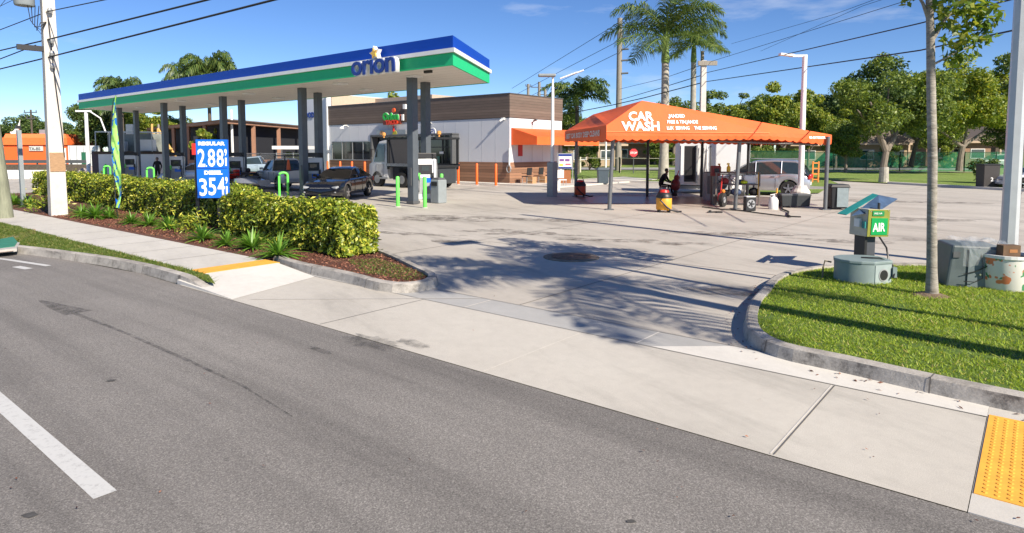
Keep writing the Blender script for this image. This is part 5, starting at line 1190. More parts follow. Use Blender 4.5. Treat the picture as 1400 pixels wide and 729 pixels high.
MB().box((.86,-.28,.85),(.06,.06,1.0)).build('yellow_edge',mat('edge_y',(.70,.45,.02),.5),t); b=MB(); b.box((.25,-.1,1.42),(.35,.25,.12)); b.build('dark_tray',M_black,t)
MB().box((-.5,0,.05),(.06,.06,.1)).build('foot',M_dgrey,t)
bottle((q[0]-.55,q[1]+1.35),1.36,mat('bottle_yellow',(.85,.62,.05),.4),'yellow spray bottle on top of the tool shelf')
t=thing('red_toolbox','dark red box resting on a stand left of the tool shelf','toolbox',(q[0]-1.05,q[1]+1.45,0)); MB().box((0,0,1.40),(.34,.3,.42)).build('box',mat('box_red',(.17,.02,.02),.6),t,bevel=.02); MB().box((0,0,.6),(.2,.2,1.2)).build('stand',M_dgrey,t); MB().box((0,-.16,1.40),(.18,.02,.2)).build('panel',M_black,t)
# wheel & handcart by the post
q=G(996,284); t=thing('hand_truck','black hand truck wheel with red frame leaning at the front tent post','hand truck',(q[0]-.12,q[1]+.35,0),R(50)); w_=MB().cyl((0,-.07,.28),(0,.07,.28),.28,n=26).build('wheel',M_rubber,t); MB().cyl((0,-.08,.28),(0,.08,.28),.12,n=18).build('rim',M_mgrey,w_)
MB().tube([(.1,.15,.2),(.25,.15,1.1),(.32,.15,1.25)],.025,6).build('handle',M_red,t); b=MB(); b.box((.45,.25,.35),(.3,.25,.36)); b.build('red_jug',mat('jug_red',(.55,.05,.06),.5),t,bevel=.08); MB().ball((-.03,-.02,.62),.08).build('orange_cloth',mat('oc',(.7,.22,.03),.8),t)
q=G(1026.5,289); t=thing('floor_fan','black box fan standing on the ground in front of the tool shelf','fan',(q[0],q[1],0),R(10)); MB().box((0,.1,.27),(.40,.22,.52)).build('housing',M_black,t,bevel=.02); MB().lathe([(.17,-.01),(.17,.01),(.14,.012)],n=20); b=MB(); b.cyl((0,-.02,.27),(0,-.005,.27),.16,n=20); b.build('grille',M_mgrey,t)
b=MB()
for k_ in range(5): a_=k_*1.256; b.box((.07*math.cos(a_),-.025,.27+.07*math.sin(a_)),(.12,.01,.045),ry=-a_)
b.build('blade',M_black,t); MB().box((0,.1,.545),(.36,.2,.03)).build('top_cap',M_whiteb,t)
q=G(1057,286); t=thing('chemical_jug','tall white plastic detergent jug right of the box fan','jug',(*q,0)); MB().lathe([(.17,0),(.18,.04),(.18,.34),(.12,.44),(.06,.47),(.06,.52)],n=16).build('body',M_white,t,smooth=True); MB().tube([(-.1,0,.42),(-.12,0,.55),(.05,0,.56)],.02,6).build('handle',M_white,t)
q=G(1068,284); t=thing('white_sprayer','white pump sprayer with a cream hose behind the detergent jug','sprayer',(q[0]+.1,q[1]+.7,0)); MB().lathe([(.25,0),(.28,.08),(.26,.35),(.18,.48),(.05,.52)],n=16).build('tank',mat('cream_p',(.62,.60,.52),.6),t,smooth=True); MB().cyl((0,0,.5),(0,0,.72),.03).build('pump_rod',M_yellow,t); MB().tube([(.2,0,.4),(.4,-.1,.5),(.5,-.1,.25),(.45,-.1,.02)],.02,6).build('hose',M_dgrey,t)
q=G(1088,284); t=thing('storage_tote','long low black storage tote on the ground beside the white lamp post','tote',(q[0],q[1]+.2,0),R(-4)); MB().box((0,0,.26),(1.05,.5,.42),taper=1.06).build('tub',mat('tote_black',(.03,.035,.038),.5),t,bevel=.02); MB().box((0,0,.50),(1.14,.56,.07)).build('lid',M_dgrey,t,bevel=.01)
MB().cyl((-.25,-.3,-.0),(-.25,-.3,.08),.04).build('caster',M_black,t)
# hoses on the ground
def hose(name,label,pts,r,m): 
    t=MB().tube([(p[0],p[1],r+.012) for p in pts],r,7).build(name,m,None,smooth=True); setp(t,label,'hose')
hose('air_hose','thin black hose lying across the concrete in front of the box fan',[G(960,284),G(985,287.5),G(1010,289),G(1040,293),G(1072,297),G(1095,298)],.022,M_rubber)
hose('spray_hose','short black hose curling down from the tote onto the sunny concrete',[G(1068,283),G(1070,288),G(1078,291),G(1077,296),G(1081,298)],.03,M_rubber)
t=thing('hose_gun','small black spray gun lying on the concrete under the tent edge','spray gun',(*G(975,291),0)); b=MB(); b.box((0,0,.03),(.45,.06,.04),rz=.3); b.box((-.1,.05,.06),(.06,.2,.04),rz=-.5); b.box((.2,-.05,.03),(.2,.14,.05)); b.build('gun',M_black,t)
# grey trash bins
def bin_(q,h,label,m,rz=0):
    t=thing('trash_bin',label,'trash bin',(*q,0),rz); MB().box((0,0,h*.45),(h*.56,h*.56,h*.82),taper=1.15).build('body',m,t,bevel=.03); MB().box((0,0,h*.9),(h*.72,h*.72,h*.12),taper=.85).build('lid',M_black if m is not M_slate else M_slate,t,bevel=.02)
    for x in (-.2,.2): MB().cyl((x*h-.03,h*.3,.09),(x*h+.03,h*.3,.09),.09,n=12).build('wheel',M_rubber,t)
    MB().box((0,h*.38,h*.85),(h*.5,.06,.05)).build('handle',M_black,t); return t
M_slate=mat('bin_slate',(.06,.085,.105),.5)
tb=bin_((G(1144,286)[0],G(1144,286)[1]),1.0,'two-tone grey wheelie bin just right of the right tent post',M_black,R(-8)); MB().box((.08,-.345,.47),(.40,.02,.72),ry=0).build('front_panel',mat('bin_front',(.24,.29,.30),.5),tb)
bin_((G(824,252)[0],G(824,252)[1]),1.15,'slate blue round-cornered bin on the back lawn edge left of the near tent post',M_slate)
# ------------------------------------------------------------------ PEOPLE
def person(label,loc,rz,joints,edges,radii,cloth=M_blackcl,hair=True,seat=False,trousers=M_blackcl):
    t=thing('person',label,'person',(*loc,0),rz)
    me=bpy.data.meshes.new('body'); me.from_pydata(joints,edges,[]); o=bpy.data.objects.new('body',me); COL.objects.link(o); o.parent=t
    md=o.modifiers.new('skin','SKIN'); 
    for i,r_ in enumerate(radii): me.skin_vertices[0].data[i].radius=(r_,r_) if not isinstance(r_,tuple) else r_
    me.skin_vertices[0].data[0].use_root=True; o.modifiers.new('sub','SUBSURF').levels=2; o.modifiers['sub'].render_levels=2
    me.materials.append(cloth); return t,o
#            0 pelvis 1 waist 2 chest 3 neckbase 4 neck | arms | legs
def stand(label,loc,rz,stepw=.12,cl=M_blackcl,tr=M_blackcl,arm=.1):
    J=[(0,0,.95),(0,0,1.10),(0,.01,1.32),(0,0,1.46),(0,.0,1.52),
       (-.17,0,1.42),(-.27,.02,1.15),(-.24,-.12,.92),(.17,0,1.42),(.27,.02,1.15),(.24,-.12,.92),
       (-.09,0,.90),(-.10,-.02,.50),(-.11,.02,.10),(.09,0,.90),(.12,-.06,.50),(.14,.04,.10)]
    E_=[(0,1),(1,2),(2,3),(3,4),(3,5),(5,6),(6,7),(3,8),(8,9),(9,10),(0,11),(11,12),(12,13),(0,14),(14,15),(15,16)]
    Rr=[(.16,.12),(.15,.11),(.18,.12),(.09,.08),(.055,.055),.075,.05,.035,.075,.05,.035,.10,.065,.045,.10,.065,.045]
    t,o=person(label,loc,rz,J,E_,Rr,cl)
    finish(t,(0,-.01,1.63),[( -.24,-.13,.88,-1),(.24,-.13,.88,1)],[(-.11,-.03,.04),(.14,-.02,.04)]); return t
def finish(t,hd,hands,feet,hand_dir=(0,-.25,-1)):
    hx,hy,hz_=hd
    h=MB(); prof=[(.02,-.125),(.045,-.115),(.062,-.08),(.075,-.02),(.082,.04),(.075,.09),(.045,.125),(.01,.135)]
    h.lathe(prof,hd,14); h.cyl((hx,hy-.07,hz_-.01),(hx,hy-.10,hz_-.025),.016,.012,8); h.box((hx-.085,hy,hz_),(.015,.03,.055)); h.box((hx+.085,hy,hz_),(.015,.03,.055)); h.cyl((hx,hy,hz_-.2),(hx,hy,hz_-.05),.05)
    ho=h.build('head',M_skin,t,smooth=True)
    e_=MB(); 
    for s in (-.03,.03): e_.ball((hx+s,hy-.073,hz_+.012),.011,6)
    e_.build('eye',M_white,ho); MB().box((hx,hy-.079,hz_-.06),(.045,.01,.010)).build('mouth',mat('lip',(.12,.04,.035),.6),ho)
    MB().lathe([(.086,.0),(.092,.05),(.082,.10),(.05,.14),(.01,.15)],(hx,hy+.012,hz_),14).build('hair',M_blackcl,t,smooth=True)
    for (x,y,z,s) in hands:
        b=MB(); b.box((x,y,z),(.03,.07,.085)); 
        for k_,ln in enumerate((.062,.075,.07,.055)): b.tube([(x,y-.026+.0175*k_,z-.04),(x-.004*s,y-.028+.0175*k_,z-.04-ln*.55),(x-.015*s,y-.026+.0175*k_,z-.04-ln)],[.009,.0085,.007],6)
        b.tube([(x,y-.03,z+.02),(x-.01*s,y-.055,z-.01),(x-.015*s,y-.055,z-.045)],[.011,.010,.008],6); b.build('hand',M_skin,t,smooth=True)
    for (x,y,z) in feet: MB().box((x,y-.03,z+.01),(.10,.27,.09),taper=.8).build('shoe',M_black,t,bevel=.02)
q=D(216,247,46.5); stand('person in black clothes standing between the pumps beyond the hedge',(q[0],46.5),R(15))
# seated person in the shade at the tent, bending forward
def sit(label,loc,rz):
    J=[(0,.10,.52),(0,.08,.68),(0,-.06,.92),(0,-.14,1.05),(0,-.18,1.10),
       (-.17,-.12,1.0),(-.25,-.24,.76),(-.12,-.44,.66),(.17,-.12,1.0),(.25,-.24,.76),(.12,-.44,.66),
       (-.10,.05,.50),(-.17,-.36,.50),(-.15,-.34,.10),(.10,.05,.50),(.17,-.38,.50),(.17,-.46,.10)]
    E_=[(0,1),(1,2),(2,3),(3,4),(3,5),(5,6),(6,7),(3,8),(8,9),(9,10),(0,11),(11,12),(12,13),(0,14),(14,15),(15,16)]
    Rr=[(.17,.14),(.16,.13),(.19,.14),(.09,.08),(.055,.055),.08,.05,.035,.08,.05,.035,.10,.07,.045,.10,.07,.045]
    t,o=person(label,loc,rz,J,E_,Rr,M_blackcl)
    finish(t,(0,-.21,1.22),[(-.08,-.47,.64,-1),(.08,-.47,.64,1)],[(-.15,-.38,.04),(.17,-.5,.04)]); return t
q=G(906,267.5); sit('person in black sitting hunched forward on a white stool under the tent',(q[0]-.05,q[1]-.1),R(62))
t=thing('stool','small white stool under the seated person at the tent','stool',(q[0]-.02,q[1]-.05,0)); MB().lathe([(.17,.36),(.18,.42),(.17,.43)],n=16).build('seat',M_white,t)
for a_ in range(4): MB().cyl((.14*math.cos(a_*1.57+.8),.14*math.sin(a_*1.57+.8),0),(.11*math.cos(a_*1.57+.8),.11*math.sin(a_*1.57+.8),.37),.018).build('leg',M_white,t)
q=G(922,268); t=thing('red_polisher','dark red upright machine standing beside the seated person','machine',(q[0]+.05,q[1],0)); b=MB(); b.ball((0,0,.55),.24,9,1.3); b.ball((.05,0,.9),.15,8,1); b.build('body',mat('pol_red',(.16,.02,.02),.5),t,smooth=True); b=MB(); b.cyl((0,0,0),(0,0,.35),.1); b.ball((-.05,0,.1),.16,8,.6); b.build('base',M_black,t); b=MB(); b.tube([(.05,0,.95),(.15,0,1.25)],.02,6); b.build('handle',M_red,t)
# ------------------------------------------------------------------ WIRES
def wire(label,pts,r=.012,sag=.0):
    P=[]; 
    for a_,b_ in zip(pts,pts[1:]):
        a_=Vector(a_); b_=Vector(b_); L_=(b_-a_).length
        for i in range(24): t=i/24; P.append(a_+(b_-a_)*t-Vector((0,0,sag*4*t*(1-t))))
    P.append(Vector(pts[-1])); o=MB().tube([tuple(p) for p in P],r,5).build('power_line',M_rubber); setp(o,label,'power line',group='overhead power lines')
def ext(a_,b_,k): a_=Vector(a_); b_=Vector(b_); return tuple(a_+(b_-a_)*k)
def along(px0,py0,px1,py1,k,v=6.95):
    u_a=onv(px0,v); u_b=onv(px1,v); A__=Vector((*W(u_a,v),zat(px0,py0,u_a,v))); B__=Vector((*W(u_b,v),zat(px1,py1,u_b,v))); return tuple(A__),tuple(A__+(B__-A__)*k)
for i,(l1,l2,l3,rr_) in enumerate((((78,54),(293,0),(0,72),.024),((78,78),(382,0),(0,97),.024),((78,16),(155,0),(0,46),.016))):
    a_,b_=along(*l1,*l2,1.7); _,c_=along(*l1,*l3,3.2,7.0)
    wire(['upper thick power line crossing the sky from the concrete pole over the canopy','lowest thick power line from the concrete pole over the canopy','topmost thin power line leaving the concrete pole'][i],[c_,a_,b_],rr_)
_,c_=along(60,62,0,85,3.2,7.0); a_,_=along(60,62,0,85,1,7.0); wire('short power line reaching the black splice left of the concrete pole',[c_,a_],.02)
wire('thin power line at the top left corner of the sky',[D(-60,38,30),D(22,-2,30)],.012); 
wire('second thin power line at the top left corner of the sky',[D(-20,34,32),D(12,-6,32)],.012)
pA=D(964,100,45); pB=D(964,112,45)
wire('thick cable rising right from the square concrete pole past the tall tree trunk',[pA,D(1258,32,19),D(1450,-18,13)],.020)
wire('lower thick cable from the square concrete pole to the right edge',[pB,D(1258,69,22),D(1440,30,14.5)],.024)
wire('thin cable high above the car wash toward the right',[D(960,88,46),D(1230,4,28),D(1330,-25,24)],.014)
wire('faint distant cable crossing the sky above the right trees',[D(1040,70,90),D(1180,8,60),D(1230,-8,52)],.02)
wire('second faint distant cable above the right trees',[D(1000,60,90),D(1140,20,60),D(1200,-2,52)],.02)
wire('thick cable descending left from the square concrete pole behind the tent roof',[pB,D(880,134,50),D(836,144,54),D(700,170,66)],.035)
wire('thin cable from the timber pole to the concrete pole behind the royal palm',[D(847,137,70),D(905,120,58),D(963,102,46)],.03)
wire('second thin cable from the timber pole behind the royal palm',[D(847,122,70),D(905,108,58),D(963,88,46)],.02)
for i,(y_,ye,ex_,ey_) in enumerate(((30,113,900,-12),(55,120,905,16),(71,128,905,28))):
    wire(['top wire of the tall timber pole','middle wire of the tall timber pole','lowest wire of the tall timber pole'][i],[D(700+i*8,ye+8,110),D(848,y_,72),D(ex_,ey_,58),D(ex_+60,ey_-35,48)],.03)
# poles of the middle distance
def pole(name,label,px,pybase,ytop,d,r0,r1,m,arms=()):
    q=D(px,pybase,d); zt=D(px,ytop,d)[2]; t=thing(name,label,'utility pole',(q[0],d,0)); MB().cyl((0,0,-.1),(0,0,zt),r0,r1,n=12).build('shaft',m,t,smooth=True)
    for dz,w_ in arms:
        b=MB(); b.box((0,-.1,zt-dz),(w_,.12,.14)); 
        for s in (-.45,.45): b.cyl((s*w_,-.1,zt-dz+.05),(s*w_,-.1,zt-dz+.35),.06)
        b.build('crossarm',M_dgrey,t)
    return t
M_tp=mat('grey_timber',(.26,.235,.20),.9,var=.2,scale=4,stretch=(3,3,.3))
t=pole('utility_pole','tall round grey timber pole rising behind the left end of the car wash tent',845,232,25,72,.36,.27,M_tp)
zt=D(845,25,72)[2]
for dz in (2.2,3.4,4.6,6.0): MB().cyl((.2,-.2,zt-dz),(.95,-.2,zt-dz+.05),.10).build('insulator',M_dgrey,t)
t=thing('utility_pole','square concrete pole standing behind the peak of the car wash tent','utility pole',(D(964,0,45)[0],45,0)); zt=D(964,83,45)[2]; MB().box((0,0,zt/2),(.40,.36,zt),taper=.8).build('shaft',M_cone,t); b=MB(); b.box((.2,-.2,zt-.2),(1.3,.16,.3)); b.build('crossarm',M_tp,t); 
pole('utility_pole','thin dark timber pole just left of the square concrete pole',957,232,70,62,.2,.16,M_tp)
pole('utility_pole','small distant pole with crossarms above the orange building',45.5,215,150,95,.16,.12,M_barkd,arms=((.4,1.9),(1.3,1.2)))
for i,(px,yt) in enumerate(((722,115),(737,112),(745,122))): pole('distant_pole',['left distant pole above the store roof','middle distant pole above the store roof','right distant pole above the store roof'][i],px,220,yt,120,.3,.25,M_tp,arms=((1,3),) if i else ((.4,1.0),))
t=pole('lamp_post','slim white lamp post under the left end of the canopy',121.5,238,152,55,.16,.13,M_white); b=MB(); zt=D(121,152,55)[2]; b.box((-.2,0,zt),(1.2,.3,.14)); b.tube([(.3,0,zt),(1.2,0,zt-.6),(1.6,0,zt-1.8)],.06,6); b.build('lamp_head',M_white,t)
t=pole('lamp_post','thin white lamp post behind the third canopy columns',319,240,150,60,.13,.1,M_white)
pole('lamp_post','pale curved lamp post by the timber frame under the canopy',219,232,170,62,.11,.09,M_tp)
pole('sign_post','slim white post seen under the tent near the far lawn',828,236,190,62,.09,.09,M_white)
# stop sign
q=D(866,232,63); t=thing('stop_sign','red octagonal stop sign on a thin post beyond the back lawn','sign',(q[0],63,0)); z_=D(866,209,63)[2]; MB().cyl((0,.04,0),(0,.04,z_),.05).build('post',M_dgrey,t)
b=MB(); b.cyl((0,-.02,z_),(0,.02,z_),.42,n=8); b.v=[Matrix.Translation((0,0,z_))@Matrix.Rotation(R(22.5),4,'Y')@Matrix.Translation((0,0,-z_))@Vector(p) for p in b.v]; b.build('plate',mat('stop_red',(.6,.04,.05),.5),t); text('lettering','STOP',.27,M_white,t,(0,-.03,z_-.1),0,90,.004,.01,ax='CENTER')
# ------------------------------------------------------------------ TREES
def crown_pts(blobs,n):
    """blobs: (x,y,z,r) ; points mostly near the surfaces, sparse below"""
    bl=np.array(blobs); w_=bl[:,3]**2; idx=rng.choice(len(bl),n,p=w_/w_.sum()); d=rng.normal(size=(n,3)); d/=np.linalg.norm(d,axis=1)[:,None]
    rr=bl[idx,3]*np.clip(rng.normal(.86,.16,n),.15,1.18); p=bl[idx,:3]+d*rr[:,None]*np.array([1,1,.72]); return p,d
def make_tree(h,rad,nblob,nleaf,leaf,m,bark,trunk_r,clear=.35,seed=1,flat=.6,limbs=6,gap=1.0):
    rs=np.random.RandomState(seed); blobs=[]; cz=h*(1+clear)/2; hz_=h*(1-clear)/2
    for i in range(nblob):
        a_=rs.uniform(0,6.28); q_=rs.uniform(0,1)**.5; zf=rs.uniform(-1,1); rr=rad*.78*q_*math.sqrt(max(.05,1-zf*zf*.8)); br=rad*rs.uniform(.16,.34)*gap
        blobs.append((rr*math.cos(a_),rr*math.sin(a_),cz+zf*(hz_-br*.6),br))
    p,d=crown_pts(blobs,nleaf); v,f=leafset(p,d*.9+np.array([0,0,.5]),leaf,leaf*.6,.2)
    t=thing('broadleaf_tree','','tree',(0,0,0)); fast('crown',v,f,m,t)
    b=MB(); top=h*clear*1.05; b.tube([(0,0,-.1),(.05*trunk_r,0,top*.5),(.3*trunk_r,0,top)],[trunk_r*1.25,trunk_r,trunk_r*.85],9)
    for i in range(limbs):
        bx_=blobs[i%len(blobs)]; s=top*rs.uniform(.75,1.0); mid=(bx_[0]*.45+rs.normal()*.2,bx_[1]*.45+rs.normal()*.2,s+(bx_[2]-s)*.5)
        b.tube([(0.2*trunk_r,0,s),mid,(bx_[0],bx_[1],bx_[2])],[trunk_r*.6,trunk_r*.4,trunk_r*.12],6)
    b.build('trunk',bark,t,smooth=True); return t
PROTO={}
def proto(kind):
    return PROTO[kind]
def tree(kind,px,d,ytop,label,rz=0,wide=1.0,group='background trees'):
    base_h,args=KIND[kind]; z=D(px,ytop,d)[2]; s=z/base_h
    if kind not in PROTO:
        PROTO[kind]=make_tree(*args); r=PROTO[kind]; r['label']=label; r['group']=group; r.location=(D(px,0,d)[0],d,0); r.rotation_euler=(0,0,rz); r.scale=(s*wide,s*wide,s); return r
    src=PROTO[kind]; r=inst(src,(D(px,0,d)[0],d,0),rz,label,group); r.scale=(s*wide,s*wide,s); return r
KIND={'dark':(10,(10,5.0,34,15000,.34,ML_dark,M_barkd,.30,.28,3)),
 'mid':(9,(9,4.2,26,12000,.32,ML_mid,M_bark,.24,.30,5)),
 'lite':(8,(8,3.6,20,9000,.34,ML_lite,M_bark,.18,.28,9)),
 'open':(10,(10,4.2,26,8500,.30,ML_mid,M_barkp,.24,.34,12,.6,9,.8)),
 'bushy':(5,(5,3.0,18,9000,.26,ML_mid,M_barkd,.15,.05,21)),
 'bushlite':(4,(4,2.4,14,6000,.26,ML_lite,M_barkd,.12,.05,23))}
TL=[('dark',15,105,160,1.5,'dark round tree at the far left above the orange building'),
('dark',48,112,157,1.2,'dark broad tree behind the orange building roof'),('mid',80,115,176,1.3,'low olive tree between orange building and concrete pole'),
('mid',112,100,172,1.2,'low green tree right of the concrete pole'),('dark',128,84,128,.8,'tall leafy green tree at the left tip of the canopy'),
('mid',158,90,140,1.0,'tree behind the feather flag'),('lite',196,86,146,1.1,'yellow green tree under the canopy behind the white truck box'),
('mid',232,92,158,.9,'tree rising behind the timber frame under the canopy'),
('bushlite',236,72,192,.8,'bright shrub left of the shade trees under the canopy'),('lite',290,62,176,.55,'bright small tree beside the palm trunk under the canopy'),
('lite',522,88,126,.8,'bright yellow green tree top showing above the store roof'),
('bushlite',392,64,206,.9,'rounded lime shrub behind the cream pickup'),
('bushy',775,66,205,.8,'dark shrub against the right wall of the store'),('bushy',808,74,196,.9,'green shrub behind the poster board'),
('mid',776,95,150,.9,'dark tree behind the palm right of the store'),('mid',812,100,158,.8,'green tree between palm and timber pole'),
('dark',842,125,163,.9,'distant dark tree behind the timber pole'),('mid',880,110,158,1.0,'distant tree behind the tent peak'),('mid',925,100,134,.9,'grey green tree right of the royal palm trunk'),('open',992,105,122,1.2,'airy tree right of the square concrete pole'),
('lite',1026,90,136,1.1,'light green tree behind the right slope of the tent'),('mid',1062,92,128,1.1,'green tree left of the white lamp post'),
('lite',1078,85,112,.9,'tall light green tree at the white lamp post'),('dark',1128,135,128,1.3,'dark dense tree right of the white lamp post'),
('lite',1112,76,130,.7,'light green tree just behind the white lamp post'),
('dark',1240,132,80,1.25,'large dark tree crown filling the sky left of the slim trunk'),('dark',1300,150,110,1.3,'dark distant tree behind the slim trunk'),
('lite',1345,135,122,1.1,'yellow green tree toward the right edge'),('mid',1400,140,150,1.3,'green tree at the right edge behind the steel pole'),('open',1395,62,70,.9,'feathery tree at the right edge above the steel pole'),
('mid',1165,66,165,1.0,'small low tree left of the forked trunk'),('lite',1372,150,135,1.3,'light tree mass near the right edge'),('dark',1180,150,120,1.4,'dark backdrop tree between the lamp post and the big crown'),('mid',1290,84,140,1.1,'green tree directly behind the slim trunk before the houses'),('dark',1262,108,118,1.3,'dark tree filling the gap between the two forked crowns'),('mid',1395,84,150,1.1,'green tree hiding the houses right of the steel pole'),('bushy',1228,86,194,.9,'low bush in front of the cream bungalow'),('bushlite',1308,82,196,.8,'low lime bush between the bungalows beyond the fence'),('lite',1150,88,150,1.2,'pale green tree right of the tent end'),('dark',1210,125,108,1.3,'dark tree behind the forked tree crown'),('mid',1365,118,140,1.3,'mid green tree behind the peach bungalow'),
('bushy',905,92,190,1.2,'dark bush under the tent by the far house'),('bushy',985,78,195,1.0,'dark green bush behind the white shed'),('bushy',1048,72,196,1.2,'green bush behind the minivan roof'),('bushy',1085,80,200,1.2,'bush right of the minivan')]
for k_,(kind,px,d,yt,wd_,lb) in enumerate(TL): tree(kind,px,d,yt,lb,rz=k_*1.3,wide=wd_)
# forked middle trees with visible limbs
def forked(name,label,q,limbs,blobs,nleaf,leaf,m,bark,sock=False):
    t=thing(name,label,'tree',(*q,0)); b=MB()
    for pts,rs_ in limbs: b.tube(pts,rs_,9)
    tr_=b.build('trunk',bark,t,smooth=True); p,d=crown_pts(blobs,nleaf); v,f=leafset(p,d*.5+np.array([0,0,.5]),leaf,leaf*.55,.2); fast('crown',v,f,m,t)
    if sock: MB().lathe([(.335,.0),(.30,.5),(.285,1.1)],n=12).build('trunk_band',mat('band_pale',(.40,.37,.32),.9,var=.3,scale=6),t)
    return t
s_=45/FPX
q=G(1208,250); sx_=q[1]/FPX
def L3(px,py,dy=0): p=D(px,py,q[1]+dy); return (p[0]-q[0],p[1]-q[1],p[2])
forked('forked_tree','grey forked tree with two rising limbs on the lawn across the lot','%s'%'' or q,
 [([L3(1208,252),L3(1208,225),L3(1212,205)],[.30,.23,.20]),([L3(1212,206),L3(1204,190),L3(1198,165,-1),L3(1190,140,-2)],[.25,.2,.15,.06]),([L3(1212,206),L3(1222,188),L3(1232,165,1),L3(1256,140,2)],[.24,.18,.13,.05]),([L3(1222,188),L3(1212,160,1),L3(1215,120,0)],[.14,.1,.05]),([L3(1204,190),L3(1180,160,-1),L3(1172,150,-2)],[.12,.08,.03])],
 [(*L3(1226+78*math.cos(a_)*q_,128+52*math.sin(a_)*q_+ (10 if abs(math.cos(a_))>.7 else 0),dy),r_) for a_,q_,dy,r_ in [(random.Random(i*7+1).uniform(0,6.28),random.Random(i*5+2).uniform(.15,1)**.6,random.Random(i).uniform(-2,2),random.Random(i*3).uniform(.55,1.15)) for i in range(40)]],17000,.24,ML_mid,M_bark,True)
rt=random.Random(5)
q=(D(1312,233,60)[0],60.0)
forked('forked_tree','pale leaning tree with spreading limbs behind the green fence',q,
 [([L3(1311,234),L3(1313,215),L3(1316,200)],[.3,.26,.24]),([L3(1316,201),L3(1300,190),L3(1285,178,-1),L3(1275,165,-2)],[.2,.14,.1,.05]),([L3(1316,201),L3(1328,192),L3(1345,180,1),L3(1362,165,2)],[.2,.14,.1,.05]),([L3(1318,198),L3(1322,175),L3(1315,150)],[.14,.1,.05])],
 [(*L3(1325+66*math.cos(a_)*q_,132+50*math.sin(a_)*q_,dy),r_) for a_,q_,dy,r_ in [(random.Random(i*7+101).uniform(0,6.28),random.Random(i*5+22).uniform(.15,1)**.6,random.Random(i+9).uniform(-2,2),random.Random(i*3+7).uniform(.75,1.6)) for i in range(40)]],17000,.30,ML_lite,M_bark)
q=(D(1240,233,66)[0],66.0)
forked('forked_tree','low branching tree with a leaning limb near the fence left of the slim trunk',q,
 [([L3(1245,228),L3(1250,205),L3(1254,192)],[.25,.2,.18]),([L3(1254,193),L3(1240,180),L3(1228,172)],[.14,.1,.05]),([L3(1254,193),L3(1270,180),L3(1285,170)],[.14,.1,.05])],
 [(*L3(px,py,dy),r) for px,py,dy,r in ((1235,165,0,1.4),(1255,160,1,1.6),(1275,165,0,1.4),(1262,178,-1,1.0))],6000,.28,ML_lite,M_barkd)
# slim near tree at the lawn
q=G(1272,405,.1); t=thing('slim_tree','slim ringed young tree on the near lawn between the air machine and grey box','tree',(q[0],q[1],.1))
dN=q[1]
def N3(px,py,dy=0): p=D(px,py,dN+dy); return (p[0]-q[0],p[1]-q[1],p[2]-.1)
b=MB(); b.tube([N3(1274,412),N3(1274,400),N3(1274,370),N3(1274,300),N3(1275,220),N3(1273,120),N3(1272,40),N3(1270,-20),N3(1272,-110),N3(1275,-190)],[.115,.085,.070,.063,.062,.058,.052,.045,.035,.015],14)
b.build('trunk',M_ringb,t,smooth=True)
br=[([N3(1272,60),N3(1290,30),N3(1312,5),N3(1330,-30)],[.028,.022,.015,.006]),([N3(1271,30),N3(1262,5),N3(1250,-15),N3(1240,-40)],[.03,.022,.014,.006]),([N3(1273,90),N3(1292,80),N3(1310,70),N3(1335,60)],[.02,.014,.010,.005]),([N3(1271,0),N3(1290,-30),N3(1310,-70)],[.03,.022,.01]),([N3(1271,-30),N3(1250,-80),N3(1240,-120)],[.03,.02,.01])]
for pts,rs_ in br: MB().tube(pts,rs_,7).build('limb',M_ringb,t,smooth=True)
bl=[(*N3(px,py,dy),r) for px,py,dy,r in ((1318,20,0,.30),(1335,0,.2,.30),(1300,5,-.2,.24),(1330,45,.1,.22),(1345,25,0,.22),(1310,55,-.1,.20),(1292,40,0,.16),(1345,52,.1,.14),(1322,72,0,.16),(1303,78,.1,.12),(1300,92,0,.08),(1340,-30,0,.35),(1300,-40,0,.4),(1246,-8,0,.12),(1240,4,0,.07),(1250,-50,0,.35),(1270,-110,0,.5),(1320,-90,0,.4),(1230,-110,0,.35),(1275,-180,0,.4))]
p,d=crown_pts(bl,2300); v,f=leafset(p,d*.5+np.array([0,0,.4]),.135,.062,.12); fast('crown',v,f,ML_near,t)
MB().lathe([(.30,-.01),(.22,.02),(.11,.05)],n=16).build('root_flare',mat('root_soil',(.17,.12,.08),.95,var=.3,scale=14,bump=.8),t)
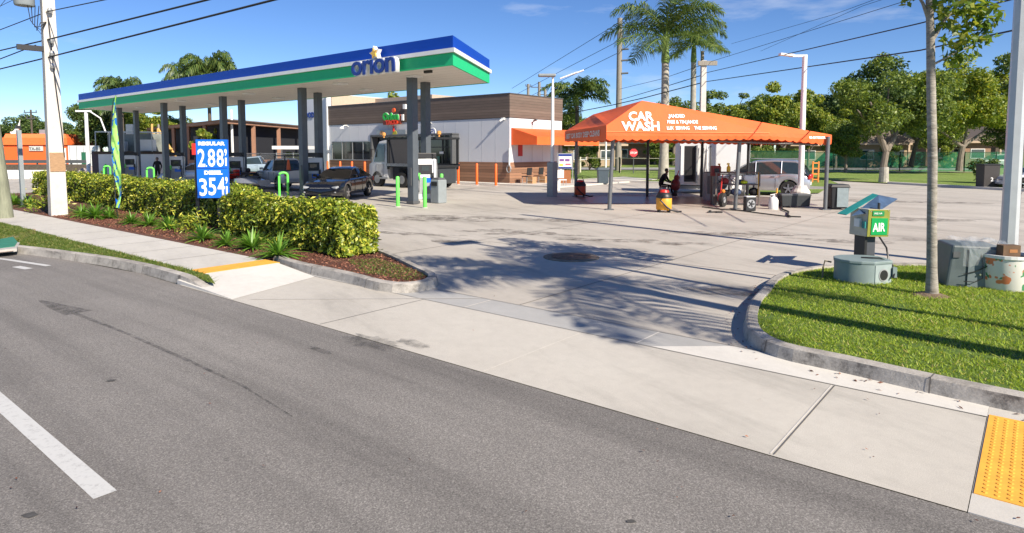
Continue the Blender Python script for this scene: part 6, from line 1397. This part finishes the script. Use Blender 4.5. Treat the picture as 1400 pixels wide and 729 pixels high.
# ---- palms
def make_palm(h,trunk_r,fl,nf,nl,seed,drop=1.0,shaft=1.5,name='royal_palm',bark=M_barkp,lw=.05):
    rs=np.random.RandomState(seed); t=thing(name,'','palm tree',(0,0,0)); b=MB(); n=9
    b.tube([(.12*math.sin(i/n*3)*trunk_r,0,h*i/n-.1*(i==0)) for i in range(n+1)],[trunk_r*(1.35-.5*min(1,i/3)) if i<3 else trunk_r*(1.0-.18*(i-3)/(n-3)) for i in range(n+1)],12); b.build('trunk',bark,t,smooth=True)
    if shaft: MB().lathe([(trunk_r*.86,0),(trunk_r*.95,.2),(trunk_r*.75,shaft*.7),(trunk_r*.35,shaft)],(0,0,h),12).build('crownshaft',M_shaft,t,smooth=True)
    vs=[];fs=[];ra=MB(); c0=np.array([0,0,h+(shaft or .1)*.85])
    for i in range(nf):
        az=i*2.39996+rs.uniform(-.2,.2); e0=R(rs.uniform(-15,82)) if i>3 else R(80); L_=fl*rs.uniform(.85,1.1); e1=-R(rs.uniform(35,70))*drop; pts=[c0.copy()]; m_=12; e=e0
        for k_ in range(m_):
            s=(k_+1)/m_; e=e0+(e1-e0)*s**1.15; pts.append(pts[-1]+L_/m_*np.array([math.cos(az)*math.cos(e),math.sin(az)*math.cos(e),math.sin(e)]))
        ra.tube([tuple(p) for p in pts[::2]],[.05*(1-j/7)+.012 for j in range(len(pts[::2]))],5)
        sd=np.array([-math.sin(az),math.cos(az),0])
        for k_ in range(nl):
            s=.08+.92*k_/nl; f_=s*m_; j=min(int(f_),m_-1); p=pts[j]+(pts[j+1]-pts[j])*(f_-j); tg=pts[j+1]-pts[j]; tg/=np.linalg.norm(tg); ll=fl*.26*math.sin(math.pi*min(.97,max(.12,s*.86+.1)))*rs.uniform(.8,1.15)+.12
            for sg in (-1,1):
                dr=sd*sg*.8+tg*.55+np.array([0,0,rs.uniform(-.35,.45)]); dr/=np.linalg.norm(dr); tip=p+dr*ll*.55; tip2=tip+(dr+np.array([0,0,-1.1]))*ll*.38; w_=tg*lw*.5
                b0=len(vs); vs+=[p-w_*.6,p+w_*.6,tip+w_,tip-w_,tip2]; fs+=[(b0,b0+1,b0+2,b0+3),(b0+3,b0+2,b0+4,b0+4)]
    vs=np.array(vs); q4=np.array([f for f in fs if f[2]!=f[3]]); t3=np.array([f[:3] for f in fs if f[2]==f[3]])
    me=bpy.data.meshes.new('fronds'); me.from_pydata(vs.tolist(),[],[tuple(f) for f in q4]+[tuple(f) for f in t3]); me.materials.append(ML_palm); o=bpy.data.objects.new('fronds',me); COL.objects.link(o); o.parent=t
    ra.build('rachis',M_shaft,t); return t
def putpalm(t,px,d,label,group=None,rz=0): t.location=(D(px,0,d)[0],d,0); t.rotation_euler=(0,0,rz); t['label']=label; t['group']=group or 'palms'; 
hc=D(913,92,50)[2]
p1=make_palm(hc+.3,.34,5.6,17,66,3,.72,2.2,lw=.085); putpalm(p1,911,50,'tall royal palm with a green crownshaft behind the car wash tent')
hc2=D(950,90,62)[2]; p2=make_palm(hc2+.3,.30,4.0,12,46,8,.8,1.9,lw=.10); putpalm(p2,950,62,'slender royal palm leaning its crown over the square concrete pole')
hc3=D(790,140,60)[2]; p3=make_palm(hc3-.3,.20,3.6,22,48,5,.95,.9,bark=M_barkd,lw=.12); putpalm(p3,790,60,'medium palm beside the right wall of the store')
p4=inst(p3,(D(281,0,66)[0],66,0),1.1,'palm whose crown shows above the canopy near its middle','palms'); p4.scale=(.95,.95,D(281,112,66)[2]/hc3)
p5=inst(p3,(D(160,0,78)[0],78,0),2.6,'palm whose crown shows above the left end of the canopy','palms'); p5.scale=(.95,.95,D(160,135,78)[2]/hc3)
p6=inst(p3,(D(246,0,86)[0],86,0),.4,'small palm tip peeking over the canopy left of the taller palm','palms'); p6.scale=(.8,.8,D(246,118,86)[2]/hc3)
# palm just outside the frame at the right: its crown throws the shadow on the drive
PH=6.4
sp_=inst(p1,(1.6+math.sin(R(SUN_AZ))*((PH*.99)/math.tan(R(SUN_EL))),10.6+math.cos(R(SUN_AZ))*((PH*.99)/math.tan(R(SUN_EL))),.1),.7,'royal palm on the lawn outside the picture throwing the frond shadow','palms'); sp_.scale=(.56,.56,PH/(hc+1.6))
# ------------------------------------------------------------------ FAR HOUSES, FENCES
def house(label,px,d,w_,dep,h,roofh,rz,wall,gable='x',porch=True):
    t=thing('house',label,'house',(D(px,0,d)[0],d,0),rz)
    MB().box((0,0,h/2),(w_,dep,h)).build('wall',wall,t); o=.7
    b=MB(); 
    if gable=='x': vs=[(-w_/2-o,-dep/2-o,h),(w_/2+o,-dep/2-o,h),(w_/2+o,dep/2+o,h),(-w_/2-o,dep/2+o,h),(-w_/2-o,0,h+roofh),(w_/2+o,0,h+roofh)]; b.add(vs,[(0,1,5,4),(2,3,4,5),(0,4,3),(1,2,5),(0,3,2,1)])
    else: vs=[(-w_/2-o,-dep/2-o,h),(w_/2+o,-dep/2-o,h),(w_/2+o,dep/2+o,h),(-w_/2-o,dep/2+o,h),(0,-dep/2-o,h+roofh),(0,dep/2+o,h+roofh)]; b.add(vs,[(0,4,5,3),(1,2,5,4),(0,1,4),(2,3,5),(0,3,2,1)])
    b.build('roof',M_roofb,t); MB().box((0,-dep/2-o,h-.08),(w_+2*o+.05,.10,.28)).build('eave_board',M_tan,t)
    for x in (-w_*.28,w_*.22):
        f_=MB().box((x,-dep/2-.03,h*.52),(1.9,.08,1.4)).build('window',M_white,t); MB().box((x,-dep/2-.08,h*.52),(1.7,.03,1.2)).build('pane',M_glassb,f_)
    d_=MB().box((w_*.02,-dep/2-.04,h*.38),(1.1,.08,h*.75)).build('door',M_barkd,t)
    if porch:
        for x in (w_*.05,w_*.38): MB().box((x,-dep/2-.6,h/2),(.25,.25,h)).build('porch_post',M_tan,t)
    return t
M_w1=mat('wall_peach',(.28,.17,.11),.85); M_w2=mat('wall_cream',(.38,.29,.19),.85); M_w3=mat('wall_brown',(.17,.11,.08),.85)
house('peach walled bungalow with brown gabled roof at the right beyond the fence',1350,96,8,7,3.6,2.2,R(-6),M_w1,'y')
house('grey brown bungalow with glazed window behind the slim trunk',1288,98,6,7,3.7,2.1,R(-6),M_w3,'x')
house('cream bungalow with low gable left of the forked tree',1200,94,8,7,3.3,1.9,R(-4),M_w2,'y')
house('tan bungalow with white eaves at the right end of the tent',1125,100,10,8,3.2,1.6,R(-4),M_w2,'x')
house('far bungalow seen under the tent beyond the back lawn',880,110,16,8,3.6,1.6,R(6),M_w1,'x')
house('small pink grey house seen between store and tent posts',808,98,8,7,3.2,1.6,R(6),M_w2,'y')
house('brown roofed bungalow seen behind the shed',985,105,14,8,3.6,1.6,R(0),M_w3,'x')
house('reddish bungalow at the far right edge behind the steel pole',1400,98,8,8,3.5,1.9,R(-8),M_w1,'x')
# green fence
def fence(name,label,pts,h,m,mesh_m,step=2.4,rails=(1.0,),group=None,cat='fence',postr=.05):
    t=thing(name,label,cat,(*pts[0],0),group=group); 
    for a_,b_ in zip(pts,pts[1:]):
        a_=Vector((*a_,0)); b_=Vector((*b_,0)); L_=(b_-a_).length; n=max(1,int(L_/step))
        for i in range(n+1): p=a_+(b_-a_)*i/n; MB().cyl((p.x,p.y,0),(p.x,p.y,h+.08),postr,n=6).build('post',m,t,world=True)
        r_=MB()
        for f_ in rails: r_.cyl((a_.x,a_.y,h*f_),(b_.x,b_.y,h*f_),.035,n=6)
        r_.build('rail',m,t,world=True)
        if mesh_m: 
            b=MB(); b.add([(a_.x,a_.y,.05),(b_.x,b_.y,.05),(b_.x,b_.y,h*.98),(a_.x,a_.y,h*.98)],[(0,1,2,3)]); b.build('mesh_panel',mesh_m,t,world=True)
    return t
def meshmat(name,col,alpha):
    k=NB(name,.7); tr_=k.n('ShaderNodeBsdfTransparent'); ms_=k.n('ShaderNodeMixShader'); k.b.inputs['Base Color'].default_value=(*col,1)
    sp_=k.n('ShaderNodeSeparateXYZ'); k.l(k.co,sp_.inputs[0]); k.l(k.ramp(k.noise(2.5,3),[(.3,g1(alpha*.7)),(.7,g1(min(1,alpha*1.3)))]),ms_.inputs[0]); k.l(tr_.outputs[0],ms_.inputs[1]); k.l(k.b.outputs[0],ms_.inputs[2]); k.l(ms_.outputs[0],k.t.nodes['Material Output'].inputs[0]); return k.m
M_gmesh=meshmat('green_mesh',(.02,.26,.12),.55)
fence('green_fence','green mesh fence along the lawn in front of the bungalows',[(D(1105,0,74)[0],74),(D(1240,0,70)[0],70),(D(1330,0,68)[0],68),(D(1420,0,66)[0],66)],2.1,M_fgreen,M_gmesh)
fence('hedge_screen','dark green windscreen fence behind the minivan',[(D(1030,0,60)[0],60),(D(1105,0,58)[0],58)],2.2,M_fgreen,meshmat('dark_mesh',(.05,.13,.05),.85))
fence('rail_fence','cream post and rail fence beyond the back lawn',[(D(795,0,66)[0],66),(D(850,0,64)[0],64),(D(890,0,62)[0],62),(D(935,0,60)[0],60)],1.55,mat('cream_rail',(.62,.58,.45),.7),None,step=2.3,rails=(.98,),postr=.09)
# orange gate thing & bollards by minivan
q=D(1114,262,45); t=thing('orange_barrier','orange lattice barrier post on the lawn right of the minivan','barrier',(q[0],45,0)); b=MB()
for x in (-.2,.2): b.box((x,0,.75),(.09,.08,1.5))
for k_ in range(4): b.box((0,0,.25+.38*k_),(.4,.06,.08))
b.build('lattice',mat('barrier_o',(.75,.22,.03),.6),t)
# dumpster + car edge at far right
q=D(1358,257,39); t=thing('dark_dumpster','black waste bin with small white marking parked at the lot edge on the right','dumpster',(D(1362,0,38)[0]+.05,38,0),R(-5),scale=.85); MB().box((0,0,.85),(1.0,.9,1.6),taper=1.04).build('body',mat('dump_brown',(.035,.03,.028),.6),t,bevel=.03); MB().box((0,0,1.69),(1.1,1.0,.08)).build('lid',M_black,t); text('lettering','2.',.36,M_white,t,(-.08,-.475,.55),0,90,.004,.01)
MB().box((.75,.1,.75),(.4,.6,1.4)).build('green_side',mat('dump_green',(.10,.20,.06),.6),t)
vehicle('parked_car','grey car cut off by the right edge beside the dumpster','car',(D(1392,0,37)[0]+2.1,37.5),R(180),P_sil2,sed_h,sed_r,2.4,.92,(1.42,-1.38),.335,pillars=((.95,.15),(-.35,-.35),(-1.75,-1.05)))
t=make_tree(1.2,1.2,10,2500,.12,ML_dark,M_barkd,.06,.0,31); t.name='low_shrub'; t['label']='low dark shrub behind the dumpster at the right edge'; t['category']='shrub'; t.location=(D(1375,0,44)[0],44,0); t.scale=(1.6,1.6,1.5)
# white car behind right fence
vehicle('distant_van','small white vehicle beyond the fence near the right edge','van',(D(1372,0,92)[0],92),R(180),P_tw,van_h,van_r,2.45,.96,(1.55,-1.5),.37,zs=.26,wb=.88,wt=.70)
# ------------------------------------------------------------------ LEFT BACKGROUND
q=D(40,232,82); t=thing('orange_shop','flat orange stucco shop building at the far left','building',(D(38,0,82)[0],82,0),R(8))
ow=abs(D(89,0,82)[0]-D(8,0,82)[0]); MB().box((0,4,1.95),(ow,8,3.9)).build('wall',mat('wall_orange',(.85,.13,.025),.75,var=.05),t); MB().box((0,3.9,3.45),(ow+.3,8.3,.9)).build('parapet',mat('wall_orange2',(.90,.17,.04),.75),t); MB().box((0,3.9,4.15),(ow*.98,7.9,.5),taper=.96).build('roof_edge',mat('wall_orange2b',(.88,.2,.06),.75),t)
MB().box((.1,-.1,2.55),(1.6,.1,.6)).build('sign_plate',mat('plate_grey',(.55,.55,.52),.6),t); text('lettering','TA-BS',.5,M_dgrey,t,(-.7,-.16,2.35),0,90,.01,.01)
b=MB(); b.box((-2.9,1,4.6),(.9,.1,.15),rz=.5); b.tube([(-3.1,1,4.3),(-2.4,1,5.2),(-2.2,1,6.2)],[.3,.18,.06],6); b.build('roof_dish',M_white,t); b=MB(); b.box((.4,3,4.7),(2.2,1.5,.6)); b.build('roof_unit',M_steel,t)
b=MB(); b.box((3.1,-.1,1.5),(.9,.1,2.2)); b.build('shutter',M_white,t)
t=thing('white_wall','long white boundary wall right of the orange shop','wall',(D(105,0,80)[0],80,0),R(4)); MB().box((0,0,1.55),(abs(D(125,0,80)[0]-D(84,0,80)[0]),.25,2.7)).build('wall',M_whiteb,t); b=MB()
for k_ in range(5): b.box((-1.6+k_*.8,-.14,1.55),(.06,.04,2.6))
b.build('pilaster',M_steel,t); MB().box((-.0,-.16,1.2),(.5,.04,1.8)).build('green_door',M_fgreen,t)
t=thing('guard_rail','dark horizontal guard rail in front of the orange shop','guard rail',(D(50,0,70)[0],70,0)); MB().box((0,0,1.1),(9.5,.12,.35)).build('beam',M_dgrey,t); MB().box((0,0,.35),(9.5,.08,.9)).build('lower_beam',M_barkd,t)
for k_ in range(6): MB().box((-4.6+k_*1.85,.06,.6),(.12,.12,1.2)).build('post',M_dgrey,t)
t=thing('low_white_wall','low white wall in the lot behind the hedge at the far left','wall',(D(30,0,52)[0],52,0)); MB().box((0,0,.35),(5.5,.3,.7)).build('wall',M_white,t)
for i,(px,w_) in enumerate(((101,.8),(116,1.4))): 
    t=thing('boulder',['small pale boulder behind the hedge right of the concrete pole','larger pale boulder beside the white truck box'][i],'boulder',(D(px,0,58)[0],58,0)); b=MB(); b.ball((0,0,.35),.5*w_,8,.8); b.v=[(x*(1+.2*math.sin(z*7+x*3)),y,z+.1*math.sin(x*5)) for x,y,z in b.v]; b.build('rock',mat('rock',(.42,.36,.33),.9,var=.2,bump=.5),t,smooth=True)
# white box truck at left under canopy
xl=D(122,0,52)[0]; xr=D(196,0,52)[0]; t=thing('white_box_truck','white flat-sided truck body with caged machinery on top at the left end of the canopy','truck',((xl+xr)/2,53,0),R(6)); w_=xr-xl
MB().box((.2,0,1.0),(w_,2.2,1.95)).build('cargo_side',P_tw,t); MB().box((0,0,2.08),(w_+.2,2.3,.2)).build('dark_band',mat('band_brown',(.06,.035,.02),.7),t); MB().box((-w_/2-.05,-.1,1.1),(.5,2.0,2.2)).build('dark_cab',mat('cab_purple',(.05,.03,.04),.5),t)
b=MB()
for x in np.linspace(-w_/2,w_/2,5): b.box((x,-1.0,2.95),(.06,.06,1.6))
b.box((0,-1.0,3.75),(w_,.08,.10)); b.box((0,1.0,3.75),(w_,.08,.10)); b.build('cage_frame',M_steel,t); MB().box((0,.9,2.9),(w_,.04,1.5)).build('cage_back',mat('cage_grey',(.22,.24,.22),.7,var=.3,scale=1.5),t); b=MB(); b.box((-.8,0,2.6),(.9,.8,.8)); b.box((1.2,0,2.7),(1.3,.9,.9)); b.box((0,.2,4.0),(.5,.5,.8)); b.build('machinery',M_whiteb,t)
for x in (-1.5,1.3): MB().cyl((x,-1.05,.4),(x,-.85,.4),.4,n=20).build('wheel',M_rubber,t)
# brown commercial building with dark open bays behind the pumps
P0=(D(300,0,58)[0],58.0); PRr=(D(455,0,84)[0],84.0); PLl=(D(196,0,78)[0],78.0); PBk=(D(300,0,104)[0],104.0)
t=thing('open_bay_building','long brown roofed building with dark open bays behind the pumps','building',(*P0,0))
hh=5.0
def inset(k): 
    cx=sum(p[0] for p in (P0,PRr,PLl,PBk))/4; cy=sum(p[1] for p in (P0,PRr,PLl,PBk))/4
    return [(p[0]+(cx-p[0])*k,p[1]+(cy-p[1])*k) for p in (P0,PRr,PBk,PLl)]
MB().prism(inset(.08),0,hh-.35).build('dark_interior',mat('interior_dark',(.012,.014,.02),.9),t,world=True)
MB().prism(inset(-.02),hh-.3,hh).build('eave_beam',mat('beam_wood',(.40,.22,.14),.8,var=.2,scale=3),t,world=True)
a_=inset(-.04); c_=inset(.35); b=MB(); vs=[(*p,hh) for p in a_]+[(*p,hh+.5) for p in c_]; b.add(vs,[(0,1,5,4),(1,2,6,5),(2,3,7,6),(3,0,4,7),(4,5,6,7),(3,2,1,0)]); b.build('roof',M_roofb,t,world=True)
for A__,B__ in ((P0,PRr),(P0,PLl)):
    for k_ in range(6):
        if k_==0 and B__ is PLl: continue
        f_=k_/5; MB().box((A__[0]+(B__[0]-A__[0])*f_,A__[1]+(B__[1]-A__[1])*f_,hh/2-.15),(.3,.3,hh-.3)).build('timber_column',mat('col_wood',(.36,.19,.12),.8),t,world=True)
b=MB()
for A__,B__ in ((P0,PRr),(P0,PLl)):
    a0=Vector((*A__,.7)); b0=Vector((*B__,.7)); m_=(a0+b0)/2; dv=b0-a0; b.box(tuple(m_),(dv.length,.2,1.3),math.atan2(dv.y,dv.x))
b.build('low_wall',mat('lw_brick',(.22,.11,.07),.85,var=.2),t,world=True)
fence('chain_link_fence','galvanised chain link fence on a grass strip behind the pumps',[(D(300,0,60)[0],60),(D(350,0,58)[0],58),(D(420,0,55)[0],55)],2.0,M_steel,meshmat('chain_mesh',(.35,.36,.36),.22),step=2.0,rails=(.5,1.0))
struct('pump_lawn',MB().sheet([(D(300,0,62)[0],62),(D(300,0,54)[0],54),(D(440,0,51)[0],51),(D(440,0,58)[0],58)],.04).build('pump_lawn',M_farlawn))
t=thing('carport','small flat white canopy roof behind the cream pickup','canopy',(D(398,0,50)[0],50,0)); z_=D(398,202,50)[2]; MB().box((0,0,z_),(2.7,2.2,.25)).build('roof',M_whiteb,t)
for x in (-1.0,1.0): MB().cyl((x,0,0),(x,0,z_),.06).build('post',M_steel,t)
# yellow timber frame
q=D(212,0,57); t=thing('timber_scaffold','leaning yellow timber scaffold under the far end of the canopy','scaffold',(q[0],57,0)); b=MB(); my=mat('timber_yellow',(.62,.38,.12),.8)
for (a_,b_) in (((-.9,0,0),(-.7,0,4.6)),((-.5,0,0),(-.2,0,4.2)),((-.6,0,3.8),(1.4,0,.4)),((.9,0,0),(.5,0,3.0)),((-.8,0,1.5),(1.2,0,1.6)),((-.8,0,2.6),(1.0,0,2.4)),((-.2,0,4.2),(1.5,.2,1.2))): b.tube([a_,b_],.09,6)
b.build('beam',my,t)
t=make_tree(2.6,1.0,8,1500,.22,ML_lite,M_barkd,.07,.2,41); t.name='banana_plant'; t['label']='bright broadleaf plant in front of the palm trunk under the canopy'; t['category']='plant'; t.location=(D(276,0,58)[0],58,0); t.scale=(1.6,1.6,1.9)
# street light pole off the right edge: its long thin shadow crosses the drive
t=thing('lamp_post','tall street lamp just outside the right edge throwing a thin shadow','lamp post',(1.0,1.0,0))
tip=Vector((*G(650,333),0)); hl=8.2; base=tip+Vector((math.sin(R(SUN_AZ)),math.cos(R(SUN_AZ)),0))*(hl/math.tan(R(SUN_EL))); t.location=(base.x,base.y,0)
MB().cyl((0,0,0),(0,0,hl),.09,.05,n=8).build('pole',M_white,t); b=MB(); b.box((-.35,.1,hl),(.9,.4,.14),rz=.6); b.build('lamp_head',M_white,t)
# fallen leaves and litter in the gutter of the curved kerb
lt=[]
for i in range(190):
    j=random.randrange(len(inR)//3,len(inR)); p=inR[j]; c_=Vector(p)
    uvq=to_uv(p); off=random.uniform(.20,.42); 
    d_=Vector(inR[min(j+1,len(inR)-1)])-Vector(inR[max(j-1,0)]); d_.normalize(); n_=Vector((-d_.y,d_.x))
    jt=random.uniform(-.3,.3); lt.append((p[0]+n_.x*off+d_.x*jt,p[1]+n_.y*off+d_.y*jt,.018))
lt=np.array(lt); v,f=leafset(lt,np.array([0,0,4.0]),.05,.022,.1); v[:,2]=np.clip(v[:,2],.008,.05)
o=fast('leaf_litter',v,f,ML_chip); o['kind']='stuff'; o['category']='leaf litter'; o['label']='dry leaf litter in the gutter of the curved kerb'
c=np.array([G(random.uniform(0,1400),random.uniform(400,725)) for _ in range(45)]); c=np.c_[c,np.full(len(c),.02)]; v,f=leafset(c,np.array([0,0,4.0]),.03,.014,.1); v[:,2]=np.clip(v[:,2],.012,.03)
o=fast('road_debris',v,f,ML_chip); o['kind']='stuff'; o['category']='debris'; o['label']='tiny scattered leaf debris on asphalt and concrete'
